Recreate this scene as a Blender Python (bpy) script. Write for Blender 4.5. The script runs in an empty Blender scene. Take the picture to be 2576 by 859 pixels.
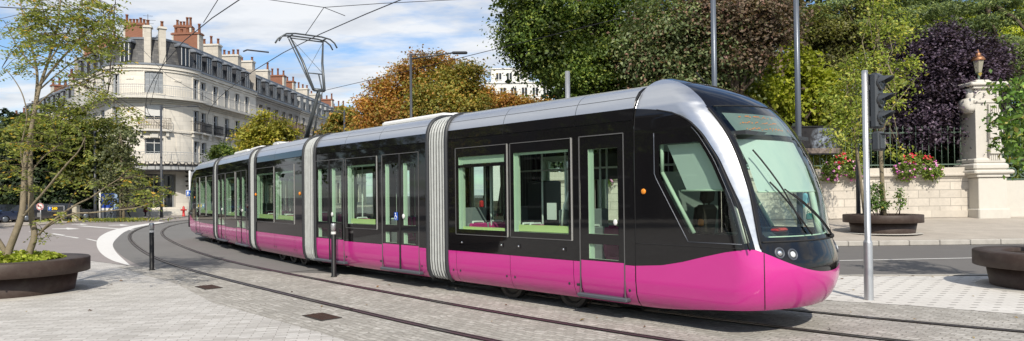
import bpy, bmesh, math, random
import numpy as np
from mathutils import Vector, Matrix
R = math.radians
rng = np.random.default_rng(7)
random.seed(7)
scene = bpy.context.scene
COL = scene.collection

# ---------------------------------------------------------------- camera model (used once to survey the site)
CF, CROLL, CPITCH, CX, CY, CH = 1687.0, 0.012, R(0.8), 1288.0, 464.4, 1.85
def _ray(u, v):
    a2, b2 = (u - CX) / CF, (CY - v) / CF
    a = a2 * math.cos(CROLL) + b2 * math.sin(CROLL)
    b = -a2 * math.sin(CROLL) + b2 * math.cos(CROLL)
    return Vector((a, math.cos(CPITCH) - b * math.sin(CPITCH), math.sin(CPITCH) + b * math.cos(CPITCH)))
def at(u, v, Y):                     # surveyed point at a known distance
    d = _ray(u, v)
    return Vector((0, 0, CH)) + d * (Y / d.y)
def gnd(u, v, z=0.0):                # surveyed point on the ground
    d = _ray(u, v)
    return Vector((0, 0, CH)) + d * ((z - CH) / d.z)
def PX(n, Y):                        # length of n survey units at distance Y
    return n * Y / CF

# ---------------------------------------------------------------- objects
def tag(o, label=None, cat=None, group=None, kind=None):
    if label: o['label'] = label
    if cat: o['category'] = cat
    if group: o['group'] = group
    if kind: o['kind'] = kind
    return o
def empty(name, label, cat, loc=(0, 0, 0), rz=0, group=None):
    o = bpy.data.objects.new(name, None)
    o.empty_display_size = 0.2
    COL.objects.link(o)
    o.location = loc
    o.rotation_euler = (0, 0, rz)
    return tag(o, label, cat, group)
def kids(o):
    return [c for c in scene.objects if c.parent == o]
def copy_tree(o, parent=None):
    c = o.copy()
    COL.objects.link(c)
    if parent: c.parent = parent
    for ch in kids(o): copy_tree(ch, c)
    return c

class MB:
    """collects polygons of one mesh"""
    def __init__(s): s.v = []; s.f = []; s.m = []; s.sm = []
    def add(s, vs, fs, m=0, smooth=False):
        b = len(s.v)
        s.v += [tuple(x) for x in vs]
        s.f += [tuple(i + b for i in f) for f in fs]
        s.m += [m] * len(fs); s.sm += [smooth] * len(fs)
        return s
    def quad(s, a, b, c, d, m=0): return s.add([a, b, c, d], [(0, 1, 2, 3)], m)
    def box(s, c, size, m=0, rz=0, M=None, bev=0):
        x, y, z = [k / 2 for k in size]
        if bev:
            e = min(bev, x * .8, y * .8, z * .8)
            vs = []; 
            ring = [(-x, -y + e), (-x + e, -y), (x - e, -y), (x, -y + e), (x, y - e), (x - e, y), (-x + e, y), (-x, y - e)]
            ring2 = [(p * (x - e) / x, q * (y - e) / y) for p, q in ring]
            lv = [(ring2, -z), (ring, -z + e), (ring, z - e), (ring2, z)]
            for rr, zz in lv: vs += [(p, q, zz) for p, q in rr]
            fs = [tuple(range(7, -1, -1)), tuple(range(24, 32))]
            for k in range(3):
                for i in range(8): fs.append((k * 8 + i, k * 8 + (i + 1) % 8, k * 8 + 8 + (i + 1) % 8, k * 8 + 8 + i))
        else:
            vs = [(i, j, k) for k in (-z, z) for j in (-y, y) for i in (-x, x)]
            fs = [(0, 2, 3, 1), (4, 5, 7, 6), (0, 1, 5, 4), (1, 3, 7, 5), (3, 2, 6, 7), (2, 0, 4, 6)]
        if M is None:
            M = Matrix.Translation(Vector(c)) @ Matrix.Rotation(rz, 4, 'Z')
        else: M = M @ Matrix.Translation(Vector(c)) @ Matrix.Rotation(rz, 4, 'Z')
        return s.add([M @ Vector(v) for v in vs], fs, m)
    def tube(s, pts, r, n=8, m=0, caps=True, smooth=True):
        pts = [Vector(p) for p in pts]
        rs = r if isinstance(r, (list, tuple)) else [r] * len(pts)
        vs = []; up = None
        for i, p in enumerate(pts):
            t = (pts[min(i + 1, len(pts) - 1)] - pts[max(i - 1, 0)])
            if t.length < 1e-9: t = Vector((0, 0, 1))
            t.normalize()
            if up is None:
                up = Vector((0, 0, 1)) if abs(t.z) < .9 else Vector((1, 0, 0))
            a = t.cross(up)
            if a.length < 1e-6: a = t.cross(Vector((1, .3, 0)))
            a.normalize(); b = a.cross(t).normalized(); up = b
            for k in range(n):
                w = 2 * math.pi * k / n
                vs.append(p + (a * math.cos(w) + b * math.sin(w)) * rs[i])
        fs = []
        for i in range(len(pts) - 1):
            for k in range(n):
                fs.append((i * n + k, i * n + (k + 1) % n, (i + 1) * n + (k + 1) % n, (i + 1) * n + k))
        s.add(vs, fs, m, smooth)
        if caps:
            b = len(s.v) - len(vs)
            s.f += [tuple(b + k for k in range(n))[::-1], tuple(b + (len(pts) - 1) * n + k for k in range(n))]
            s.m += [m, m]; s.sm += [False, False]
        return s
    def lathe(s, prof, c=(0, 0, 0), n=32, m=0, smooth=True, M=None, arc=(0, 2 * math.pi)):
        c = Vector(c); full = abs(arc[1] - arc[0] - 2 * math.pi) < 1e-6
        k = n if full else n + 1
        vs = []
        for r, z in prof:
            for i in range(k):
                w = arc[0] + (arc[1] - arc[0]) * i / n
                q = Vector((r * math.cos(w), r * math.sin(w), z))
                vs.append((M @ q if M else q) + c)
        fs = []
        for j in range(len(prof) - 1):
            for i in range(n):
                i2 = (i + 1) % k
                fs.append((j * k + i, j * k + i2, (j + 1) * k + i2, (j + 1) * k + i))
        return s.add(vs, fs, m, smooth)
    def prism(s, poly, z0, z1, m=0, M=None, top=True, bottom=True):
        n = len(poly)
        vs = [Vector((p[0], p[1], z0)) for p in poly] + [Vector((p[0], p[1], z1)) for p in poly]
        if M: vs = [M @ v for v in vs]
        fs = [(i, (i + 1) % n, n + (i + 1) % n, n + i) for i in range(n)]
        if bottom: fs.append(tuple(range(n))[::-1])
        if top: fs.append(tuple(range(n, 2 * n)))
        return s.add(vs, fs, m)
    def sphere(s, c, r, n=12, m=0, sc=(1, 1, 1)):
        prof = [(math.sin(math.pi * i / (n // 2 + 1)), -math.cos(math.pi * i / (n // 2 + 1))) for i in range(n // 2 + 2)]
        vs = Matrix.Diagonal((r * sc[0], r * sc[1], r * sc[2], 1))
        return s.lathe(prof, c, n, m, True, vs.to_3x3())
    def build(s, name, mats, parent=None, weld=0, auto=None, loc=None):
        me = bpy.data.meshes.new(name)
        me.from_pydata(s.v, [], s.f)
        if not isinstance(mats, (list, tuple)): mats = [mats]
        for mt in mats: me.materials.append(mt)
        me.polygons.foreach_set('material_index', s.m)
        me.polygons.foreach_set('use_smooth', s.sm)
        if weld:
            bm = bmesh.new(); bm.from_mesh(me)
            bmesh.ops.remove_doubles(bm, verts=bm.verts, dist=weld)
            bm.to_mesh(me); bm.free()
        if auto is not None:
            try: me.set_sharp_from_angle(angle=auto)
            except Exception: pass
        me.update()
        o = bpy.data.objects.new(name, me)
        COL.objects.link(o)
        if parent: o.parent = parent
        if loc is not None: o.location = loc
        return o

# ---------------------------------------------------------------- materials
class NT:
    def __init__(s, name):
        s.mat = bpy.data.materials.new(name); s.mat.use_nodes = True
        s.n = s.mat.node_tree.nodes; s.l = s.mat.node_tree.links
        s.n.clear()
        s.out = s.n.new('ShaderNodeOutputMaterial')
    def node(s, t, **kw):
        n = s.n.new('ShaderNode' + t)
        for k, v in kw.items(): setattr(n, k, v)
        return n
    def set(s, sock, v):
        if hasattr(v, 'bl_rna') and v.bl_rna.identifier.startswith('NodeSocket'): s.l.new(v, sock)
        elif isinstance(v, (int, float)) and sock.type == 'RGBA': sock.default_value = (v, v, v, 1)
        elif isinstance(v, tuple) and sock.type == 'RGBA' and len(v) == 3: sock.default_value = (*v, 1)
        else: sock.default_value = v
    def math(s, op, a, b=0.0, c=None):
        n = s.node('Math', operation=op); s.set(n.inputs[0], a); s.set(n.inputs[1], b)
        if c is not None: s.set(n.inputs[2], c)
        return n.outputs[0]
    def mix(s, fac, a, b, blend='MIX'):
        n = s.node('Mix', data_type='RGBA', blend_type=blend)
        s.set(n.inputs[0], fac); s.set(n.inputs[6], a); s.set(n.inputs[7], b)
        return n.outputs[2]
    def coord(s, scale=None, kind='Object', rot=None):
        o = s.node('TexCoord').outputs[kind]
        if scale is not None or rot is not None:
            mp = s.node('Mapping'); s.l.new(o, mp.inputs[0])
            if scale is not None: mp.inputs['Scale'].default_value = scale if isinstance(scale, tuple) else (scale,) * 3
            if rot is not None: mp.inputs['Rotation'].default_value = rot
            o = mp.outputs[0]
        return o
    def pos(s, scale=None, rot=None, loc=None):
        o = s.node('NewGeometry').outputs['Position']
        if scale is not None or rot is not None:
            mp = s.node('Mapping'); s.l.new(o, mp.inputs[0])
            if scale is not None: mp.inputs['Scale'].default_value = scale if isinstance(scale, tuple) else (scale,) * 3
            if rot is not None: mp.inputs['Rotation'].default_value = rot
            if loc is not None: mp.inputs['Location'].default_value = loc
            o = mp.outputs[0]
        return o
    def noise(s, vec, scale=5, detail=4, rough=.6, out='Fac'):
        n = s.node('TexNoise'); s.l.new(vec, n.inputs['Vector'])
        n.inputs['Scale'].default_value = scale; n.inputs['Detail'].default_value = detail
        n.inputs['Roughness'].default_value = rough
        return n.outputs[out]
    def ramp(s, fac, stops, interp='LINEAR'):
        n = s.node('ValToRGB'); s.l.new(fac, n.inputs[0]); cr = n.color_ramp; cr.interpolation = interp
        while len(cr.elements) < len(stops): cr.elements.new(.5)
        for e, (p, c) in zip(cr.elements, stops):
            e.position = p; e.color = (*c, 1) if isinstance(c, tuple) else (c, c, c, 1)
        return n.outputs[0]
    def bump(s, h, strength=.3, dist=.02):
        n = s.node('Bump'); s.l.new(h, n.inputs['Height'])
        n.inputs['Strength'].default_value = strength; n.inputs['Distance'].default_value = dist
        return n.outputs[0]
    def pbr(s, col, rough=.6, metal=0, spec=.5, normal=None, coat=0, emit=None, es=0):
        b = s.node('BsdfPrincipled')
        s.set(b.inputs['Base Color'], col); s.set(b.inputs['Roughness'], rough); s.set(b.inputs['Metallic'], metal)
        b.inputs['Specular IOR Level'].default_value = spec
        b.inputs['Coat Weight'].default_value = coat; b.inputs['Coat Roughness'].default_value = .04
        if normal is not None: s.l.new(normal, b.inputs['Normal'])
        if emit is not None:
            s.set(b.inputs['Emission Color'], emit); b.inputs['Emission Strength'].default_value = es
        return b.outputs[0]
    def done(s, sh):
        s.l.new(sh, s.out.inputs[0]); return s.mat

def plain(name, col, rough=.6, metal=0, spec=.5, var=.12, scale=3, coat=0, bump=0, bscale=40, dirt=0):
    t = NT(name); p = t.coord()
    n1 = t.noise(p, scale, 5)
    c = t.mix(t.math('MULTIPLY', n1, var * 2), col, tuple(max(0, x * .35) for x in col))
    if dirt:
        n2 = t.ramp(t.noise(p, scale * 2.7, 6, .7), [(.45, 0.), (.7, 1.)])
        c = t.mix(t.math('MULTIPLY', n2, dirt), c, (.12, .10, .08))
    rr = t.math('ADD', t.math('MULTIPLY', t.noise(p, scale * 3, 3), .12), rough - .06)
    nm = t.bump(t.noise(p, bscale, 4), bump, .01) if bump else None
    return t.done(t.pbr(c, rr, metal, spec, nm, coat))

def glass_mat(name, tint=(.8, .93, .86), refl=1.0, rough=0.0):
    t = NT(name)
    tr = t.node('BsdfTransparent'); tr.inputs[0].default_value = (*tint, 1)
    gl = t.node('BsdfGlossy'); gl.inputs['Roughness'].default_value = rough; gl.inputs[0].default_value = (1, 1, 1, 1)
    g = t.node('NewGeometry'); dt = t.node('VectorMath', operation='DOT_PRODUCT')
    t.l.new(g.outputs['Normal'], dt.inputs[0]); t.l.new(g.outputs['Incoming'], dt.inputs[1])
    fres = t.math('ADD', .045, t.math('MULTIPLY', .955, t.math('POWER', t.math('SUBTRACT', 1.0, t.math('ABSOLUTE', dt.outputs['Value'])), 5.0)))
    mx = t.node('MixShader')
    t.l.new(t.math('MULTIPLY', fres, refl), mx.inputs[0])
    t.l.new(tr.outputs[0], mx.inputs[1]); t.l.new(gl.outputs[0], mx.inputs[2])
    return t.done(mx.outputs[0])

def leaf_mat(name, cols, trans=.35, hscale=.5, dark=.45, spec=.25):
    """cols: list of (pos,color) over random per leaf; large scale clumps vary in value"""
    t = NT(name)
    g = t.node('NewGeometry')
    c = t.ramp(g.outputs['Random Per Island'], cols)
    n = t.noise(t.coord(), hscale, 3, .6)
    k = t.ramp(n, [(.36, (dark,) * 3), (.62, (1.2,) * 3)])  # light and shade of the leaf clumps put into the colour
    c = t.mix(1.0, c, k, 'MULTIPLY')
    d = t.pbr(c, .5, 0, spec)
    tl = t.node('BsdfTranslucent')
    t.l.new(t.mix(1.0, c, (1.25, 1.3, .6), 'MULTIPLY'), tl.inputs[0])
    mx = t.node('MixShader'); mx.inputs[0].default_value = trans
    t.l.new(d, mx.inputs[1]); t.l.new(tl.outputs[0], mx.inputs[2])
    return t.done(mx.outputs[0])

M = {}
M['pole_dark'] = plain('pole_dark_paint', (.05, .055, .065), .45, .0, .5)
M['pole_grey'] = plain('pole_grey_paint', (.12, .14, .17), .35, .3, .5)
M['galv'] = plain('galvanised_steel', (.52, .53, .54), .38, .75, .5, .1, 8)
M['black'] = plain('black_paint', (.012, .012, .013), .5, 0, .3)
M['rubber'] = plain('black_rubber', (.012, .012, .013), .75)
M['white'] = plain('white_paint', (.75, .75, .73), .5)
M['wire'] = plain('wire_metal', (.03, .03, .035), .5, .3)
M['red'] = plain('red_paint', (.5, .02, .02), .4)
M['skin'] = plain('skin', (.5, .3, .22), .6)
M['bark'] = plain('tree_bark', (.13, .10, .075), .9, 0, .2, .5, 9, 0, .8, 25)
M['bark_pale'] = plain('pale_bark', (.30, .25, .17), .85, 0, .2, .45, 12, 0, .8, 30)
M['soil'] = plain('planter_soil', (.05, .035, .025), .95, 0, .1, .4, 12)

# ---------------------------------------------------------------- foliage
def leaf_mesh(name, P, size, mat, parent=None, aspect=.6, up=.4, outw=None, droop=.0, fold=.15, axis=None):
    P = np.asarray(P, float); n = len(P)
    nr = rng.normal(size=(n, 3)); nr[:, 2] = np.abs(nr[:, 2]) * .8 + up
    if outw is not None: nr += outw
    nr /= np.linalg.norm(nr, axis=1)[:, None]
    a = rng.normal(size=(n, 3)); a[:, 2] -= droop
    if axis is not None: a += axis
    a -= nr * (a * nr).sum(1)[:, None]
    a /= (np.linalg.norm(a, axis=1)[:, None] + 1e-9)
    b = np.cross(nr, a)
    s = size * rng.uniform(.6, 1.3, (n, 1))
    V = np.empty((n, 4, 3))
    V[:, 0] = P - a * s * .5
    V[:, 1] = P + b * s * aspect * .5 + nr * s * fold
    V[:, 2] = P + a * s * .5
    V[:, 3] = P - b * s * aspect * .5 + nr * s * fold
    me = bpy.data.meshes.new(name)
    me.vertices.add(n * 4); me.vertices.foreach_set('co', V.ravel())
    me.loops.add(n * 4); me.loops.foreach_set('vertex_index', np.arange(n * 4))
    me.polygons.add(n); me.polygons.foreach_set('loop_start', np.arange(0, n * 4, 4))
    try: me.polygons.foreach_set('loop_total', np.full(n, 4))
    except Exception: pass
    me.materials.append(mat)
    me.update(); me.validate()
    o = bpy.data.objects.new(name, me); COL.objects.link(o)
    if parent: o.parent = parent
    return o

def blob_points(blobs, n, clump=.35, per=40, flat=.55, inner=.45, gap=0.0, stray=.0):
    """leaf positions: clumps scattered in the outer shell of each ellipsoid; gap thins whole pockets, stray lets boughs stick out"""
    vol = np.array([b[1][0] * b[1][1] * b[1][2] for b in blobs]) ** .67
    vol /= vol.sum(); out = []; ow = []
    ph = rng.uniform(0, 6.28, 6)
    for (c, r), w in zip(blobs, vol):
        k = max(3, int(n * w / per)); kk = int(k * (1 + gap * 1.6))
        d = rng.normal(size=(kk, 3)); d /= np.linalg.norm(d, axis=1)[:, None]
        rad = rng.uniform(inner, 1.0, (kk, 1)) ** .6
        if stray: rad = np.where(rng.uniform(size=(kk, 1)) < stray, rng.uniform(1.0, 1.22, (kk, 1)), rad)
        cc = np.array(c) + d * rad * np.array(r)
        if gap:
            f = 5.2 / (sum(r) / 3); q = cc * f
            g = np.sin(q[:, 0] + ph[0]) + np.sin(q[:, 1] * 1.1 + ph[1]) + np.sin(q[:, 2] * 1.3 + ph[2]) + .7 * np.sin(q[:, 0] * 2.1 + q[:, 2] * 1.7 + ph[3])
            o = np.argsort(-g); keep = o[:k]; cc, d = cc[keep], d[keep]
        k = len(cc)
        cnt = per
        sz = clump * rng.uniform(.45, 1.5, (k, 1, 1))
        off = rng.normal(size=(k, cnt, 3)) * sz * .5
        off[:, :, 2] *= flat
        off[:, :, 2] -= .25 * (off[:, :, 0] ** 2 + off[:, :, 1] ** 2) / (sz[:, :, 0] + .1)
        out.append((cc[:, None] + off).reshape(-1, 3)); ow.append(np.repeat(d, cnt, 0) * .7)
    return np.concatenate(out), np.concatenate(ow)

def limbs(mb, base, top, r0, blobs, nb=10, wig=.3):
    """tapered trunk with limbs reaching into the crown"""
    base, top = Vector(base), Vector(top)
    n = 7; pts = []
    for i in range(n):
        p = base.lerp(top, i / (n - 1))
        if 0 < i < n - 1: p += Vector((random.uniform(-1, 1), random.uniform(-1, 1), 0)) * r0 * wig
        pts.append(p)
    mb.tube(pts, [r0 * (1.35 if i == 0 else 1 - .6 * i / (n - 1)) for i in range(n)], 10)
    for k in range(nb):
        c, r = random.choice(blobs)
        d = Vector((random.gauss(0, 1), random.gauss(0, 1), random.gauss(0, 1))).normalized()
        e = Vector(c) + Vector((d.x * r[0], d.y * r[1], d.z * r[2])) * .8
        s = base.lerp(top, random.uniform(.4, 1))
        m1 = s.lerp(e, .5) + Vector((random.gauss(0, .1), random.gauss(0, .1), random.uniform(-.1, .25))) * (e - s).length
        mb.tube([s, s.lerp(m1, .6), m1, e], [r0 * .38, r0 * .3, r0 * .2, r0 * .05], 6)

def tree(name, label, base, blobs, n, size, mat, trunk_top=None, r0=.2, bark=None, group=None, cat='tree', clump=.6, per=40, flat=.5,
         inner=.45, aspect=.6, droop=0, nb=10, fold=.15, crown='crown', up=.4, gap=.35, stray=.10):
    base = Vector(base)
    t = empty(name, label, cat, base, 0, group)
    lb = [(Vector(c) - base, r) for c, r in blobs]
    if trunk_top is None:
        cz = sum((b[0] for b in lb), Vector()) / len(lb); trunk_top = Vector((cz.x * .8, cz.y * .8, cz.z))
    else: trunk_top = Vector(trunk_top) - base
    mb = MB(); limbs(mb, (0, 0, -.1), trunk_top, r0, lb, nb)
    mb.build('trunk', bark or M['bark'], t)
    P, o = blob_points(lb, n, clump, per, flat, inner, gap, stray)
    keep = P[:, 2] > .05
    leaf_mesh(crown, P[keep], size, mat, t, aspect, up, o[keep], droop, fold)
    return t
def B(u, v, ru, rv, Y, k=1.0, ry=None):
    """ellipsoid crown lobe from survey units"""
    c = at(u, v, Y); return (c, (PX(ru, Y), (ry or PX((ru + rv) / 2, Y) * k), PX(rv, Y)))
# ================================================================ GROUND
def asphalt(name, base, warm=.0, seed=0.0):
    t = NT(name); p = t.pos(1.0, loc=(seed, seed, 0))
    n1 = t.noise(p, .35, 6, .65); n2 = t.noise(p, 60, 3, .7); n3 = t.noise(p, 2.2, 5, .7)
    c = t.mix(n1, tuple(x * .82 for x in base), tuple(x * 1.16 for x in base))
    c = t.mix(t.math('MULTIPLY', t.ramp(n3, [(.5, 0.), (.75, 1.)]), .25), c, tuple(x * .55 for x in base))
    c = t.mix(t.math('MULTIPLY', t.ramp(n2, [(.4, 0.), (.7, 1.)]), .35), c, tuple(min(1, x * 1.6) for x in base))
    return t.done(t.pbr(c, .85, 0, .3, t.bump(n2, .25, .006)))
M['asphalt'] = asphalt('asphalt_grey', (.165, .16, .153))
M['asphalt_warm'] = asphalt('asphalt_worn_warm', (.27, .243, .232), seed=11.0)
M['asphalt_dark'] = asphalt('asphalt_dark', (.135, .128, .122), seed=31.0)

def pavers(name, cols, bw, bh, rot, mortar=.012, mcol=(.2, .19, .17), rough=.8, mott=.5, offset=.5, dirt=.25, bumpk=.4, sq=1.0, warp=0.0):
    t = NT(name)
    p = t.pos((1, 1, 1), rot=(0, 0, rot))
    if warp:
        w = t.node('TexNoise'); w.inputs['Scale'].default_value = 3.0; w.inputs['Detail'].default_value = 2
        t.l.new(p, w.inputs['Vector'])
        vm = t.node('VectorMath', operation='MULTIPLY_ADD'); t.l.new(w.outputs['Color'], vm.inputs[0])
        vm.inputs[1].default_value = (warp, warp, 0); t.l.new(p, vm.inputs[2]); p = vm.outputs[0]
    br = t.node('TexBrick'); br.offset = offset; br.squash = sq
    t.l.new(p, br.inputs['Vector'])
    br.inputs['Scale'].default_value = 1.0
    br.inputs['Brick Width'].default_value = bw; br.inputs['Row Height'].default_value = bh
    br.inputs['Mortar Size'].default_value = mortar; br.inputs['Mortar Smooth'].default_value = .4
    br.inputs['Color1'].default_value = (0, 0, 0, 1); br.inputs['Color2'].default_value = (1, 1, 1, 1); br.inputs['Mortar'].default_value = (.5, .5, .5, 1)
    c = t.ramp(br.outputs['Color'], cols)
    n1 = t.noise(p, 1.3, 6, .7); n2 = t.noise(p, 22, 4, .7)
    c = t.mix(t.math('MULTIPLY', t.ramp(n1, [(.35, 0.), (.75, 1.)]), mott), c, tuple(x * .62 for x in cols[0][1]))
    c = t.mix(t.math('MULTIPLY', t.ramp(n2, [(.4, 0.), (.7, 1.)]), dirt), c, tuple(x * .5 for x in cols[0][1]))
    c = t.mix(br.outputs['Fac'], c, mcol)
    h = t.math('SUBTRACT', t.math('MULTIPLY', n2, .35), br.outputs['Fac'])
    return t.done(t.pbr(c, rough, 0, .3, t.bump(h, bumpk, .012)))
M['setts'] = pavers('granite_setts', [(0, (.37, .35, .315)), (.35, (.48, .455, .41)), (.7, (.58, .555, .51)), (1, (.41, .385, .345))], .17, .105, R(46), .010,
                    (.28, .26, .23), .85, .75, .5, .55, .8, 1.0, .16)
M['plaza'] = pavers('pale_narrow_pavers', [(0, (.44, .42, .39)), (.4, (.55, .53, .50)), (.75, (.64, .62, .59)), (1, (.50, .475, .445))], .30, .085, R(-14), .007,
                    (.27, .25, .225), .8, .4, .5, .22, .4, 1.0, .03)
M['pave_plain'] = pavers('beige_slabs', [(0, (.42, .375, .32)), (.5, (.49, .44, .38)), (1, (.46, .41, .35))], 1.2, .8, 0, .008, (.32, .28, .24), .85, .5, .5, .3, .2)
def dash_pave():
    t = NT('white_pavers_dark_inserts'); p = t.pos(1.0, rot=(0, 0, R(4)))
    sx = t.node('SeparateXYZ'); t.l.new(p, sx.inputs[0])
    x, y = sx.outputs[0], sx.outputs[1]
    row = t.math('FLOOR', t.math('DIVIDE', y, .24))
    xs = t.math('ADD', x, t.math('MULTIPLY', t.math('MODULO', t.math('ABSOLUTE', row), 2.0), .17))
    fx = t.math('FRACT', t.math('DIVIDE', xs, .34)); fy = t.math('FRACT', t.math('DIVIDE', y, .24))
    d = t.math('MULTIPLY', t.math('LESS_THAN', fx, .30), t.math('LESS_THAN', fy, .17))
    jx = t.math('LESS_THAN', fx, .03); jy = t.math('LESS_THAN', fy, .05)
    j = t.math('MAXIMUM', jx, jy)
    n1 = t.noise(p, 1.1, 6, .7); n2 = t.noise(p, 18, 4, .7)
    c = t.mix(n1, (.70, .68, .64), (.50, .475, .44))
    c = t.mix(t.math('MULTIPLY', t.ramp(n2, [(.45, 0.), (.7, 1.)]), .25), c, (.38, .36, .33))
    c = t.mix(t.math('MULTIPLY', j, .5), c, (.36, .33, .3))
    c = t.mix(d, c, (.14, .12, .11))
    return t.done(t.pbr(c, .8, 0, .3, t.bump(n2, .2, .006)))
M['dash'] = dash_pave()
def worn_white():
    t = NT('worn_road_paint'); p = t.pos(1.0)
    n = t.noise(p, 9, 6, .75); n2 = t.noise(p, 1.0, 4)
    c = t.mix(t.math('MULTIPLY', t.ramp(n, [(.5, 0.), (.72, 1.)]), .5), (.74, .73, .70), (.40, .38, .36))
    return t.done(t.pbr(t.mix(t.math('MULTIPLY', n2, .3), c, (.5, .48, .46)), .75))
M['paint'] = worn_white()
M['kerb'] = plain('kerb_stone', (.50, .475, .43), .85, 0, .2, .3, 2, 0, .3, 30, .2)
M['rail'] = plain('rail_steel', (.22, .19, .195), .32, .7, .5, .3, 6)
M['groove'] = plain('rail_groove', (.06, .054, .052), .8, 0, .2, .3, 8)

def sheet(name, poly, z, mat, kind='structure', label=None, cat=None, parent=None):
    mb = MB(); vs = [(p[0], p[1], (p[2] if len(p) > 2 else 0) + z) for p in poly]
    mb.add(vs, [tuple(range(len(vs)))])
    o = mb.build(name, mat, parent)
    # make sure it faces up
    if o.data.polygons[0].normal.z < 0: o.data.flip_normals()
    bm = bmesh.new(); bm.from_mesh(o.data); bmesh.ops.triangulate(bm, faces=bm.faces); bm.to_mesh(o.data); bm.free()
    return tag(o, label, cat, None, kind)

def smooth_path(P, step=.6, it=3):
    P = [np.array(p, float) for p in P]
    for _ in range(it):
        Q = [P[0]]
        for a, b in zip(P[:-1], P[1:]): Q += [a * .75 + b * .25, a * .25 + b * .75]
        Q.append(P[-1]); P = Q
    return np.array(P)
def offset(P, d):
    t = np.gradient(P, axis=0); t /= np.linalg.norm(t, axis=1)[:, None]
    n = np.stack([-t[:, 1], t[:, 0]], 1)
    return P + n * d
def strip(mb, P, d0, d1, z, m=0):
    a, b = offset(P, d0), offset(P, d1); k = len(P)
    mb.add([(x, y, z) for x, y in a] + [(x, y, z) for x, y in b], [(i, k + i, k + i + 1, i + 1)[::-1] for i in range(k - 1)], m)

RAILA = smooth_path([(-26.9, 70), (-26.9, 62), (-26.5, 54.6), (-25.8, 50.2), (-24.3, 44.8), (-22.5, 40.4), (-20.1, 35.3), (-17.6, 30.8), (-14.75, 26.2), (-11.5, 21.3),
                     (-8.75, 17.7), (-6.2, 14.75), (-3.4, 11.68), (-1.1, 9.2), (1.1, 7.1), (3.2, 5.35), (6.2, 3.35), (11, .9), (18, -1.8), (30, -5)])
RAILA = RAILA[::1]
# left-normal of the path (which runs toward the viewer and right) points away from the viewer
sheet('ground', [(-700, -200), (700, -200), (700, 1200), (-700, 1200)], 0, M['asphalt_dark'])
def quadfix(P): return [tuple(p) for p in P]
# left road, warm worn asphalt
sheet('road', [(-90, 19.2), (-22, 19.2), (-12.67, 20.13), (-10.5, 18.4), (-9.0, 17.6), (-6, 17), (-6, 24), (-14, 34), (-20, 44), (-24, 56), (-30, 64), (-50, 90), (-120, 130)], .004, M['asphalt_warm'])
# tram track bed in grey asphalt at the crossing, setts on the near side of it
def band(name, P, d0, d1, z, mat):
    mb = MB(); strip(mb, P, d0, d1, z); return tag(mb.build(name, mat), kind='structure')
iY = lambda y: int(np.argmin(np.abs(RAILA[:, 1] - y)))
band('crossing', RAILA[iY(58):iY(15.0)], -.75, 8.5, .008, M['asphalt'])
SETTS = [(-10.52, 18.44), (-9.6, 17.75), (-9.07, 17.5), (-8.2, 17.6), (-7.3, 17.35), (-5.61, 16.3), (-3.2, 15.6), (0, 14.7), (2.2, 14.4), (5.13, 11.24), (6.3, 10.57), (7.37, 9.74), (12, 6.4), (20, 2.2), (34, -2),
         (34, -12), (20, -8), (8, -.5), (2, 4.6), (-2.18, 8.58), (-3.48, 9.94), (-5.21, 11.67), (-7.1, 14.22), (-9.12, 16.39), (-10.58, 17.95)]
sheet('tramway_paving', SETTS, .012, M['setts'])
sheet('plaza', [(-10.54, 18.1), (-10.58, 17.95), (-9.12, 16.39), (-7.1, 14.22), (-5.21, 11.67), (-3.48, 9.94), (-2.18, 8.58), (2, 4.6), (8, -.5), (20, -8), (34, -12),
                (34, -40), (-45, -40), (-45, 18.9), (-22, 18.9), (-12.67, 20.0), (-10.56, 18.36)], .016, M['plaza'])
sheet('island_pavement', [(5.13, 11.24), (6.3, 10.57), (7.37, 9.74), (12, 6.4), (20, 2.2), (34, -2), (60, -2), (60, 13.4), (10.59, 13.93), (6.96, 14.28), (2.2, 14.6), (2.2, 14.4)], .016, M['dash'])
# kerb flush with the island, white centre line of the road on the far side
mb = MB()
def bar(mb, a, b, w, z, m=0, h=0):
    a, b = Vector((a[0], a[1], 0)), Vector((b[0], b[1], 0)); t = (b - a).normalized(); n = Vector((-t.y, t.x, 0)) * w / 2
    if h: mb.prism([(p.x, p.y) for p in (a - n, b - n, b + n, a + n)], z, z + h, m)
    else: mb.quad(*[(p.x, p.y, z) for p in (a - n, b - n, b + n, a + n)], m)
x = 2.2
while x < 59:
    y0 = 14.6 - .055 * (x - 2.2) if x < 10.6 else 14.13 - .0145 * (x - 10.6)
    y1 = 14.6 - .055 * (x + 1 - 2.2) if x < 10.6 else 14.13 - .0145 * (x + 1 - 10.6)
    bar(mb, (x + .006, y0 + .07), (x + .994, y1 + .07), .16, -.02, 0, .045); x += 1
tag(mb.build('kerb', M['kerb']), kind='structure')
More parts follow.
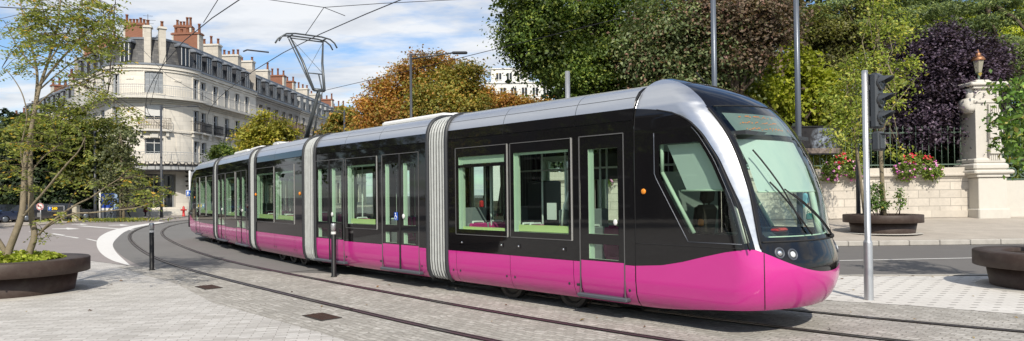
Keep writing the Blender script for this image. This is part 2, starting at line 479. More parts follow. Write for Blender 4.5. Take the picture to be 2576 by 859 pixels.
# road markings
mb = MB()
bar(mb, (3.0, 17.1), (40, 19.9), .11, .008)
def smoothquad(outer, inner, z):
    o = smooth_path(outer, it=2); i = smooth_path(inner, it=2)
    k = min(len(o), len(i)); o = o[np.linspace(0, len(o) - 1, k).astype(int)]; i = i[np.linspace(0, len(i) - 1, k).astype(int)]
    mb.add([(x, y, z) for x, y in o] + [(x, y, z) for x, y in i], [(j, j + 1, k + j + 1, k + j) for j in range(k - 1)])
G = lambda u, v: tuple(gnd(u, v)[:2])
smoothquad([G(400, 559), G(335, 568), G(280, 580), G(250, 595), G(241, 612), G(248, 634), G(275, 655), G(320, 668)],
           [G(414, 560.5), G(355, 569.5), G(315, 582), G(298, 596), G(285, 610), G(283, 620), G(292, 637), G(327, 668.5)], .012)
for a, b, w in [((165, 527.5), (198, 533), .25)]: pass
for q in ([(128, 589), (136, 588), (165, 592.5), (158, 594)], [(158, 594.5), (166, 594.5), (200, 599), (194, 600.5)], [(214, 601.5), (222, 601.5), (246, 607), (243, 608.5)],
          [(70, 583), (78, 582.6), (122, 588), (116, 588.8)], [(0, 634), (22, 628), (40, 638), (0, 650)]):
    mb.quad(*[(*G(*p), .0122) for p in q][::-1])
mb.quad(*[(*G(*p), .0122) for p in [(190, 569), (212, 568.6), (340, 579), (332, 580)]][::-1])
for (u, v, s) in [(180, 576, 1.0), (312, 567, .8), (210, 565, .6)]:          # lane arrows
    pts = [(-50, 0), (-14, .9), (-12, 2.6), (22, -.4), (-10, -2.4), (-13, -1.0), (-48, -1.2)]
    mb.add([(*G(u + a * s, v - b * s), .0124) for a, b in pts], [tuple(range(7))])
tag(mb.build('road_marking', M['paint']), kind='structure')
# rails
for k, (d, lab) in enumerate([(0, 'nearest grooved tram rail, sweeping past the left black bollard'), (1.435, 'second grooved rail from the paving, in front of the tram'),
                              (3.05, 'rail under the near side of the pink tram'), (4.485, 'rail under the far side of the tram, emerging beyond its nose')]):
    mb = MB(); P = RAILA
    strip(mb, P, d - .075, d + .075, .020, 0); strip(mb, P, d - .06, d - .005, .027, 1); strip(mb, P, d + .038, d + .062, .026, 1)
    o = mb.build('tram_rail', [M['groove'], M['rail']]); tag(o, lab, 'rail', 'steel rails of the two tram tracks')
# iron drain covers between paving and rails
M['iron'] = plain('rusty_cast_iron', (.10, .055, .04), .7, .3, .4, .5, 14, 0, .8, 60)
for (u, v), lab in [((525, 725), 'rusty drain cover in the setts, the smaller one farther from the viewer'), ((810, 800), 'rusty drain cover in the setts nearest the bottom edge')]:
    c = gnd(u, v); t = empty('drain_cover', lab, 'drain cover', (c.x, c.y, .012), R(-47), 'iron drain covers in the setts')
    mb = MB(); mb.box((0, 0, .006), (.62, .34, .012), 0); mb.build('frame', M['groove'], t)
    mb = MB()
    for i in range(9): mb.box((-.26 + i * .065, 0, .012), (.042, .29, .012), 0)
    mb.box((0, 0, .014), (.58, .03, .012)); mb.build('grate', M['iron'], t)

# far pavement on the right, rising gently to the park wall
def pz(x, y): return .01 + (.15 + .0465 * (y - 22) + .0045 * max(0, x - 14)) * min(1, max(0, (x + 4) / 7))
mb = MB(); xs = list(range(-6, 63, 3)); ys = [22.14, 24, 26, 28, 30.2, 34]
n = len(xs)
mb.add([(xx, yy, pz(xx, yy)) for yy in ys for xx in xs], [(j * n + i, j * n + i + 1, (j + 1) * n + i + 1, (j + 1) * n + i) for j in range(len(ys) - 1) for i in range(n - 1)])
tag(mb.build('pavement', M['pave_plain']), kind='structure')
mb = MB(); x = -4.
while x < 60:
    z = pz(x + .5, 22); mb.box((x + .5, 22.07, z / 2 + .002), (.985, .15, z + .012), bev=.02); x += 1
tag(mb.build('kerb', M['kerb']), kind='structure')
mb = MB(); mb.add([(-7, 30.4, .02), (3, 30.4, .5), (90, 30.4, .62), (90, 170, .9), (-10, 170, .9), (-9, 60, .03)], [(0, 1, 4, 5), (1, 2, 3, 4)]);
M['earth'] = plain('dark_earth', (.06, .05, .03), .95, 0, .1, .5, 1)  # dark brown earth with random variation in tone
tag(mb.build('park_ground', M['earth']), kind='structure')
# pavement in front of the corner building
FP = [G(-120, 577), G(0, 573), G(100, 567.5), G(200, 560.5), G(262, 554), G(335, 553), G(400, 557), G(440, 550), G(490, 544)]
FPP = [(p[0], p[1]) for p in FP] + [(-20, 120), (-60, 140), (-130, 120)]
mb = MB(); mb.prism(FPP, -.05, .09); o = mb.build('pavement', M['pave_plain']); tag(o, kind='structure')
bm = bmesh.new(); bm.from_mesh(o.data); bmesh.ops.recalc_face_normals(bm, faces=bm.faces); bmesh.ops.triangulate(bm, faces=[f for f in bm.faces if len(f.verts) > 4]); bm.to_mesh(o.data); bm.free()
# ================================================================ TRAM
def gloss(name, col, rough=.05, coat=.0, spec=.5, var=0):
    t = NT(name); p = t.coord()
    w = t.noise(p, 1.4, 3)
    r = t.math('ADD', t.math('MULTIPLY', t.noise(p, 5, 5, .7), rough * .8), rough * .6)
    c = t.mix(t.math('MULTIPLY', w, var), col, tuple(x * .6 for x in col)) if var else col
    sx = t.node('SeparateXYZ'); t.l.new(p, sx.inputs[0])
    low = t.math('MULTIPLY', t.ramp(sx.outputs[2], [(.22, 1.), (.62, 0.)]), t.noise(p, 5, 6, .75))
    c = t.mix(t.math('MULTIPLY', low, .5), c, (.16, .13, .10))
    return t.done(t.pbr(c, r, 0, spec, t.bump(w, .10, .004), coat))
M['t_black'] = gloss('tram_gloss_black', (.0075, .0072, .008), .035, 0, .5)
M['t_pink'] = gloss('tram_magenta_paint', (.54, .030, .25), .18, .5, .4, .2)
def silver():
    t = NT('tram_brushed_silver'); p = t.coord((.6, 6, 6)); n = t.noise(p, 3, 4)
    q = t.noise(t.coord(), 1.1, 3)
    return t.done(t.pbr(t.mix(n, (.52, .54, .57), (.64, .655, .68)), t.math('ADD', t.math('MULTIPLY', n, .14), .24), .85, .5, t.bump(q, .12, .01)))
M['t_silver'] = silver()
M['t_line'] = plain('tram_trim_aluminium', (.62, .61, .58), .35, .6)
M['t_glass'] = glass_mat('tram_window_glass', (.76, .87, .80), 1.15)
M['t_wglass'] = glass_mat('tram_windscreen_glass', (.84, .95, .89), 1.15)
M['t_reveal'] = plain('tram_pale_green_lining', (.50, .60, .48), .6)
M['t_lime'] = plain('tram_lime_ledge', (.60, .72, .30), .6)
M['t_int'] = plain('tram_interior_grey', (.22, .25, .23), .6)
M['t_ceil'] = plain('tram_ceiling', (.42, .46, .43), .5)
M['t_floor'] = plain('tram_floor', (.20, .205, .20), .7)
M['t_under'] = plain('tram_underframe', (.018, .018, .018), .8)
M['t_step'] = plain('tram_step_grey', (.10, .11, .13), .4, .3)
M['t_white'] = plain('tram_bellows_grey', (.47, .49, .48), .5, 0, .4, .3, 6, 0, 0, 40, .15)
M['t_groove'] = plain('tram_bellows_fold', (.10, .105, .105), .6)  # groove darkness put into the fold colour so the ribs show
M['t_seat'] = plain('seat_magenta', (.42, .02, .16), .7)
M['t_seat2'] = plain('seat_grey_shell', (.22, .24, .25), .45)
M['t_pole'] = plain('handrail_pale', (.72, .76, .72), .3)
M['t_yellow'] = plain('validator_yellow', (.75, .45, .03), .45)
M['t_dark'] = plain('dark_trim', (.03, .032, .036), .5)
M['t_blind'] = None
def blind():
    t = NT('tram_sunblind'); n = t.noise(t.coord((60, 60, 3)), 4, 2)
    d = t.pbr(t.mix(n, (.66, .76, .72), (.74, .83, .79)), .9, 0, .1)
    tl = t.node('BsdfTranslucent'); tl.inputs[0].default_value = (.45, .58, .52, 1)
    mx = t.node('MixShader'); mx.inputs[0].default_value = .4; t.l.new(d, mx.inputs[1]); t.l.new(tl.outputs[0], mx.inputs[2])
    return t.done(mx.outputs[0])
M['t_blind'] = blind()
def emis(name, col, s):
    t = NT(name); e = t.node('Emission'); e.inputs[0].default_value = (*col, 1); e.inputs[1].default_value = s
    return t.done(e.outputs[0])
M['e_orange'] = emis('led_orange', (1, .30, .05), .9)
M['amber'] = plain('amber_lens', (.75, .25, .02), .15)
M['chrome'] = plain('chrome', (.8, .8, .8), .08, 1)
M['lens'] = plain('clear_lens', (.75, .78, .78), .08, .2)

PROF = [(.24, 1.06), (.30, 1.13), (.42, 1.18), (.60, 1.2), (2.86, 1.2), (3.04, 1.185), (3.12, 1.16), (3.20, 1.12), (3.28, 1.05), (3.34, .95), (3.38, .82), (3.40, .6)]
def pyw(z):
    for (z0, y0), (z1, y1) in zip(PROF[:-1], PROF[1:]):
        if z <= z1: return y0 + (y1 - y0) * max(0, (z - z0)) / (z1 - z0)
    return PROF[-1][1]
def spanel(mb, x0, x1, z0, z1, sg, m=0, out=0.0, smooth=True):
    zs = [z0] + [z for z, _ in PROF if z0 + 1e-4 < z < z1 - 1e-4] + [z1]
    vs = []
    for z in zs:
        y = sg * (pyw(z) + out); vs += [(x0, y, z), (x1, y, z)]
    fs = [(2 * i, 2 * i + 1, 2 * i + 3, 2 * i + 2) for i in range(len(zs) - 1)]
    if sg > 0: fs = [f[::-1] for f in fs]
    mb.add(vs, fs, m, smooth)
def hole_fill(mb, x0, x1, z0, z1, holes, sg, m=0, out=0.0):
    xs = sorted({x0, x1, *[h[0] for h in holes], *[h[1] for h in holes]}); zs = sorted({z0, z1, *[h[2] for h in holes], *[h[3] for h in holes]})
    for a, b in zip(xs[:-1], xs[1:]):
        for c, d in zip(zs[:-1], zs[1:]):
            mx, mz = (a + b) / 2, (c + d) / 2
            if any(h[0] < mx < h[1] and h[2] < mz < h[3] for h in holes) or b - a < 1e-5 or d - c < 1e-5: continue
            spanel(mb, a, b, c, d, sg, m, out, False)
def rect_line(mb, x0, x1, z0, z1, w, sg, m, out, sides='lrtb'):
    Y = lambda o: sg * (1.2 + o)
    for s, (a, b, c, d) in (('l', (x0, x0 + w, z0, z1)), ('r', (x1 - w, x1, z0, z1)), ('t', (x0, x1, z1 - w, z1)), ('b', (x0, x1, z0, z0 + w))):
        if s in sides:
            mb.box(((a + b) / 2, Y(out / 2), (c + d) / 2), (b - a, out + .01, d - c), m)
def reveal(mb, x0, x1, z0, z1, sg, m, depth=.10):
    ya, yb = sg * 1.195, sg * (1.2 - depth)
    A = [(x0, z0), (x1, z0), (x1, z1), (x0, z1)]
    for i in range(4):
        (xa, za), (xb, zb) = A[i], A[(i + 1) % 4]
        mb.quad((xa, ya, za), (xb, ya, zb), (xb, yb, zb), (xa, yb, za), m)
    # inner face frame of the lining
    w = .07
    for (a, b, c, d) in ((x0 - .03, x0, z0 - w, z1 + w), (x1, x1 + .03, z0 - w, z1 + w), (x0, x1, z0 - w, z0), (x0, x1, z1, z1 + w)):
        mb.quad((a, yb, c), (b, yb, c), (b, yb, d), (a, yb, d), m)

TW0, TW1 = 1.12, 2.70          # window band
def window(sec, x0, x1, sg, hopper=False):
    mb = MB()
    cx0, cx1, cz0, cz1 = x0 + .085, x1 - .085, TW0 + .10, TW1 - .17
    hole_fill(mb, x0, x1, TW0, TW1, [(cx0, cx1, cz0, cz1)], sg, 0, .002)
    rect_line(mb, x0, x1, TW0, TW1, .012, sg, 4, .006, 'tbl'); rect_line(mb, x0, x1, TW0, TW1, .024, sg, 1, .009, 'r')
    reveal(mb, cx0, cx1, cz0, cz1, sg, 2, .16)
    mb.box(((cx0 + cx1) / 2, sg * 1.10, cz0 + (.02 if hopper else .06)), (cx1 - cx0 - .01, .12, .04 if hopper else .10), 3)
    mb.box((cx0 + .036, sg * 1.150, (cz0 + cz1) / 2), (.072, .03, cz1 - cz0 - .004), 2); mb.box(((cx0 + cx1) / 2 + .04, sg * 1.152, cz1 - .02), (cx1 - cx0 - .1, .03, .036), 2)
    if hopper:
        mb.box(((cx0 + cx1) / 2, sg * 1.188, cz1 - .17), (cx1 - cx0, .02, .05), 0)
        mb.box(((cx0 + cx1) / 2, sg * 1.15, cz1 - .07), (cx1 - cx0 - .1, .02, .12), 2)
    mb.build('window', [M['t_black'], M['t_line'], M['t_reveal'], M['t_lime'], M['t_gline']], sec)
    g = MB(); spanel(g, cx0, cx1, cz0, cz1, sg, 0, -.003, False); g.build('window_pane', M['t_glass'], sec)
def door(sec, x0, x1, sg, leaves):
    mb = MB(); g = MB(); w = (x1 - x0) / leaves; holes = []
    for k in range(leaves):
        a, b = x0 + w * k, x0 + w * (k + 1)
        l, r = (.17, .11) if leaves == 1 else (.13, .12)
        holes += [(a + l, b - r, 1.24, 2.50), (a + l, b - r, .87, 1.09)]
    hole_fill(mb, x0 + .012, x1 - .012, .84, 2.70, holes, sg, 0, -.004)
    spanel(mb, x0 + .012, x1 - .012, .345, .84, sg, 1, -.004)
    if leaves == 2:
        mb.box(((x0 + x1) / 2, sg * 1.2, 1.52), (.05, .012, 2.36), 2)
        mb.sphere(((x0 + x1) / 2 + .13, sg * 1.2, 1.42), .045, 12, 5, (1, .4, 1.15))
    else:
        mb.sphere((x1 - .16, sg * 1.2, 1.42), .038, 12, 5, (1, .4, 1.2))
    for xx, mm in ((x0, 3), (x1, 3)): mb.box((xx, sg * 1.2, 1.52), (.014, .014, 2.36), mm)
    mb.box(((x0 + x1) / 2, sg * 1.2, 2.70), (x1 - x0, .014, .014), 3)
    mb.box(((x0 + x1) / 2, sg * 1.17, .315), (x1 - x0 + .1, .14, .06), 4, bev=.015)
    for h in holes:
        reveal(mb, *h, sg, 6, .05); mb.box((h[0] + .035, sg * 1.155, (h[2] + h[3]) / 2), (.07, .02, h[3] - h[2] - .004), 6)
        spanel(g, *h, sg, 0, -.008, False)
    mb.build('door', [M['t_black'], M['t_pink'], M['rubber'], M['t_gline'], M['t_step'], M['white'], M['t_reveal']], sec)
    g.build('door_pane', M['t_glass'], sec)

def section(root, name, a, b, items, roof_seams, extra_skirt=()):
    """a straight stretch of car body from x=a to x=b; the returned shell carries everything else"""
    shell = MB()
    for sg in (-1, 1):
        holes = [(i[1], i[2], (.82 if 'door' in i[0] else TW0), 2.70) for i in items]
        hole_fill(shell, a, b, .82, 2.86, holes, sg, 0)
    # interior: floor, ceiling, end frames
    shell.box(((a + b) / 2, 0, .33), (b - a, 2.2, .04), 1); shell.box(((a + b) / 2, 0, 2.76), (b - a - .02, 2.3, .03), 2)
    for xx in (a, b):
        for (za, ya), (zb, yb) in zip(PROF[:-1], PROF[1:]):
            for sg in (-1, 1):
                shell.quad((xx, sg * ya, za), (xx, sg * yb, zb), (xx, sg * (yb - .12), zb), (xx, sg * (ya - .12), za), 0)
    shell.box(((a + b) / 2, 0, .24), (b - a + .3, 1.3, .20), 3)
    sec = shell.build(name, [M['t_black'], M['t_floor'], M['t_ceil'], M['t_under']], root)
    dx = sorted([(i[1], i[2]) for i in items if 'door' in i[0]])
    # magenta skirt between the doors
    cuts = sorted({a, b, *extra_skirt, *[q for d in dx for q in d]})
    for sg in (-1, 1):
        for p, q in zip(cuts[:-1], cuts[1:]):
            mb = MB()
            if (p, q) in dx: spanel(mb, p, q, .24, .285, sg)
            else: spanel(mb, p + .004, q - .004, .24, .816, sg)
            mb.build('skirt_panel', M['t_pink'], sec)
        c = MB(); spanel(c, a, b, .27, .84, sg, 0, -.02)
        for p, q in dx: pass
    for sg in (-1, 1):
        for x in sorted({q + o_ for d in dx for q, o_ in zip(d, (-.07, .07))} | {e_ + o_ for e_ in extra_skirt for o_ in (-.10, .10)}):
            if a + .04 < x < b - .04 and not any(p - .01 < x < q + .01 for p, q in dx):
                mb = MB(); mb.lathe([(.022, 0), (.016, .004), (0, .004)], (x, sg * 1.187, .46), 10, 0, False, Matrix.Rotation(R(90) * (1 if sg < 0 else -1), 3, 'X')); mb.build('skirt_fastener', M['t_dark'], sec)
    # roof fairings
    cuts = [a] + list(roof_seams) + [b]
    for sg in (-1, 1):
        for p, q in zip(cuts[:-1], cuts[1:]):
            mb = MB(); spanel(mb, p + .005, q - .005, 2.875, 3.035, sg); mb.build('roof_edge_panel', M['t_black'], sec)
            mb = MB(); spanel(mb, p + .005, q - .005, 3.04, 3.40, sg); mb.tube([(p + .01, sg * 1.121, 3.2), (q - .01, sg * 1.121, 3.2)], .003, 4, 1); mb.build('roof_fairing', [M['t_silver'], M['t_dark']], sec)
    mb = MB(); mb.box(((a + b) / 2, 0, 3.385), (b - a, 1.6, .02), 0); spanel(mb, a, b, 2.84, 3.30, -1, 1, -.03); spanel(mb, a, b, 2.84, 3.30, 1, 1, -.03)
    mb.build('roof_deck', [M['t_white'], M['t_dark']], sec)
    for it in items:
        for sg in (-1, 1):
            if it[0] == 'win': window(sec, it[1], it[2], sg, len(it) > 3 and sg < 0)
            else: door(sec, it[1], it[2], sg, 2 if it[0] == 'door2' else 1)
    # gloss strip hiding the join between wall and fairing
    return sec
def seat(sec, x, y, face, mat='t_seat'):
    mb = MB(); f = face
    mb.box((x, y, .80), (.42, .44, .07), 0, bev=.03)
    mb.tube([(x - f * .2, y - .16, .8), (x - f * .27, y - .16, 1.2), (x - f * .29, y - .12, 1.34), (x - f * .29, y + .12, 1.34), (x - f * .27, y + .16, 1.2), (x - f * .2, y + .16, .8)], .022, 6, 2)
    Mx = Matrix.Translation((x - f * .235, y, 1.06)) @ Matrix.Rotation(-f * R(10), 4, 'Y')
    mb.box((0, 0, 0), (.07, .43, .52), 0, M=Mx, bev=.03); Mx = Mx @ Matrix.Translation((-f * .045, 0, 0)); mb.box((0, 0, 0), (.03, .44, .54), 1, M=Mx, bev=.01)
    mb.box((x, y, .56), (.12, .2, .44), 1)
    mb.build('seat', [M[mat], M['t_seat2'], M['t_pole']], sec)
def grab(sec, pts, r=.017, mat='t_pole'):
    mb = MB(); mb.tube(pts, r, 8); mb.build('handrail', M[mat], sec)
def ticket(sec, x, y):
    mb = MB(); mb.tube([(x, y, .35), (x, y, 2.7)], .018, 8, 1); mb.box((x, y - .05, 1.45), (.16, .11, .26), 0, bev=.02); mb.box((x, y - .11, 1.28), (.12, .05, .1), 2, bev=.02)
    mb.build('ticket_validator', [M['t_seat2'], M['t_pole'], M['t_yellow']], sec)
def wheel(sec, x):
    for sg in (-1, 1):
        mb = MB(); rot = Matrix.Rotation(R(90) * -sg, 3, 'X')
        mb.lathe([(0, .02), (.08, .03), (.10, .0), (.2, -.015), (.235, .02), (.30, .02), (.30, -.10), (0, -.10)], (x, sg * .80, .31), 28, 0, False, rot)
        mb.build('wheel', M['t_under2'], sec)
M['t_gline'] = plain('door_edge_grey', (.16, .16, .16), .4, .4)
M['t_under2'] = plain('wheel_steel', (.06, .055, .05), .55, .4)

V2 = lambda x, y: np.array([x, y], float)
NSJ = [V2(-1.43, 12.75), V2(-5.05, 16.65), V2(-7.92, 20.45), V2(-11.1, 25.1), V2(-13.45, 28.6)]
DN = V2(2.96, -3.11); DN /= np.hypot(*DN)
dirs = [DN] + [(a - b) / np.hypot(*(a - b)) for a, b in zip(NSJ[:-1], NSJ[1:])]
ln = lambda d: np.array([-d[1], d[0]])
JC = []
for i in range(4):
    nn = ln(dirs[i]) + ln(dirs[i + 1]); nn /= np.hypot(*nn); JC.append(NSJ[i] + nn * 1.2)
JE = NSJ[4] + ln(dirs[4]) * 1.2
tram = empty('tram', 'long magenta, black and silver five section tram rounding the bend', 'tram', (*JC[0], 0))
TINV = Matrix.Translation((-JC[0][0], -JC[0][1], 0))
def place(o, org, d): o.matrix_local = TINV @ Matrix.Translation((org[0], org[1], 0)) @ Matrix.Rotation(math.atan2(d[1], d[0]), 4, 'Z')

# ---------------- cab section
cab = section(tram, 'cab_section', .30, 4.56, [('win', .56, 1.97, 1), ('win', 2.02, 3.41), ('door1', 3.55, 4.38)], [1.85, 3.47], (.56, 2.0, 3.41))
place(cab, JC[0], DN)
def LP(tab, z):
    if z <= tab[0][0]: return tab[0][1]
    for (z0, v0), (z1, v1) in zip(tab[:-1], tab[1:]):
        if z <= z1:
            t = (z - z0) / (z1 - z0); return v0 + (v1 - v0) * t
    return tab[-1][1]
def smooth_tab(tab, n=60):
    zs = np.linspace(tab[0][0], tab[-1][0], n); v = np.array([LP(tab, z) for z in zs])
    for _ in range(6): v[1:-1] = .25 * v[:-2] + .5 * v[1:-1] + .25 * v[2:]
    return list(zip(zs, v))
LT = smooth_tab([(.24, 6.42), (.32, 6.58), (.45, 6.65), (.62, 6.74), (.85, 6.765), (1.0, 6.74), (1.1, 6.69), (1.2, 6.66), (1.85, 6.55), (2.25, 6.41), (2.6, 6.24), (2.95, 5.97), (3.1, 5.80), (3.25, 5.55), (3.38, 5.24), (3.46, 5.0), (3.52, 4.80), (3.56, 4.62)])
WT_ = [(.24, 1.06), (.30, 1.13), (.42, 1.18), (.60, 1.2), (2.70, 1.2), (2.9, 1.18), (3.04, 1.15), (3.16, 1.09), (3.28, .99), (3.38, .85), (3.46, .68), (3.52, .48), (3.56, .28)]
X0 = 4.57
def outline(z, ns=34, nf=9, nh=22):
    L, w = LP(LT, z), LP(WT_, z)
    k = .30 if z < 3 else .30 * max(.3, 1 - (z - 3) * 1.0)
    cx = L - k * w * w
    rc = min(.24, w * .5, max(.02, (cx - X0) * .8))
    pts = []
    for i in range(ns): pts.append((X0 + (cx - rc - X0) * i / ns, -w))
    A, Bq, C = (cx - rc, -w), (cx, -w), (L - k * (w - rc) ** 2, -(w - rc))
    for i in range(nf):
        t = i / nf; pts.append(((1 - t) ** 2 * A[0] + 2 * t * (1 - t) * Bq[0] + t * t * C[0], (1 - t) ** 2 * A[1] + 2 * t * (1 - t) * Bq[1] + t * t * C[1]))
    for i in range(nh + 1):
        y = -(w - rc) * (1 - i / nh); pts.append((L - k * y * y, y))
    return pts + [(x, -y) for x, y in pts[-2::-1]]
zs = list(np.arange(.24, 2.95, .045)) + list(np.arange(2.96, 3.561, .02))
rows = [[(x, y, z) for x, y in outline(z)] for z in zs]
polys = []
for r0, r1 in zip(rows[:-1], rows[1:]):
    for i in range(len(r0) - 1): polys.append([r0[i], r0[i + 1], r1[i + 1], r1[i]])
polys.append(rows[-1])
def split(polys, f):
    lo, hi = [], []
    for P in polys:
        v = [f(p) for p in P]
        if all(x <= 0 for x in v): lo.append(P); continue
        if all(x >= 0 for x in v): hi.append(P); continue
        A, Bq = [], []
        for i in range(len(P)):
            p, q, a, b = P[i], P[(i + 1) % len(P)], v[i], v[(i + 1) % len(P)]
            if a <= 0: A.append(p)
            if a >= 0: Bq.append(p)
            if (a < 0 < b) or (b < 0 < a):
                t = a / (a - b); m = tuple(p[k] + (q[k] - p[k]) * t for k in range(3)); A.append(m); Bq.append(m)
        if len(A) > 2: lo.append(A)
        if len(Bq) > 2: hi.append(Bq)
    return lo, hi
SIDEPT = [(4.0, .82), (4.6, .82), (5.0, .855), (5.32, .92), (5.65, 1.01), (5.93, 1.08), (6.2, 1.125), (8, 1.125)]
def ptop(p):
    ay = abs(p[1])
    if ay > 1.1 or p[0] < 5.9: return LP(SIDEPT, p[0])
    return .81 + .315 * (ay / 1.1) ** 2.2
XB = smooth_tab([(1.0, 6.325), (1.68, 6.135), (2.26, 5.875), (2.6, 5.655), (2.80, 5.46), (2.92, 5.22), (2.99, 5.0), (3.03, 4.75), (3.04, 4.5)], 80)
xb = lambda z: LP(XB, z)
XL = [(1.18, 5.42), (2.08, 4.90), (2.8, 4.90)]
BR = [(4.5, .42), (4.8, .62), (5.1, .79), (5.4, .95), (5.7, 1.045)]
wsw = lambda z: LP([(1.2, 1.055), (2.0, 1.055), (2.97, 1.03)], z)
pink, up = split(polys, lambda p: p[2] - ptop(p))
def zlow(x):
    k = min(1, max(0, (x - 4.7) / 1.6)); return .24 + .12 * k * k * (3 - 2 * k)
pink = split(pink, lambda p: zlow(p[0]) - p[2])[0]
parts = {}
def out(name, pl): parts.setdefault(name, []).extend(pl)
cen = lambda P: tuple(sum(q[k] for q in P) / len(P) for k in range(3))
fr, sd = split(pink, lambda p: max((abs(p[1]) - 1.1) * .44 - (p[0] - 6.40) * .9, 5.6 - p[0]))
out('bumper', fr); out('cab_skirt', sd)
mid, outer = split(up, lambda p: max(abs(p[1]) - wsw(p[2]), (5.2 - p[0]) if p[2] < 2.9 else -1))
lightp, rest = split(mid, lambda p: p[2] - 1.205)
out('headlight_panel', lightp)
ws, top = split(rest, lambda p: p[2] - (2.975 + .03 * (1 - (p[1] / .95) ** 2)))
roofb, hood = split(top, lambda p: abs(p[1]) - LP(BR, p[0]))
out('roof_nose', roofb); out('roof_hood', hood)
wg, wb = split(ws, lambda p: max(abs(p[1]) - wsw(p[2]) + .055, 1.27 - p[2]))
out('windscreen', wg); out('windscreen_surround', wb)
so_, hi_ = split(outer, lambda p: p[2] - 3.04)
out('roof_hood', hi_)
sidep, arch = split(so_, lambda p: p[0] - xb(p[2]))
a1, a2 = split(arch, lambda p: p[2] - (2.86 + (p[0] - 5.4) * .35))
out('pillar_arch', a1); out('roof_hood', a2)
lowp, fair = split(sidep, lambda p: p[2] - 2.72)
out('cab_fairing', fair)
wz, pan = split(lowp, lambda p: max(1.19 - p[2], LP(XL, p[2]) - p[0], p[0] - xb(p[2]) + .05))
out('cab_panel', pan)
g_, bd_ = split(wz, lambda p: max(1.30 - p[2], p[2] - 2.50, LP(XL, p[2]) + .08 - p[0], p[0] - xb(p[2]) + (.13 if p[1] < 0 else .06)))
out('cab_window_pane', g_); out('cab_window_surround', bd_)
for i_ in range(len(zs) - 1):
    if zs[i_] > 3.0:
        (x0_, w0_, z0_), (x1_, w1_, z1_) = rows[i_][0], rows[i_ + 1][0]
        parts['roof_hood'].append([(X0, w0_, z0_), (X0, -w0_, z0_), (X0, -w1_, z1_), (X0, w1_, z1_)])
pm = {'bumper': 't_pink', 'cab_skirt': 't_pink', 'headlight_panel': 't_black', 'roof_nose': 't_black', 'roof_hood': 't_silver', 'windscreen': 't_wglass', 'windscreen_surround': 't_black',
      'pillar_arch': 't_silver', 'cab_fairing': 't_black', 'cab_panel': 't_black', 'cab_window_pane': 't_glass', 'cab_window_surround': 't_black'}
for nm, pl in parts.items():
    groups = [pl]
    if nm in ('cab_skirt', 'pillar_arch', 'cab_fairing', 'cab_panel', 'cab_window_pane', 'cab_window_surround'):
        groups = [[P for P in pl if cen(P)[1] < 0], [P for P in pl if cen(P)[1] >= 0]]
    for gp in groups:
        mb = MB()
        for P in gp: mb.add(P, [tuple(range(len(P)))], 0, True)
        mb.build(nm, M[pm[nm]], cab, weld=.0008)
def surf(y, z, off=0.0):
    """point on the nose surface"""
    L, w = LP(LT, z), LP(WT_, z); k = .30 if z < 3 else .30 * max(.3, 1 - (z - 3))
    nx, ny, nz = 1.0, 2 * k * y, -(LP(LT, z + .03) - LP(LT, z - .03)) / .06
    n = Vector((nx, ny, nz)).normalized()
    return Vector((L - k * y * y, y, z)) + n * off, n
# dark joints that trace the seams of the cab
def seam(pts, r=.006, name='seam_strip', mat='rubber'):
    mb = MB(); mb.tube(pts, r, 5); mb.build(name, M[mat], cab)
for sg in (-1, 1):
    seam([(xb(z) - .02, sg * (LP(WT_, z) + .001), z) for z in np.arange(1.12, 3.03, .06)], .011)
    seam([surf(sg * (wsw(z) + .004), z, .002)[0] for z in np.arange(1.14, 2.98, .06)], .012)
    sm_ = []
    for z in np.arange(.38, 1.12, .05):
        o_ = [q for q in outline(z) if q[1] <= 0]; g_f = lambda q: (abs(q[1]) - 1.1) * .44 - (q[0] - 6.40) * .9
        for q0, q1 in zip(o_[:-1], o_[1:]):
            if q0[0] > 5.6 and g_f(q0) > 0 >= g_f(q1):
                k = g_f(q0) / (g_f(q0) - g_f(q1)); sm_.append((q0[0] + (q1[0] - q0[0]) * k, sg * abs(q0[1] + (q1[1] - q0[1]) * k), z)); break
    seam(sm_, .007)
    seam([(x, sg * 1.201, 1.135) for x in np.arange(4.57, 6.2, .1)], .006)
    seam([(4.57, sg * (LP(WT_, z) + .001), z) for z in np.arange(.28, 3.06, .07)], .004)
    seam([(xb(z) - .075, sg * 1.201, z) for z in np.arange(1.2, 2.7, .06)] , .005, 'window_trim', 't_step')
    seam([(LP(XL, z), sg * 1.201, z) for z in np.arange(1.19, 2.72, .07)] , .007, 'window_trim', 't_step')
    seam([(5.42, sg * 1.202, 1.19), (6.17, sg * 1.202, 1.19)], .006, 'window_trim', 't_step')
    mb = MB(); mb.sphere((4.72, sg * 1.205, 1.86), .04, 14, 0, (1, .5, 1)); mb.build('side_marker', M['amber'], cab)
seam([surf(y, 2.975 + .03 * (1 - (y / .95) ** 2), .001)[0] for y in np.linspace(-.94, .94, 24)], .010)
seam([surf(y, 1.215, .004)[0] for y in np.linspace(-1.03, 1.03, 24)], .012)
# headlights
for y, z, r_, b in [(-.86, 1.08, .054, 0), (-.69, 1.055, .058, 1), (.86, 1.08, .054, 0), (.69, 1.055, .058, 1)]:
    p, n = surf(y, z, .0); q = n.to_track_quat('Z', 'Y').to_matrix()
    mb = MB(); mb.lathe([(r_ + .018, .0), (r_ + .014, .012), (r_, .014), (r_ * .95, .004)], p, 24, 0, True, q); mb.lathe([(r_ * .95, .004), (r_ * .66, .008)], p, 24, 2, True, q); mb.lathe([(r_ * .66, .010), (r_ * .5, .02), (0, .026)], p, 24, 1 if b else 3, True, q)
    mb.build('headlight', [M['t_step'], M['lens'], M['t_dark'], M['chrome']], cab)
p, n = surf(-.985, 1.14, .0)
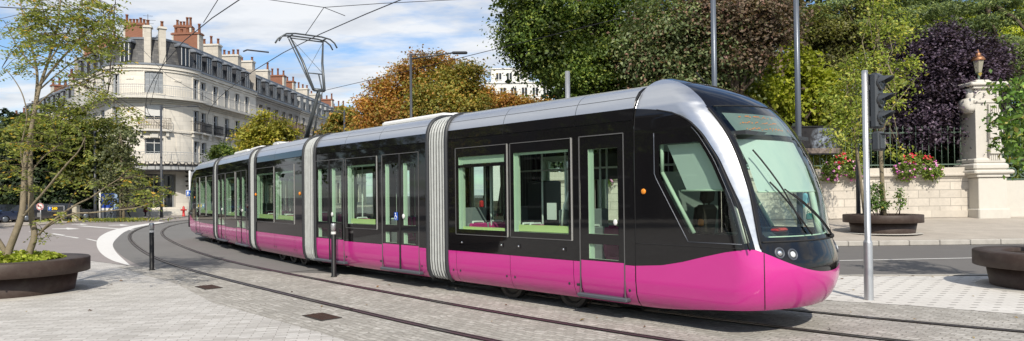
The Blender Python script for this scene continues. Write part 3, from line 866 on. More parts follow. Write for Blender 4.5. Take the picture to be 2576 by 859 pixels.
# wipers
for (y0, z0), (ym, zm), (ya, za), (yb_, zb) in [((.30, 1.235), (-.62, 1.86), (-.86, 2.36), (-.46, 1.42)), ((.36, 1.235), (-.50, 1.80), (-.80, 1.95), (-.30, 1.28))]:
    mb = MB(); L = lambda a, b, k: surf(a[0] + (b[0] - a[0]) * k, a[1] + (b[1] - a[1]) * k, .035)[0]
    mb.tube([L((y0, z0), (ym, zm), k) for k in np.linspace(0, 1, 6)], .009, 6); mb.tube([L((ya, za), (yb_, zb), k) for k in np.linspace(0, 1, 8)], .011, 6)
    p, n = surf(y0, z0, .02); mb.sphere(p, .035, 8)
    mb.build('wiper', M['rubber'], cab)
# cab interior
mb = MB()
mb.prism([(5.35, -1.08), (6.05, -1.08), (6.42, -.6), (6.52, 0), (6.42, .6), (6.05, 1.08), (5.35, 1.08)], .85, 1.12, 0)
mb.box((5.75, -.35, 1.20), (.6, .9, .16), 1, bev=.06); mb.box((5.62, .55, 1.22), (.5, .6, .18), 1, bev=.06)
mb.box((6.2, -.25, 1.33), (.12, .3, .05), 2, bev=.02)
mb.box((4.62, 0, 1.5), (.05, 2.3, 2.3), 0) if False else None
mb.build('dashboard', [M['t_dash'] if 't_dash' in M else plain('dashboard_plastic', (.07, .055, .085), .5), M['t_dark'], M['red']], cab)
mb = MB()
Mx = Matrix.Translation((5.0, -.1, 1.35)) @ Matrix.Rotation(R(8), 4, 'Y')
mb.box((0, 0, 0), (.14, .5, .62), 0, M=Mx, bev=.05); mb.box((.0, 0, .44), (.12, .3, .22), 0, M=Mx, bev=.05); mb.box((.2, 0, -.3), (.46, .5, .12), 0, M=Mx, bev=.04)
mb.tube([Mx @ Vector((0, -.07, .3)), Mx @ Vector((0, -.07, .4))], .012, 6, 1); mb.tube([Mx @ Vector((0, .07, .3)), Mx @ Vector((0, .07, .4))], .012, 6, 1)
mb.tube([Mx @ Vector((.0, -.3, -.1)), Mx @ Vector((.3, -.32, -.08))], .04, 8, 0); mb.box((.14, -.34, .08), (.09, .05, .1), 2, M=Mx, bev=.02); mb.box((.1, 0, -.65), (.2, .2, .6), 0, M=Mx)
mb.build('driver_seat', [plain('driver_seat_cloth', (.035, .024, .018), .85), M['chrome'], plain('orange_button', (.7, .22, .02), .5)], cab)
mb = MB()                                                   # windscreen blind, side blind
nb_ = 14; zt, zb = 2.57, 1.86
vs = []
for z in (zt, (zt + zb) / 2, zb):
    for i in range(nb_ + 1):
        y = -.90 + 1.62 * i / nb_; p, n = surf(y, z, -.10); vs.append(p)
mb.add(vs, [(r * (nb_ + 1) + i, r * (nb_ + 1) + i + 1, (r + 1) * (nb_ + 1) + i + 1, (r + 1) * (nb_ + 1) + i) for r in range(2) for i in range(nb_)], 0, True)
mb.tube([surf(y, zb, -.10)[0] for y in np.linspace(-.9, .72, 8)], .012, 6, 1); mb.build('sunblind', [M['t_blind'], M['t_reveal']], cab)
mb = MB(); mb.quad((5.05, -1.10, 2.49), (5.55, -1.10, 2.49), (5.90, -1.08, 1.87), (5.33, -1.08, 1.87)); mb.tube([(5.25, -1.085, 1.865), (5.92, -1.085, 1.865)], .014, 6, 1)
mb.build('sunblind', [M['t_blind'], M['t_reveal']], cab)
mb = MB()                                                   # pale pillar linings inside the cab
for sg in (-1, 1):
    for (a, b) in (((4.98, 2.55), (4.98, 2.12)), ((4.98, 2.12), (5.46, 1.30))):
        mb.tube([(a[0], sg * 1.13, a[1]), (b[0], sg * 1.13, b[1])], .028, 6)
    mb.tube([(xb(z) - (.08 if sg < 0 else .02), sg * 1.13, z) for z in np.arange(1.2, 2.7, .15)], .045 if sg < 0 else .03, 6)
    mb.tube([surf(sg * .99, z, -.13)[0] for z in np.arange(1.25, 2.95, .15)], .05, 6)
    mb.tube([(4.98, sg * 1.13, 2.55), (5.5, sg * 1.13, 2.55)], .04, 6)
mb.tube([surf(y, 1.28, -.07)[0] for y in np.linspace(-.9, .9, 12)], .012, 6)
mb.build('pillar_lining', M['t_reveal'], cab)
mb = MB()                                                   # destination display behind the glass
pts = []
for z in (2.62, 2.92):
    for i in range(13): pts.append(surf(-.86 + 1.72 * i / 12, z, -.05)[0])
mb.add(pts, [(i, i + 1, 14 + i, 13 + i) for i in range(12)], 0, True)
mb.box((5.86, 0, 2.60), (.5, 1.9, .05), 2)
r2 = random.Random(4)
for z, y0, y1, skip in [(2.855, -.74, .02, .3), (2.77, -.74, .06, .12), (2.685, -.70, .05, .1), (2.70, .25, .36, .1)]:
    y = y0
    while y < y1:
        wd = r2.uniform(.012, .035)
        if r2.random() > skip:
            p, n = surf(y, z + r2.choice((0, 0, .012, -.012)), -.042); q = surf(y + wd, z, -.042)[0]; q.z = p.z
            u_ = Vector((0, 0, .012)); mb.add([p, q, q + u_, p + u_], [(0, 1, 2, 3)], 1)
        y += wd + r2.uniform(.008, .02)
mb.build('destination_display', [plain('display_reflection_grey', (.15, .18, .17), .4), M['e_orange'], M['t_dark']], cab)  # board colour lightened to carry the reflection in the glass
mb = MB(); mb.box((4.62, .2, 1.35), (.04, 1.5, 1.6), 0); mb.box((4.62, 0, 2.6), (.04, 2.3, .3), 0); mb.build('cab_bulkhead', M['t_int'], cab)
mb = MB(); mb.box((5.5, 0, .62), (1.4, 1.9, .05)); mb.box((5.1, 0, .34), (1.1, 1.5, .16)); mb.build('underframe', M['t_under'], cab)
mb = MB(); mb.tube([(4.9, .15, 3.5), (4.75, .17, 3.68)], .012, 6); mb.build('aerial', M['black'], cab)
for x in (1.62, 3.05): wheel(cab, x)
for y in (-.86, .86):
    mb = MB(); mb.box((2.33, y, .33), (.9, .08, .12)); mb.build('bogie_frame', M['t_under2'], cab)
for x, y, f in [(1.0, -.80, 1), (1.0, -.32, 1), (1.75, -.80, -1), (2.5, -.8, 1), (2.5, .8, 1), (3.2, -.8, -1), (1.0, .8, 1), (1.75, .8, -1), (3.75, .2, 1), (3.72, -.35, 1)]:
    seat(cab, x, y, f)
for x, y in [(.75, -.5), (2.05, -.45), (3.35, -.45), (3.35, .5), (2.05, .45), (4.45, .6)]: grab(cab, [(x, y, .35), (x, y, 2.72)])
grab(cab, [(.4, .5, 2.3), (4.3, .5, 2.3)])
grab(cab, [(2.9, -.9, 1.25), (2.95, -.9, 1.6), (3.1, -.88, 1.95)], .025, 'white')
for sec_, xs_ in ((cab, (.50, 3.46)),):
    for x in xs_:
        for y in (-.72, .72):
            mb = MB(); mb.box((x, y, 1.0), (.03, .62, 1.2), 0, bev=.01); mb.tube([(x, y - .3 * (1 if y < 0 else -1) * -1, .4), (x, y - .3 * (1 if y < 0 else -1) * -1, 2.6)], .016, 6, 1); mb.build('draught_screen', [M['t_seat2'], M['t_pole']], sec_)
mb = MB(); mb.box((2.6, .85, 2.35), (1.6, .35, .5), 0, bev=.04); mb.build('equipment_case', M['t_dark'], cab)
mb = MB(); mb.box((.95, .75, 1.35), (.5, .5, 1.5), 0, bev=.03); mb.build('equipment_case', M['t_dark'], cab)
ticket(cab, 2.75, -.62); ticket(cab, 3.3, .55)
mb = MB(); mb.box((2.55, -.75, 1.55), (.2, .02, .28)); mb.build('notice', M['white'], cab)
for x in (.72, 1.78, 2.2, 3.2):
    mb = MB(); mb.box((x, -1.203, .98), (.12, .012, .07), 0); mb.sphere((x + .02, -1.21, .98), .018, 8, 1); mb.build('panel_lock', [M['t_black'], M['chrome']], cab)

# ---------------- passenger sections
def span(i): return float(np.hypot(*(JC[i] - JC[i + 1])))
L1, L2, L3 = span(0), span(1), span(2)
S1 = section(tram, 'passenger_section', .30, L1 - .30, [('door2', .30 + .02, 1.69), ('win', 1.79, 3.14), ('door2', 3.32, 4.66)], [1.74, 3.2], (1.69, 3.32))
place(S1, JC[1], (JC[0] - JC[1]) / L1)
S2 = section(tram, 'bogie_section', .30, L2 - .30, [('win', .36, 2.06), ('win', 2.10, 3.72)], [2.08], (.36, 2.08, 3.72))
place(S2, JC[2], (JC[1] - JC[2]) / L2)
S3 = section(tram, 'passenger_section', .30, L3 - .30, [('door2', .34, 1.69), ('win', 1.79, 3.30), ('door2', 3.42, 4.86)], [1.74, 3.4], (1.69, 3.42))
place(S3, JC[3], (JC[2] - JC[3]) / L3)
for s, L in ((S1, L1), (S3, L3)):
    for x, y in [(.7, -.45), (1.75, -.75), (1.75, .45), (3.2, -.75), (3.2, .45), (4.3, -.45)]: grab(s, [(x, y, .35), (x, y, 2.72)])
    for x, y, f in [(2.1, -.8, 1), (2.85, -.8, -1), (2.1, .8, 1), (2.85, .8, -1), (2.1, .33, 1)]: seat(s, x, y, f)
    grab(s, [(2.7, -.9, 1.25), (2.72, -.9, 1.6), (2.85, -.88, 1.95)], .025, 'white'); ticket(s, 2.5, -.6)
for x, y, f in [(.9, -.8, 1), (1.6, -.8, -1), (2.5, -.8, 1), (3.2, -.8, -1), (.9, .8, 1), (1.6, .8, -1), (2.5, .8, 1), (3.2, .8, -1)]: seat(S2, x, y, f)
for x in (.5, 2.05, 3.75): grab(S2, [(x, -.5, .35), (x, -.5, 2.72)]); grab(S2, [(x, .5, .35), (x, .5, 2.72)])
for x in (1.55, 2.5, 3.3): wheel(S2, x)
for x in (.22, 4.0):
    mb = MB(); mb.sphere((x + .12, -1.205, 1.92), .05, 14, 0, (1, .6, 1)); mb.build('side_marker', M['amber'], S2)
mb = MB()                                                      # wheelchair mark on the first section's front door
mb.box((3.86, -1.206, 1.42), (.13, .006, .16), 0); mb.sphere((3.85, -1.212, 1.475), .014, 8, 1); mb.tube([(3.85, -1.211, 1.46), (3.855, -1.211, 1.42), (3.885, -1.211, 1.415), (3.895, -1.211, 1.375)], .007, 5, 1)
mb.lathe([(.030, 0), (.036, .003), (.042, 0)], (3.85, -1.209, 1.395), 16, 1, True, Matrix.Rotation(R(90), 3, 'X'))
mb.build('wheelchair_sign', [plain('sign_blue', (.02, .10, .5), .4), M['white']], S1)
for s, x0, x1 in ((S1, 2.6, 4.9), (S2, .5, 1.0), (S3, 1.0, 3.0), (S3, 3.4, 4.8)):
    mb = MB(); mb.box(((x0 + x1) / 2, 0, 3.43), (x1 - x0, 1.5, .12), 0, bev=.04); mb.box(((x0 + x1) / 2, .1, 3.5), (x1 - x0 - .3, .9, .06), 0, bev=.02); mb.build('roof_equipment', M['white'], s)
# ---------------- rear cab: a copy of the front one, turned round
mb = None
rear = copy_tree(cab, tram)
place(rear, JC[3], (JE - JC[3]) / np.hypot(*(JE - JC[3])))
# ---------------- bellows
def bellows(c, d0, d1):
    """d0: direction of the section behind, d1: of the section ahead"""
    a0, a1 = math.atan2(d0[1], d0[0]), math.atan2(d1[1], d1[0])
    mb = MB(); n = 7; rings = []
    prof = [(z, y) for z, y in PROF]
    full = [(-y, z) for z, y in prof] + [(y, z) for z, y in prof[::-1]]
    N = n * 4
    for i in range(N + 1):
        t = i / N; ph = (i % 4)
        off = (-.085, -.03, -.005, -.03)[ph]
        if t < .5: org = Vector((c[0] - d0[0] * .30 * (1 - 2 * t), c[1] - d0[1] * .30 * (1 - 2 * t), 0))
        else: org = Vector((c[0] + d1[0] * .30 * (2 * t - 1), c[1] + d1[1] * .30 * (2 * t - 1), 0))
        a = a0 + (a1 - a0) * t; ny = Vector((-math.sin(a), math.cos(a), 0))
        for y, z in full:
            yy = y + (off if y > 0 else -off) ; zz = z + (off if z > 3.3 else 0)
            rings.append(org + ny * yy + Vector((0, 0, zz)))
    k = len(full)
    fs = []
    for i in range(N):
        for j in range(k - 1): fs.append((i * k + j, (i + 1) * k + j, (i + 1) * k + j + 1, i * k + j + 1))
    vs = [TINV @ v for v in rings]
    mb.add(vs, fs, 0, False)
    q = 0
    for i in range(N):
        for j in range(k - 1):
            if i % 4 in (0, 3): mb.m[q] = 1
            q += 1
    b = mb.build('bellows', [M['t_white'], M['t_groove']], tram)
    for t, dd in ((-.285, d0), (.285, d1)):
        mb = MB(); ny = Vector((-dd[1], dd[0], 0)); org = Vector((c[0] + dd[0] * t, c[1] + dd[1] * t, 0))
        mb.tube([TINV @ (org + ny * (y * 1.0) + Vector((0, 0, z))) for y, z in full], .045, 6); mb.build('bellows_frame', M['t_dark'], b)
u2 = [DN] + [(JC[i] - JC[i + 1]) / span(i) for i in range(3)]
dr = (JC[3] - JE) / np.hypot(*(JC[3] - JE))
for i in range(4): bellows(JC[i], u2[i + 1] if i < 3 else dr, u2[i])
# ---------------- pantograph on the bogie section
mb = MB()
mb.box((1.45, 0, 3.50), (1.1, .5, .10), 0); 
for y in (-.35, .35):
    for x in (.95, 1.9): mb.lathe([(.05, 3.4), (.07, 3.43), (.05, 3.46), (.07, 3.49), (.05, 3.52), (0, 3.52)], (x, y, 0), 12, 1)
pan = mb.build('pantograph', [M['wire2'] if 'wire2' in M else plain('pantograph_steel', (.10, .11, .115), .4, .5), plain('insulator_brown', (.12, .05, .03), .3)], tram)
place(pan, JC[2], u2[2])
PM = pan.data.materials[0]
def pp(name, segs):
    mb = MB()
    for pts, r in segs: mb.tube(pts, r, 8)
    mb.build(name, PM, pan)
pp('lower_arm', [([(1.28, 0, 3.55), (2.36, 0, 4.90)], [.075, .055]), ([(1.62, .06, 3.55), (2.46, .06, 4.84)], .018)])
pp('upper_arm', [([(2.36, -.16, 4.90), (2.36, .16, 4.90)], .05), ([(2.36, -.16, 4.90), (1.86, -.30, 5.80), (1.42, -.50, 6.55)], [.042, .035, .022]), ([(2.36, .16, 4.90), (1.86, .30, 5.80), (1.42, .50, 6.55)], [.042, .035, .022]),
                 ([(2.08, -.24, 5.42), (2.08, .24, 5.42)], .018), ([(2.08, .1, 5.42), (2.34, .1, 4.92)], .02), ([(2.05, -.24, 5.45), (1.45, .48, 6.5)], .006), ([(2.05, .24, 5.45), (1.45, -.48, 6.5)], .006), ([(2.42, -.22, 4.92), (1.40, -.54, 6.5)], .018)])
hd = []
for x in (1.24, 1.58):
    hd.append(([(x, -.88, 6.36), (x, -.80, 6.50), (x, -.66, 6.60), (x, -.4, 6.64), (x, .4, 6.64), (x, .66, 6.60), (x, .80, 6.50), (x, .88, 6.36)], .024))
for y in (-.5, .5): hd.append(([(1.2, y, 6.58), (1.62, y, 6.58)], .022))
hd.append(([(1.41, -.5, 6.53), (1.41, .5, 6.53)], .02))
pp('collector_head', hd)
# ================================================================ BUILDINGS
def stone(name, base, bw=1.1, bh=.42, joint=.10, stain=.4, seed=0., mort=.012):
    t = NT(name); p = t.coord()
    sx = t.node('SeparateXYZ'); t.l.new(p, sx.inputs[0])
    cv = t.node('CombineXYZ'); t.l.new(t.math('ADD', t.math('ADD', sx.outputs[0], sx.outputs[1]), seed), cv.inputs[0]); t.l.new(sx.outputs[2], cv.inputs[1])
    br = t.node('TexBrick'); t.l.new(cv.outputs[0], br.inputs['Vector']); br.inputs['Scale'].default_value = 1
    br.inputs['Brick Width'].default_value = bw; br.inputs['Row Height'].default_value = bh; br.inputs['Mortar Size'].default_value = mort
    br.inputs['Color1'].default_value = (0, 0, 0, 1); br.inputs['Color2'].default_value = (1, 1, 1, 1)
    c = t.mix(br.outputs['Color'], tuple(x * .9 for x in base), tuple(min(1, x * 1.06) for x in base))
    n = t.noise(p, .5, 6, .7); n2 = t.noise(p, 6, 5, .7)
    c = t.mix(t.math('MULTIPLY', t.ramp(n, [(.45, 0.), (.8, 1.)]), stain), c, tuple(x * .55 for x in base))
    c = t.mix(t.math('MULTIPLY', t.ramp(n2, [(.45, 0.), (.75, 1.)]), stain * .5), c, tuple(x * .6 for x in base))
    c = t.mix(t.math('MULTIPLY', br.outputs['Fac'], joint * 4), c, tuple(x * .5 for x in base))
    return t.done(t.pbr(c, .85, 0, .2, t.bump(t.math('SUBTRACT', t.math('MULTIPLY', n2, .4), br.outputs['Fac']), .3, .02)))
M['b_white'] = stone('white_limestone', (.70, .655, .575), 1.2, .45, .05, .16)
M['b_cream'] = stone('cream_limestone', (.55, .51, .44), 1.2, .45, .07, .35)
M['b_grey'] = stone('grey_stone', (.36, .33, .29), 1.2, .45, .10, .6)
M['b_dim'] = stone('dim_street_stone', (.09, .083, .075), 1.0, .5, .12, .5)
M['trim'] = stone('trim_stone', (.60, .575, .52), 2.5, 3, .05, .35)
def slate():
    t = NT('patched_slate'); p = t.coord()
    sx = t.node('SeparateXYZ'); t.l.new(p, sx.inputs[0]); cv = t.node('CombineXYZ')
    t.l.new(t.math('ADD', sx.outputs[0], t.math('MULTIPLY', sx.outputs[1], .7)), cv.inputs[0]); t.l.new(sx.outputs[2], cv.inputs[1])
    br = t.node('TexBrick'); t.l.new(cv.outputs[0], br.inputs['Vector']); br.inputs['Scale'].default_value = 1
    br.inputs['Brick Width'].default_value = .5; br.inputs['Row Height'].default_value = .24; br.inputs['Mortar Size'].default_value = .012
    br.inputs['Color1'].default_value = (0, 0, 0, 1); br.inputs['Color2'].default_value = (1, 1, 1, 1)
    c = t.ramp(br.outputs['Color'], [(0, (.035, .035, .04)), (.5, (.058, .058, .063)), (.8, (.11, .105, .10)), (1, (.048, .048, .053))])
    c = t.mix(t.math('MULTIPLY', t.noise(p, .9, 5, .7), .5), c, (.16, .155, .14))
    c = t.mix(br.outputs['Fac'], c, (.03, .03, .03))
    return t.done(t.pbr(c, .6, 0, .4))
M['slate'] = slate()
M['zinc'] = plain('zinc_roof', (.22, .24, .27), .45, .3, .4, .25, .6)
M['brick'] = stone('chimney_brick', (.29, .135, .088), .24, .08, .12, .4)
M['pot'] = plain('terracotta', (.25, .105, .06), .8, 0, .2, .3, 6)
M['win_dark'] = gloss('window_dark_glass', (.02, .024, .03), .04)
M['shutter'] = plain('shutter_grey', (.34, .36, .38), .6, 0, .3, .15, 3)
M['win_white'] = plain('window_white_wood', (.62, .62, .60), .6)
M['iron_dark'] = plain('wrought_iron', (.045, .042, .042), .6)
M['iron_pale'] = plain('pale_painted_iron', (.42, .43, .43), .6)
M['balc_brown'] = plain('brown_balcony', (.14, .075, .055), .7)
M['dormer'] = plain('dormer_lead', (.055, .058, .068), .5, .1, .4, .3, 2)

def facade(mb, mf, s0, s1, z0, z1, holes, ds=99, m=0):
    xs = sorted({s0, s1, *[h[0] for h in holes], *[h[1] for h in holes], *[s0 + ds * i for i in range(1, int((s1 - s0) / ds) + 1) if s0 + ds * i < s1 - 1e-3]})
    zs = sorted({z0, z1, *[h[2] for h in holes], *[h[3] for h in holes]})
    for a, b in zip(xs[:-1], xs[1:]):
        for c, d in zip(zs[:-1], zs[1:]):
            x, z = (a + b) / 2, (c + d) / 2
            if any(h[0] < x < h[1] and h[2] < z < h[3] for h in holes): continue
            mb.quad(mf(a, c, 0), mf(b, c, 0), mf(b, d, 0), mf(a, d, 0), m)
def course(mb, mf, s0, s1, z0, z1, o, ds=99, m=0, i=-.05):
    """a projecting band"""
    n = max(1, int(math.ceil((s1 - s0) / ds)))
    S = [s0 + (s1 - s0) * k / n for k in range(n + 1)]
    for a, b in zip(S[:-1], S[1:]):
        mb.quad(mf(a, z0, o), mf(b, z0, o), mf(b, z1, o), mf(a, z1, o), m)
        mb.quad(mf(a, z1, o), mf(b, z1, o), mf(b, z1, i), mf(a, z1, i), m)
        mb.quad(mf(a, z0, i), mf(b, z0, i), mf(b, z0, o), mf(a, z0, o), m)
    for a, fl in ((s0, 0), (s1, 1)): mb.quad(mf(a, z0, i), mf(a, z0, o), mf(a, z1, o), mf(a, z1, i), m)
def bwindow(par, mf, a, b, z0, z1, style='plain', frame='win_white', dep=.28, surround=True):
    mb = MB()
    mb.quad(mf(a, z0, -dep), mf(b, z0, -dep), mf(b, z1, -dep), mf(a, z1, -dep), 1)
    for p, q in (((a, z0), (b, z0)), ((b, z0), (b, z1)), ((b, z1), (a, z1)), ((a, z1), (a, z0))):
        mb.quad(mf(p[0], p[1], .0), mf(q[0], q[1], 0), mf(q[0], q[1], -dep), mf(p[0], p[1], -dep), 0)
    w = .07; mid = (a + b) / 2
    def bar(x0, x1, y0, y1, o=-.2, m=2):
        mb.quad(mf(x0, y0, o), mf(x1, y0, o), mf(x1, y1, o), mf(x0, y1, o), m)
        mb.quad(mf(x0, y0, o - .05), mf(x0, y0, o), mf(x0, y1, o), mf(x0, y1, o - .05), m); mb.quad(mf(x1, y0, o), mf(x1, y0, o - .05), mf(x1, y1, o - .05), mf(x1, y1, o), m)
    if style == 'closed':
        for k in range(4): bar(a + (b - a) * k / 4 + .015, a + (b - a) * (k + 1) / 4 - .015, z0 + .03, z1 - .03, -.12, 3)
        for k in range(4):
            x0, x1 = a + (b - a) * k / 4 + .08, a + (b - a) * (k + 1) / 4 - .08
            for zz in (.1, .4, .7): bar(x0, x1, z0 + (z1 - z0) * zz, z0 + (z1 - z0) * (zz + .2), -.10, 4)
    else:
        for x0, x1 in ((a, a + w), (b - w, b), (mid - w / 2, mid + w / 2)): bar(x0, x1, z0, z1)
        for y0, y1 in ((z0, z0 + w), (z1 - w, z1), (z0 + (z1 - z0) * .68, z0 + (z1 - z0) * .68 + w)): bar(a, b, y0, y1, -.195)
        if style == 'half': bar(a + .02, a + (b - a) * .3, z0 + .02, z1 - .02, -.1, 3); bar(b - (b - a) * .3, b - .02, z0 + .02, z1 - .02, -.1, 3)
        if style == 'blind': bar(a + .05, b - .05, z0 + (z1 - z0) * .25, z1 - .02, -.14, 2)
    if surround:
        for (x0, x1, y0, y1) in ((a - .14, a, z0, z1 + .16), (b, b + .14, z0, z1 + .16), (a, b, z1, z1 + .16), (a - .2, b + .2, z0 - .14, z0)):
            course(mb, mf, x0, x1, y0, y1, .05, m=0)
    return mb.build('window', [par['m'], M['win_dark'], M[frame], M['shutter'], plainshut], par['o'])
plainshut = plain('shutter_louvre', (.24, .26, .28), .6)
def railing(par, mf, s0, s1, z0, z1, o, mat, step=.16, name='balcony_railing', ds=.8, rich=False):
    mb = MB(); n = max(2, int((s1 - s0) / ds)); S = [s0 + (s1 - s0) * k / n for k in range(n + 1)]
    for zz, r in ((z1, .03), (z0 + .08, .02), (z0 + (z1 - z0) * .78, .015)): mb.tube([mf(s, zz, o) for s in S], r, 4, 0, True, False)
    k = max(2, int((s1 - s0) / step))
    for i in range(k + 1):
        s = s0 + (s1 - s0) * i / k; mb.tube([mf(s, z0, o), mf(s, z1, o)], .016 if not rich else .02, 4, 0, False, False)
        if rich and i < k:
            m_ = s + (s1 - s0) / k / 2
            mb.tube([mf(m_ + .06 * math.cos(a), (z0 + z1) / 2 + .32 * (z1 - z0) * math.sin(a), o) for a in np.linspace(0, 6.28, 9)], .016, 4, 0, False, False)
    for s in (s0, s1): mb.tube([mf(s, z1, o), mf(s, z1, 0)], .025, 4)
    return mb.build(name, M[mat], par['o'])
def console_balcony(par, mf, a, b, z0, z1, mat='iron_dark', o=.5):
    mb = MB(); course(mb, mf, a, b, z0 - .16, z0, o)
    for s in (a + .15, b - .3):
        course(mb, mf, s, s + .16, z0 - .6, z0 - .16, o * .55)
    mb.build('balcony_slab', M['trim'], par['o']); railing(par, mf, a + .03, b - .03, z0, z1, o - .05, mat, .11, rich=True)
def dormer(par, mf, s, w, z0, z1, depth=1.5, white=False, body='dormer', outx=-.15):
    mb = MB(); a, b = s - w / 2, s + w / 2
    F = lambda x, z, o: mf(x, z, o + outx)
    mb.quad(F(a, z0, 0), F(b, z0, 0), F(b, z1, 0), F(a, z1, 0), 0)
    mb.quad(F(a, z0, -depth), F(a, z0, 0), F(a, z1, 0), F(a, z1, -depth), 0); mb.quad(F(b, z0, 0), F(b, z0, -depth), F(b, z1, -depth), F(b, z1, 0), 0)
    for (x0, x1, zz0, zz1, o0, o1) in ((a - .14, b + .14, z1, z1 + .12, .16, -depth),):
        mb.quad(F(x0, zz0, o0), F(x1, zz0, o0), F(x1, zz1, o0), F(x0, zz1, o0), 3); mb.quad(F(x0, zz1, o0), F(x1, zz1, o0), F(x1 - .2, zz1 + .28, -.3), F(x0 + .2, zz1 + .28, -.3), 3)
        mb.quad(F(x0 + .2, zz1 + .28, -.3), F(x1 - .2, zz1 + .28, -.3), F(x1 - .2, zz1 + .28, o1), F(x0 + .2, zz1 + .28, o1), 3)
        mb.quad(F(x0, zz0, o1), F(x0, zz0, o0), F(x0, zz1, o0), F(x0, zz1, o1), 3); mb.quad(F(x1, zz0, o0), F(x1, zz0, o1), F(x1, zz1, o1), F(x1, zz1, o0), 3)
        for xx, s_ in ((x0, 1), (x1, -1)):
            mb.quad(F(xx, zz1, o0), F(xx + s_ * .2, zz1 + .28, -.3), F(xx + s_ * .2, zz1 + .28, o1), F(xx, zz1, o1), 3)
        mb.quad(F(x0, zz0, o0), F(x1, zz0, o0), F(x1, zz0, 0), F(x0, zz0, 0), 3)
    i = .16
    mb.quad(F(a + i, z0 + .1, .02), F(b - i, z0 + .1, .02), F(b - i, z1 - .15, .02), F(a + i, z1 - .15, .02), 1)
    for x0, x1 in ((a + i - .04, a + i + .06), ((a + b) / 2 - .05, (a + b) / 2 + .05), (b - i - .06, b - i + .04)):
        mb.quad(F(x0, z0 + .1, .05), F(x1, z0 + .1, .05), F(x1, z1 - .12, .05), F(x0, z1 - .12, .05), 2)
    return mb.build('dormer', [M[body], M['win_dark'], M['win_white'], M['zinc']], par['o'])
def chimney(par, c, w, d, h, rz, npot, brick=True, ends=True, pot_h=.7):
    """stack standing on z=c.z"""
    T = Matrix.Translation(c) @ Matrix.Rotation(rz, 4, 'Z'); mb = MB()
    mb.box((0, 0, h / 2), (w, d, h), 0, M=T)
    if ends:
        for s in (-1, 1): mb.box((s * (w / 2 - .09), 0, h / 2 - .02), (.2, d + .04, h - .06), 1, M=T)
    mb.box((0, 0, h + .05), (w + .22, d + .22, .16), 2, M=T); mb.box((0, 0, h + .17), (w + .06, d + .06, .1), 0, M=T)
    ch = mb.build('chimney', [M['brick'] if brick else M['b_cream'], M['b_cream'], M['trim'] if not brick else M['brick']], par['o'])
    for k in range(npot):
        x = (k - (npot - 1) / 2) * (w - .4) / max(1, npot - 1); ph = pot_h * random.choice((.75, 1, 1, 1.5))
        pm = MB(); pm.lathe([(.16, 0), (.14, ph * .5), (.13, ph * .85), (.17, ph * .87), (.17, ph), (.10, ph), (.10, ph * .9)], T @ Vector((x, 0, h + .22)), 10)
        pm.build('chimney_pot', M['pot'], ch)
def flat_map(org, d):
    d = Vector((d[0], d[1], 0)).normalized(); n = Vector((d.y, -d.x, 0)); o = Vector((org[0], org[1], 0))
    return lambda s, z, out: o + d * s + n * out + Vector((0, 0, z))

# ---- corner building with the round front
CBASE = Vector((-38.8, 73.0, 0)); RR = 4.9
corner = empty('corner_building', 'white corner block with a round front, slate mansard roof and brick chimneys', 'building', CBASE)
PAR = {'o': corner, 'm': M['b_white']}
rd = Vector((.0545, 1, 0)).normalized(); ld_ = Vector((-.729, .684, 0)).normalized()
nR = Vector((rd.y, -rd.x, 0)); nL = Vector((-ld_.y, ld_.x, 0))           # outward normals
if nL.y > 0: nL = -nL
aL, aR = math.atan2(nL.y, nL.x), math.atan2(nR.y, nR.x)
if aL > aR: aL -= 2 * math.pi
ARC = (aR - aL) * RR
def round_map(s, z, out):
    a = aL + s / RR
    return Vector((math.cos(a) * (RR + out), math.sin(a) * (RR + out), z))
LEN_R, LEN_L = 15.0, 12.5
oR = nR * (RR - .35) ; oL = nL * (RR - .35)
right_map = lambda s, z, out: oR + rd * s + nR * out + Vector((0, 0, z))
left_map = lambda s, z, out: oL + ld_ * (LEN_L - s) + nL * out + Vector((0, 0, z))   # runs toward the corner
Z1, Z2, Z3, Z4 = 5.2, 8.75, 12.2, 15.5
cA = ARC * .5
def sa(u):           # arc position of the point of the drum seen at survey column u
    best = None
    for k in range(200):
        s = ARC * k / 199; p = round_map(s, 8, 0) + CBASE
        uu = CX + CF * (p.x / p.y)
        if best is None or abs(uu - u) < best[0]: best = (abs(uu - u), s)
    return best[1]
sC, sR_, sL_ = sa(389), sa(495), sa(292)
rw = [(sC - .85, sC + .85, 12.65, 14.8, 'closed'), (sC - .85, sC + .85, 9.9, 11.5, 'blind'), (sC - .85, sC + .85, 6.4, 8.0, 'plain'),
      (sR_ - .5, sR_ + .5, 12.35, 14.6, 'half'), (sR_ - .5, sR_ + .5, 8.95, 11.2, 'half'), (sR_ - .5, sR_ + .5, 5.6, 7.9, 'half'),
      (sL_ - .5, sL_ + .5, 12.35, 14.6, 'half'), (sL_ - .5, sL_ + .5, 8.95, 11.2, 'half'), (sL_ - .5, sL_ + .5, 5.6, 7.9, 'half')]
mb = MB()
facade(mb, round_map, 0, ARC, 0, Z4, [w_[:4] for w_ in rw] + [(sC - 2.2, sC + 2.0, .7, 4.3)], .35)
for zz, o, h in ((Z1 - .2, .12, .3), (Z2 - .1, .10, .22), (Z4 - .35, .22, .35), (Z4 - .62, .10, .2), (.0, .08, .9)): course(mb, round_map, 0, ARC, zz, zz + h, o, .35)
for sx_ in (sC - 2.4, sC + 2.1):                           # flat pilaster panels and little plaques
    course(mb, round_map, sx_ - .02, sx_ + .35, Z1 + .3, Z2 - .2, .04, .35)
for sx_ in (sC - 2.6, sC + 1.9): course(mb, round_map, sx_, sx_ + .7, 14.0, 14.2, .06, .35)
mb.build('wall', M['b_white'], corner)
for w_ in rw: bwindow(PAR, round_map, *w_)
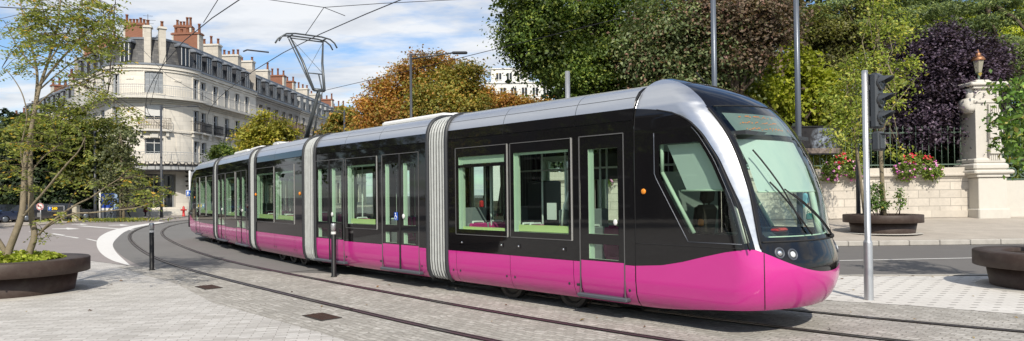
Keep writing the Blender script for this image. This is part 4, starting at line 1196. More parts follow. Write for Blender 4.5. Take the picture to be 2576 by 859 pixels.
def flat_front(par, mf, L, cols, sty, extra=0, zs=(5.6, 7.9, 8.95, 11.2, 12.35, 14.6), ztop=15.5, top_o=.22, w2=.55, mat=None, ground=True, frame='win_white'):
    ws = []
    for c in cols:
        for i in range(0, len(zs), 2): ws.append((c - w2, c + w2, zs[i], zs[i + 1], sty))
    gw = [(c - .8, c + .8, .6, 4.2) for c in cols] if ground else []
    mb = MB(); facade(mb, mf, 0, L, 0, ztop, [w_[:4] for w_ in ws] + gw)
    for zz, o, h in ((zs[0] - .7, .12, .3), (zs[2] - .35, .08, .2), (ztop - .35, top_o, .35), (ztop - .62, .10, .2)): course(mb, mf, 0, L, zz, zz + h, o)
    o = mb.build('wall', mat or par['m'], par['o'])
    for w_ in ws: bwindow(par, mf, *w_, frame=frame)
    for g_ in gw: bwindow(par, mf, *g_, style='plain', frame='iron_dark')
colsR = [1.6, 4.3, 7.0, 9.7, 12.4]
flat_front(PAR, right_map, LEN_R, colsR, 'half')
flat_front(PAR, left_map, LEN_L, [2.0, 4.9, 7.8, 10.7], 'half')
for c in colsR: console_balcony(PAR, right_map, c - .95, c + .95, 8.9, 10.0)
for s in (sR_, sL_): console_balcony(PAR, round_map, s - .9, s + .9, 8.9, 10.0)
mb = MB(); course(mb, round_map, sC - 1.5, sC + 1.5, 8.7, 8.92, .5, .35); course(mb, round_map, sC - 1.3, sC - 1.05, 8.2, 8.7, .3); course(mb, round_map, sC + 1.05, sC + 1.3, 8.2, 8.7, .3); course(mb, round_map, sC - .35, sC + .35, 8.05, 8.5, .2)
mb.build('balcony_slab', M['trim'], corner); 
M['iron_tan'] = plain('carved_balustrade', (.33, .29, .24), .7)
railing(PAR, round_map, sC - 1.45, sC + 1.45, 8.92, 10.05, .45, 'iron_tan', .2, rich=True, ds=.4)
# long balcony under the fourth storey, and the lacework balcony on the canopy
for mf, s0, s1, ds in ((round_map, 0, ARC, .35), (right_map, 0, LEN_R, 99), (left_map, 0, LEN_L, 99)):
    mb = MB(); course(mb, mf, s0, s1, 12.0, 12.22, .95, ds); course(mb, mf, s0, s1, 11.82, 12.0, .5, ds); course(mb, mf, s0, s1, 11.66, 11.82, .25, ds); mb.build('balcony_slab', M['trim'], corner)
    railing(PAR, mf, s0, s1, 12.22, 13.35, .9, 'iron_pale', .15, ds=.6)
mb = MB()
for mf, s0, s1, ds in ((round_map, 0, ARC, .35), (right_map, 0, 7, 99)):
    course(mb, mf, s0, s1, 4.62, 4.72, 2.0, ds, 0); course(mb, mf, s0, s1, 4.72, 5.14, 1.95, ds, 1); course(mb, mf, s0, s1, 5.14, 5.26, 2.05, ds, 0)
    n = int((s1 - s0) / .5)
    for k in range(n):
        s = s0 + (k + .5) * (s1 - s0) / n
        mb.tube([mf(s - .2, 5.50, 2.02), mf(s - .14, 5.30, 2.06), mf(s, 5.24, 2.08), mf(s + .14, 5.30, 2.06), mf(s + .2, 5.50, 2.02)], .06, 5, 0)
        mb.box((0, 0, 0), (.05, .02, .4), 0, M=Matrix.Translation(mf(s + .25, 4.93, 1.97)))
mb.build('entrance_canopy', [M['iron_dark'], M['iron_pale']], corner)
railing(PAR, round_map, 0, ARC, 5.5, 6.5, 1.6, 'iron_pale', .3, rich=True, ds=.35)
mb = MB()                                                   # glazed entrance, dark brackets, steps
mb.quad(round_map(sC - 2.2, .7, -.6), round_map(sC + 2.0, .7, -.6), round_map(sC + 2.0, 4.3, -.6), round_map(sC - 2.2, 4.3, -.6), 0)
for s in (sC - 2.2, sC + 2.0): mb.quad(round_map(s, .7, 0), round_map(s, .7, -.6), round_map(s, 4.3, -.6), round_map(s, 4.3, 0), 2)
mb.quad(round_map(sC - 2.2, 4.3, 0), round_map(sC + 2, 4.3, 0), round_map(sC + 2, 4.3, -.6), round_map(sC - 2.2, 4.3, -.6), 2)
for k in range(5):
    s = sC - 2.1 + k * 1.0; mb.tube([round_map(s, .7, -.45), round_map(s, 4.3, -.45)], .06, 4, 1, False, False)
for z in (2.9, 4.2, .75): mb.tube([round_map(sC - 2.15, z, -.45), round_map(sC + 1.95, z, -.45)], .06, 4, 1, False, False)
for k in range(3): course(mb, round_map, sC - 2.6 - .0, sC + 3.2, .09 + .2 * k, .29 + .2 * k, 1.5 - .4 * k, .35, 2)
mb.build('entrance', [M['win_dark'], M['shutter'], M['trim']], corner)
for s in (sC + 3.1, sC + 3.9, sC - 3.2):
    mb = MB()
    for k in range(5):
        z = 4.6 - k * .5; o = 1.5 - k * .32
        mb.tube([round_map(s, z, .1), round_map(s, z, max(.2, o))], .14 - .015 * k, 6)
    mb.tube([round_map(s, 4.6, 1.6), round_map(s, 3.6, .9), round_map(s, 2.2, .25)], .13, 6); mb.build('canopy_bracket', M['iron_dark'], corner)
# roofs
mb = MB()
def mansard(mf, s0, s1, z0, z1, i0, i1, ds, m=0):
    n = max(1, int(math.ceil((s1 - s0) / ds))); S = [s0 + (s1 - s0) * k / n for k in range(n + 1)]
    for a, b in zip(S[:-1], S[1:]):
        H = [(z0, -i0), (z0 + (z1 - z0) * .5, -(i0 + (i1 - i0) * .36)), (z1, -i1)]
        for (za, oa), (zb, ob) in zip(H[:-1], H[1:]): mb.quad(mf(a, za, oa), mf(b, za, oa), mf(b, zb, ob), mf(a, zb, ob), m)
    course(mb, mf, s0, s1, z0 - .12, z0 + .06, .3, ds, 1); course(mb, mf, s0, s1, z1 - .06, z1 + .16, -i1 + .12, ds, 1, -i1 - .5)
mansard(round_map, 0, ARC, Z4 + .1, 18.4, .25, 1.25, .35); mansard(right_map, 0, LEN_R, Z4 + .1, 18.4, .15, 1.15, 99); mansard(left_map, 0, LEN_L, Z4 + .1, 18.4, .15, 1.15, 99)
ZT = 18.5
cap = [round_map(ARC * k / 24, ZT, -1.4) for k in range(25)]
tip = Vector((.2, .5, 19.5)); mb.add(cap + [tip], [(k, k + 1, 25) for k in range(24)], 1)
for k in range(0, 25, 3): mb.tube([cap[k] + Vector((0, 0, .03)), tip + Vector((0, 0, .03))], .05, 4, 1)
back = rd * LEN_R; bl = ld_ * LEN_L
mb.add([right_map(0, ZT, -1.4), right_map(LEN_R, ZT, -1.4), right_map(LEN_R, ZT + .6, -5), left_map(0, ZT + .6, -5), left_map(0, ZT, -1.4), left_map(LEN_L, ZT, -1.4), Vector((0, 0, ZT + .4))], [(0, 1, 2, 6), (2, 3, 6), (3, 4, 5, 6)], 1)
mb.lathe([(.0, 19.3), (.35, 19.3), (.3, 19.6), (.08, 19.9), (0, 20.2)], (.2, .5, 0), 10, 1)
mb.build('roof', [M['slate'], M['zinc']], corner)
mb = MB()   # inner body closing the block behind the facades
mb.add([right_map(LEN_R, z, 0) for z in (0, ZT)] + [left_map(0, z, 0) for z in (0, ZT)], [(0, 2, 3, 1)], 0); mb.build('rear_wall', M['b_grey'], corner)
for s in (.9, 3.2, 5.6, 8.0, 10.4, 12.8): dormer(PAR, right_map, s, 1.35, Z4 + .25, 17.7)
for s in (1.6, 4.0, 6.4, 8.8, 11.2): dormer(PAR, left_map, s, 1.25, Z4 + .25, 17.7)
for s in (sa(470), sa(312)): dormer(PAR, round_map, s, 1.3, Z4 + .25, 17.8)
for u in (372, 412):
    s = sa(u); p = round_map(s, Z4 + .2, -.55); a = aL + s / RR
    chimney(PAR, p, .62, .7, 3.7, a + R(90), 1, False, False, .6)
for (u, vt, Y, w, d, n, br) in [(341, 58, 79, 2.3, .9, 6, True), (463, 64, 81, 1.9, .9, 5, True), (270, 98, 82, 2.0, .9, 4, True), (232, 120, 84, 1.8, .9, 4, True)]:
    p = at(u, vt, Y); chimney(PAR, Vector((p.x, p.y, 18.3)) - CBASE, w, d, p.z - 18.6, R(8), n, br)
for (s, w, h, n, br) in [(4.2, 3.2, 2.3, 5, True), (8.8, 3.0, 2.0, 4, False), (13.6, 3.4, 1.7, 6, False)]:
    p = right_map(s, ZT - .2, -3.2); chimney(PAR, p, w, .9, h, math.atan2(rd.y, rd.x) + R(90), n, br)
mb = MB()
for dx in (0,):
    p = at(372, 60, 79) - CBASE; mb.tube([(p.x, p.y, 18.5), (p.x, p.y, 23.6)], .03, 5)
    for zz, l in ((23.4, .5), (22.9, .8), (22.5, .6), (21.9, .4)):
        mb.tube([(p.x - l, p.y - .3 * l, zz), (p.x + l, p.y + .3 * l, zz)], .018, 4)
mb.build('aerial', M['iron_dark'], corner)

# ---- the next two fronts down the street and the lower houses to the left
p0 = CBASE + right_map(LEN_R, 0, 0)
def street_block(name, lab, org, L, mat, cols, zt, style, balc, dorm_w, dorm_white, chim, frame='win_white', dbody='dormer', d=rd, flip=False):
    e = empty(name, lab, 'building', (org.x, org.y, 0)); par = {'o': e, 'm': M[mat]}
    nn = Vector((d.y, -d.x, 0)) * (-1 if flip else 1)
    mf = (lambda s, z, out: d * s + nn * out + Vector((0, 0, z)))
    flat_front(par, mf, L, cols, style, zs=(5.4, 7.6, 8.8, 10.9, 12.1, 14.1) if zt > 14.2 else (4.6, 6.6, 7.6, 9.6), ztop=zt, mat=M[mat], frame=frame)
    mb = MB(); bz_ = 11.5 if zt > 14.2 else 7.1; course(mb, mf, 0, L, bz_, bz_ + .25, .8); mb.build('balcony_slab', M['trim'] if balc != 'balc_brown' else M['balc_brown'], e)
    railing(par, mf, 0, L, bz_ + .25, bz_ + 1.3, .75, balc, .14, ds=2)
    mb = MB()
    global mb_
    H = [(zt + .1, -.15), (zt + 1.7, -.5), (zt + 2.9, -1.15), (zt + 3.4, -5)]
    for k, ((za, oa), (zb, ob)) in enumerate(zip(H[:-1], H[1:])): mb.quad(mf(0, za, oa), mf(L, za, oa), mf(L, zb, ob), mf(0, zb, ob), 0 if k < 2 else 1)
    course(mb, mf, 0, L, zt - .1, zt + .08, .3, m=1); course(mb, mf, 0, L, zt + 2.84, zt + 3.05, -1.0, m=1, i=-1.6)
    mb.build('roof', [M['slate'], M['zinc']], e)
    mb = MB()
    for s in (0, L): mb.add([mf(s, 0, 0), mf(s, zt + .1, 0), mf(s, zt + 2.9, -1.15), mf(s, zt + 3.4, -5), mf(s, 0, -5)], [(0, 1, 2, 3, 4)])
    mb.quad(mf(0, 0, -5), mf(L, 0, -5), mf(L, zt + 3.4, -5), mf(0, zt + 3.4, -5)); mb.build('side_wall', M[mat], e)
    n = int(L / 2.3)
    for k in range(n): dormer(par, mf, (k + .5) * L / n, dorm_w, zt + .25, zt + 2.2, body=dbody)
    for (s, w, h, np_, br) in chim: chimney(par, mf(s, zt + 2.9, -3.0), w, .9, h, math.atan2(d.y, d.x) + R(90), np_, br)
    return e
street_block('town_house', 'grey stone street front with a brown fourth storey balcony, second along from the round corner', p0 + rd * .02, 15.5, 'b_grey', [1.4, 4.0, 6.6, 9.2, 11.8, 14.2], 15.3, 'plain', 'balc_brown', 1.3, False,
             [(2.5, 3.2, 1.8, 3, False), (7.5, 3.2, 1.5, 2, False), (13.5, 3.0, 1.8, 4, True)])
p1 = p0 + rd * 15.6
street_block('town_house', 'cream street front with pale dormers and dark iron balcony, third along the receding street', p1, 17, 'b_cream', [1.5, 4.3, 7.1, 9.9, 12.7, 15.5], 15.2, 'half', 'iron_dark', 1.4, True,
             [(1.5, 3.2, 1.6, 4, True), (7.5, 3.2, 1.4, 5, False), (13.5, 3, 1.4, 3, False)], dbody='iron_pale')
p2 = p1 + rd * 17.2
street_block('town_house', 'farthest pale street front with slate dormers, end of the visible row', p2, 20, 'b_cream', [1.5, 4.6, 7.7, 10.8, 13.9, 17], 15.0, 'half', 'iron_dark', 1.4, True,
             [(3, 3.2, 1.6, 4, True), (10, 3.2, 1.2, 4, True), (17, 3, 1.2, 5, False)], dbody='dormer')
pl = CBASE + left_map(0, 0, 0)
street_block('town_house', 'white terrace behind the dark trees, with brick chimney stacks, beside the round corner block', pl + ld_ * .05 , 26, 'b_white', [2, 5, 8, 11, 14, 17, 20, 23], 12.9, 'half', 'iron_dark', 1.3, False,
             [(2, 2.6, 2.4, 3, True), (9, 2.6, 1.8, 4, True), (18, 2.6, 1.6, 4, True)], d=ld_, flip=True)
p3 = pl + ld_ * 26.2
street_block('town_house', 'low pale terrace end at the far left behind the trees', p3, 24, 'b_cream', [2, 5, 8, 11, 14, 17, 20], 11.2, 'half', 'iron_dark', 1.3, False,
             [(4, 2.4, 1.6, 4, True), (15, 2.4, 1.4, 3, True)], d=ld_, flip=True)
# ---- white modern block beyond the autumn trees
def block_windows(e, x0, x1, y, z0, z1, nx, m='win_dark'):
    for k in range(nx):
        a = x0 + (x1 - x0) * (k + .25) / nx; b = x0 + (x1 - x0) * (k + .75) / nx; mb = MB()
        mb.quad((a, y - .01, z0), (b, y - .01, z0), (b, y - .01, z1), (a, y - .01, z1), 0)
        for xa, xb_ in ((a - .08, a), (b, b + .08), ((a + b) / 2 - .05, (a + b) / 2 + .05)): mb.box(((xa + xb_) / 2, y - .04, (z0 + z1) / 2), (xb_ - xa, .06, z1 - z0), 1)
        mb.box(((a + b) / 2, y - .06, z0 - .06), (b - a + .3, .12, .1), 1); mb.build('window', [M[m], M['white']], e)
pm_ = at(1300, 240, 110)
e = empty('apartment_block', 'white flat roofed apartment block rising behind the autumn trees', 'building', (pm_.x, pm_.y, 0))
M['b_modern'] = plain('white_render', (.72, .71, .68), .8, 0, .2, .1, .5)
mb = MB(); mb.box((.4, 5, 10), (11, 10, 20)); mb.box((.4, 5, 20.12), (11.3, 10.3, .2)); mb.box((-1.2, 5, 21.4), (6, 8, 2.3)); mb.box((-1.2, 5, 22.62), (6.3, 8.3, .15)); mb.box((1.5, 4, 21.3), (1.2, 1, 2.8)); mb.build('wall', M['b_modern'], e)
for z0, z1 in ((18.0, 19.3), (15.0, 16.4)): block_windows(e, -4.9, 5.7, 0, z0, z1, 6)
block_windows(e, -3.8, 1.4, 1.0, 20.8, 21.9, 3)
mb = MB(); mb.tube([(2.8, 3, 20), (2.8, 3, 25)], .05, 5); mb.tube([(2.2, 3, 24.5), (3.4, 3, 24.5)], .03, 4); mb.build('aerial', M['iron_dark'], e)
# ---- houses across the square on the left, outside the picture but mirrored in the tram's black panels
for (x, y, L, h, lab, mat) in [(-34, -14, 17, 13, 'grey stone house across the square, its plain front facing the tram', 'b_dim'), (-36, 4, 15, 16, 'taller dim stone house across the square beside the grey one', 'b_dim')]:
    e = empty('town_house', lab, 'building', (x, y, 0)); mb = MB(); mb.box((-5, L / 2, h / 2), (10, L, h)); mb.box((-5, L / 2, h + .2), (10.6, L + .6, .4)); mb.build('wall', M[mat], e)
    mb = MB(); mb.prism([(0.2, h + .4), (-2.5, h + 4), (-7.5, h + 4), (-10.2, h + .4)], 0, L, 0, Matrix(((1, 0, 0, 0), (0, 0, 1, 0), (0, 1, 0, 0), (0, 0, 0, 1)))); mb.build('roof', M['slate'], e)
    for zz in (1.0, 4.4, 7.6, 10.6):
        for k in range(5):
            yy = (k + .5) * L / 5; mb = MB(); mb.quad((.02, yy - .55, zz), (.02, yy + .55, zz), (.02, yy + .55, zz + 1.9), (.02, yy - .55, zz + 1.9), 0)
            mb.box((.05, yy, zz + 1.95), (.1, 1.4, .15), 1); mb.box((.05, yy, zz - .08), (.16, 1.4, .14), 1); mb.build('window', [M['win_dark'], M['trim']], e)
# ================================================================ STREET FURNITURE, PARK WALL, WIRES, CARS
# ---------------- park wall, fence, gate pillar
WY = 30.0
M['wall_stone'] = stone('park_wall_limestone', (.58, .53, .46), .95, .36, .2, .85, 0., .016)
M['wall_trim'] = stone('park_wall_coping', (.56, .51, .44), 1.9, 3, .12, .5)
M['pillar_stone'] = stone('gate_pillar_stone', (.60, .57, .51), 3, 3, .03, .35)
M['fence'] = plain('green_park_iron', (.10, .15, .11), .5)
XPL = at(2470, 400, WY).x                    # gate pillar
XW0 = .6
wl = empty('park_wall', 'pale ashlar park wall with moulded coping behind the pavement', 'wall', (XW0, WY, 0))
mb = MB(); L = XPL - .55 - XW0
mb.box((L / 2, .3, 1.25), (L, .60, 2.2)); mb.build('stonework', M['wall_stone'], wl)
mb = MB(); mb.box((L / 2, .3, 2.37), (L, .72, .06)); mb.box((L / 2, .3, 2.475), (L, .9, .14), bev=.03); mb.box((L / 2, .3, 2.67), (L, .62, .26)); mb.box((L / 2, .28, .72), (L, .68, .3)); mb.build('coping', M['wall_trim'], wl)
def fence(name, lab, x0, x1, y, zb, zr0, zr1, zt, step, parent_cat='fence', rich=False):
    e = empty(name, lab, parent_cat, (x0, y, 0)); mb = MB(); n = int((x1 - x0) / step)
    for z in (zr0, zr1): mb.box(((x1 - x0) / 2, 0, z), (x1 - x0, .035, .05))
    mb.build('rail', M['fence'], e); mb = MB()
    for k in range(n + 1):
        x = (x1 - x0) * k / n; mb.tube([(x, 0, zb), (x, 0, zt - .22)], .017, 5); mb.lathe([(.017, 0), (.045, .05), (.012, .2), (0, .22)], (x, 0, zt - .22), 6)
        if k % 2 == 0 and k < n:
            for s in (-1, 1): mb.tube([(x, 0, zt - .26), (x + s * .06, 0, zt - .16), (x + s * .075, 0, zt - .05)], .01, 4)
    mb.build('bars', M['fence'], e); return e
fence('park_fence', 'green iron park railing with leafed spikes on top of the pale wall', XW0, XPL - .7, WY + .35, 2.8, 2.95, 4.4, 4.72, .29)
gp = empty('gate_pillar', 'tall carved stone gate pillar with fluted pilaster and lantern on top', 'pillar', (XPL, WY + .1, 0))
mb = MB()
mb.box((0, 0, 1.3), (1.25, 1.5, 2.0), bev=.02); mb.box((0, 0, .7), (1.4, 1.7, .5), bev=.04)
mb.box((0, 0, 2.4), (1.45, 1.65, .16), bev=.03); mb.box((0, 0, 2.56), (1.75, 1.85, .18), bev=.05); mb.box((0, 0, 2.8), (1.55, 1.5, .3), bev=.08); mb.box((0, 0, 3.05), (1.38, 1.3, .22), bev=.05)
mb.box((0, 0, 4.3), (1.12, 1.1, 2.6)); mb.build('pedestal', M['pillar_stone'], gp)
mb = MB(); mb.box((.22, -.6, 4.3), (.52, .12, 2.5))
for k in range(5): mb.box((.04 + k * .09, -.67, 4.3), (.045, .04, 2.4))
for z in (3.55, 4.25, 4.95): mb.box((.22, -.70, z), (.58, .12, .40), bev=.02)
mb.build('pilaster', M['pillar_stone'], gp)
mb = MB(); mb.box((0, 0, 5.68), (1.25, 1.2, .14), bev=.02); mb.box((0, 0, 6.0), (1.05, 1.0, .5)); mb.box((0, 0, 6.30), (1.35, 1.25, .12), bev=.03); mb.box((0, 0, 6.45), (1.65, 1.45, .16), bev=.04); mb.box((.0, 0, 6.60), (.7, .7, .16), bev=.04)
mb.build('cornice', M['pillar_stone'], gp)
mb = MB(); rot = Matrix.Rotation(R(90), 3, 'X')
mb.lathe([(0, .28), (.16, .30), (.30, .26), (.32, 0), (.32, -.26), (0, -.28)], (-.68, -.25, 5.55), 18, 0, True, rot); mb.tube([(-.66, -.25, 5.2), (-.55, -.25, 5.9), (-.62, -.25, 6.3)], [.22, .2, .16], 8)
mb.build('scroll', M['pillar_stone'], gp)
ln_ = empty('pillar_lantern', 'copper topped glass lantern standing on the gate pillar', 'lantern', (XPL, WY + .1, 6.68))
M['copper'] = plain('aged_copper', (.42, .20, .10), .45, .6, .5, .4, 6)
t_ = NT('lantern_frosted_glass'); M['lglass'] = t_.done(t_.pbr((.30, .28, .22), .15, 0, .5))
mb = MB(); mb.lathe([(.14, 0), (.05, .06), (.04, .25), (.10, .32), (.16, .36)], (0, 0, 0), 10); mb.build('stem', M['fence'], ln_)
mb = MB(); mb.lathe([(.13, .36), (.235, .92), (0, .92)], (0, 0, 0), 6, 0, False); mb.build('glass', M['lglass'], ln_)
mb = MB(); mb.lathe([(.26, .90), (.28, .96), (.20, 1.08), (.11, 1.12), (.12, 1.22), (.05, 1.28), (.03, 1.4), (0, 1.42)], (0, 0, 0), 12); mb.build('cap', M['copper'], ln_)
XR = XPL + .62
w2 = empty('gate_wall', 'plain low stone wall to the right of the gate pillar', 'wall', (XR, WY + .1, 0))
mb = MB(); mb.box((9, .2, 1.3), (18, .7, 1.76)); mb.box((9, .2, .75), (18, .8, .4)); mb.build('stonework', M['pillar_stone'], w2)
g2 = fence('park_fence', 'green ironwork with scrolls and rosettes above the plain low wall', XR, XR + 14, WY + .2, 2.2, 2.24, 2.95, 5.6, .42)
mb = MB()
for k in range(12):
    x = .28 + k * .56; rb = MB(); rb.lathe([(.20, -.02), (.24, 0), (.20, .02), (.17, 0), (.20, -.02)], (x, 0, 2.55), 16, 0, True, rot); rb.sphere((x, 0, 2.55), .12, 10, 0, (1, .5, 1)); rb.build('rosette', M['fence'], g2)
    for s in (-1, 1): mb.tube([(x + s * .24 * math.cos(a) * (1 - a / 9), 0, 3.25 + .28 * math.sin(a) * (1 - a / 9)) for a in np.linspace(0, 6.3, 14)], .022, 5)
mb.build('scrollwork', M['fence'], g2)
# banner on the fence
def banner_mat():
    t = NT('banner_photo'); p = t.coord(); sx = t.node('SeparateXYZ'); t.l.new(p, sx.inputs[0])
    n = t.noise(p, 5.0, 5, .7); m = t.noise(p, 1.6, 3, .5)
    dx = t.math('SUBTRACT', sx.outputs[0], .35); r2 = t.math('ADD', t.math('MULTIPLY', dx, dx), t.math('MULTIPLY', t.math('MULTIPLY', sx.outputs[2], sx.outputs[2]), .7))
    f = t.math('MULTIPLY', t.ramp(r2, [(.05, 1.), (.42, 0.)]), t.ramp(n, [(.42, 0.), (.62, 1.)]))
    c = t.mix(m, (.012, .012, .014), (.04, .038, .04)); c = t.mix(f, c, (.26, .30, .36))
    g = t.math('MULTIPLY', t.math('LESS_THAN', sx.outputs[2], -.36), t.ramp(n, [(.3, .3), (.65, 1.)])); c = t.mix(g, c, (.24, .19, .16))
    return t.done(t.pbr(c, .7, 0, .15))
bx_ = at(2060, 352, WY - .05)
bn = empty('photo_banner', 'dark framed photo panel hung on the park fence above the red flowers', 'panel', (bx_.x, WY + .22, 0))
bz = bx_.z
mb = MB(); mb.box((0, 0, 0), (2.2, .03, 1.2)); o = mb.build('picture', banner_mat(), bn, loc=(0, 0, bz))
mb = MB()
for x in (-1.12, 1.12): mb.box((x, -.02, bz), (.06, .08, 1.3))
for z in (-.62, .62): mb.box((0, -.02, bz + z), (2.18, .08, .06))
mb.build('frame', M['black'], bn)
mb = MB(); mb.box((-.75, .05, (bz - .6 + 2.8) / 2), (.55, .06, bz - .62 - 2.8)); mb.build('post', M['black'], bn)
# flower troughs on the wall
M['flower_leaf'] = leaf_mat('flower_foliage', [(0, (.08, .13, .025)), (.5, (.19, .27, .05)), (1, (.30, .38, .08))], .3, 3, .6)
def petal(name, cols):
    t = NT(name); g = t.node('NewGeometry'); c = t.ramp(g.outputs['Random Per Island'], cols); return t.done(t.pbr(c, .6, 0, .2))
M['petal_pink'] = petal('petals_pink', [(0, (.55, .10, .40)), (.5, (.72, .22, .52)), (1, (.80, .45, .62))])
M['petal_red'] = petal('petals_red', [(0, (.5, .01, .03)), (.6, (.68, .03, .06)), (1, (.75, .25, .28))])
def flowers(lab, u, v, w, h, Y, red=.4):
    c = at(u, v, Y); e = empty('flower_trough', lab, 'flowers', (c.x, Y, 2.55), 0, 'flower troughs along the park wall')
    mb = MB(); mb.prism([(-w * .42, -.2), (w * .42, -.2), (w * .36, .2), (-w * .36, .2)], .02, .34); mb.box((0, 0, .36), (w * .9, .46, .05)); mb.build('trough', M['wall_trim'], e)
    lobes = [((-w * .27, -.15, .15), (w * .25, .35, h * .38)), ((w * .27, -.15, .15), (w * .25, .35, h * .38)), ((0, -.05, .5), (w * .3, .35, h * .30))]
    P, o = blob_points(lobes, 3600, .16, 20, .8, .5); leaf_mesh('foliage', P, .10, M['flower_leaf'], e, .8, .3, o)
    P, o = blob_points(lobes[:2], 260, .07, 6, 1, .93); o[:, 1] -= .5; leaf_mesh('blossom', P - np.array([0, .06, 0]), .085, M['petal_pink'], e, 1.0, .2, o)
    P, o = blob_points([((0, -.12, .62), (w * .28, .3, h * .26))], 170, .07, 6, 1, .9); o[:, 1] -= .5; leaf_mesh('blossom', P, .09, M['petal_red'], e, 1.0, .2, o)
flowers('pink and red flowers spilling over the wall below the photo panel', 2116, 415, 1.7, 1.15, WY - .08)
flowers('wide mound of pink flowers between the photo panel and the gate pillar', 2305, 412, 2.0, 1.0, WY - .08)
flowers('pink and white flowers on the wall, seen through the tram door', 1506, 425, 1.4, 1.3, WY - .08)

# ---------------- planters
M['corten'] = plain('dark_bronze_planter', (.062, .040, .032), .55, .0, .35, .4, 2.2, 0, .2, 60, .3)
PLANTERS = [(-9.86, 13.23, .016), (9.97, 12.28, .016), (13.45, 24.4, pz(13.4, 24.4))]
def planter(lab, loc, first=None):
    e = empty('planter', lab, 'planter', loc, 0, 'round bronze planters')
    mb = MB(); mb.lathe([(1.03, 0), (1.10, .40), (.9, .40)], (0, 0, 0), 72); mb.build('pot', M['corten'], e)
    mb = MB(); mb.lathe([(1.0, .385), (1.29, .39), (1.305, .40), (1.305, .655), (1.29, .67), (.86, .665), (.85, .65), (.85, .45)], (0, 0, 0), 96); o = mb.build('rim', M['corten'], e)
    mb = MB(); mb.lathe([(0, .62), (.85, .60)], (0, 0, 0), 32); mb.build('soil', M['soil'], e)
    mb = MB(); mb.lathe([(1.02, .02), (1.25, .02), (1.27, 0)], (0, 0, 0), 72); mb.build('foundation_ring', M['kerb'], e)
    return e
pl0 = planter('bronze planter holding the slender multi-stemmed tree and bright green ground cover', PLANTERS[0])
mb = MB(); mb.box((-.20 - .02, -1.308, .53), (.022, .01, .27), 0, M=Matrix.Rotation(R(36), 4, 'Z')); mb.build('rust_streak', plain('orange_rust', (.45, .14, .03), .8), pl0)
planter('bronze planter cut by the picture edge beside the white paving with dark inserts', PLANTERS[1])
planter('bronze planter with a thin tree trunk on the pavement before the park wall', PLANTERS[2])

# ---------------- bollards
def bollard(lab, u, v, h=1.2, r=.055):
    g = gnd(u, v); e = empty('bollard', lab, 'bollard', (g.x, g.y, .012), 0, 'black bollards with pale caps')
    mb = MB(); mb.lathe([(r * 1.25, 0), (r * 1.25, .02), (r, .03), (r, h - .17), (r * .9, h - .165)], (0, 0, 0), 20); mb.build('post', M['black'], e)
    mb = MB(); mb.lathe([(r * .9, h - .165), (r * 1.1, h - .16), (r * 1.12, h - .03), (r, h), (0, h + .01)], (0, 0, 0), 20); mb.build('cap', M['galv'], e)
    mb = MB(); mb.lathe([(r * 1.03, h - .24), (r * 1.03, h - .18)], (0, 0, 0), 20); mb.build('band', M['white'], e)
bollard('black bollard on the setts beside the white curved road line', 382, 681)
bollard('black bollard standing right in front of the tram doors', 840, 698, 1.21)
bollard('small distant bollard by the pavement near the round corner building', 376, 558, 1.3)
# ---------------- plain poles
def pole(name, lab, x, y, z0, h, r0, r1, mat, cat='pole', group=None, n=16):
    e = empty(name, lab, cat, (x, y, z0), 0, group); mb = MB(); mb.tube([(0, 0, 0), (0, 0, h)], [r0, r1], n); mb.build('shaft', M[mat], e)
    mb = MB(); mb.lathe([(r0 * 1.9, 0), (r0 * 1.9, .03), (r0 * 1.15, .06), (r0 * 1.15, .12)], (0, 0, 0), n); mb.build('base', M[mat], e); return e
p = at(1797, 200, 19); pole('catenary_pole', 'tall dark grey pole rising behind the tram roof in front of the maple', p.x, 19, .004, 9.2, .085, .068, 'pole_grey', group='tall grey catenary poles')
p = at(2008, 300, 19.5); pole('catenary_pole', 'tall dark grey pole just beyond the tram windscreen', p.x, 19.5, .004, 9.4, .088, .07, 'pole_grey', group='tall grey catenary poles')
p = at(1428, 220, 17.5); pole('steel_post', 'short bare galvanised post sticking up behind the tram roof below the dark tree', p.x, 17.5, .004, at(1428, 180, 17.5).z, .062, .062, 'galv')
p = at(2157, 400, 25.9); e = pole('lamp_post', 'thin dark lamp post with two curved arms behind the traffic light', p.x, 25.9, pz(p.x, 25.9), at(2157, 205, 25.9).z - pz(p.x, 25.9), .085, .05, 'pole_dark', 'street lamp')
zt_ = at(2157, 205, 25.9).z - pz(p.x, 25.9)
for s in (-1, 1):
    mb = MB(); mb.tube([(0, 0, zt_ - .12), (s * .2, 0, zt_ - .1), (s * .42, 0, zt_ + .05)], [.05, .045, .03], 8); mb.box((s * .5, 0, zt_ + .09), (.35, .12, .05), bev=.02); mb.build('lamp_arm', M['pole_dark'], e)
def lamp(lab, u, vt, vb, Y, arm_u, arm_v, r=.055, z0=.01, head=.7):
    p = at(u, vt, Y); e = empty('street_lamp', lab, 'street lamp', (p.x, Y, z0), 0, 'slim street lamps with a level arm')
    mb = MB(); mb.tube([(0, 0, 0), (0, 0, 1.2), (0, 0, p.z - z0)], [r * 1.5, r * 1.2, r], 10); mb.build('post', M['pole_dark'], e)
    q = at(arm_u, arm_v, Y); dx = q.x - p.x; z = p.z - z0; s = 1 if dx > 0 else -1
    mb = MB(); mb.tube([(0, 0, z - .22), (dx * .75, 0, z + .0 + (q.z - p.z) * .8)], .035, 6); mb.tube([(0, 0, z - .03), (dx * .55, 0, z + (q.z - p.z) * .55)], .018, 5); mb.build('arm', M['pole_dark'], e)
    mb = MB(); mb.box((dx - s * head * .4, 0, z + (q.z - p.z)), (head, .28, .10), bev=.04); mb.build('lamp_head', M['pole_dark'], e)
lamp('street lamp with a long arm against the orange autumn tree', 1033, 136, 305, 30, 1172, 133)
lamp('small distant street lamp arching to the left over the tram roof', 866, 278, 320, 48, 815, 279, .06)
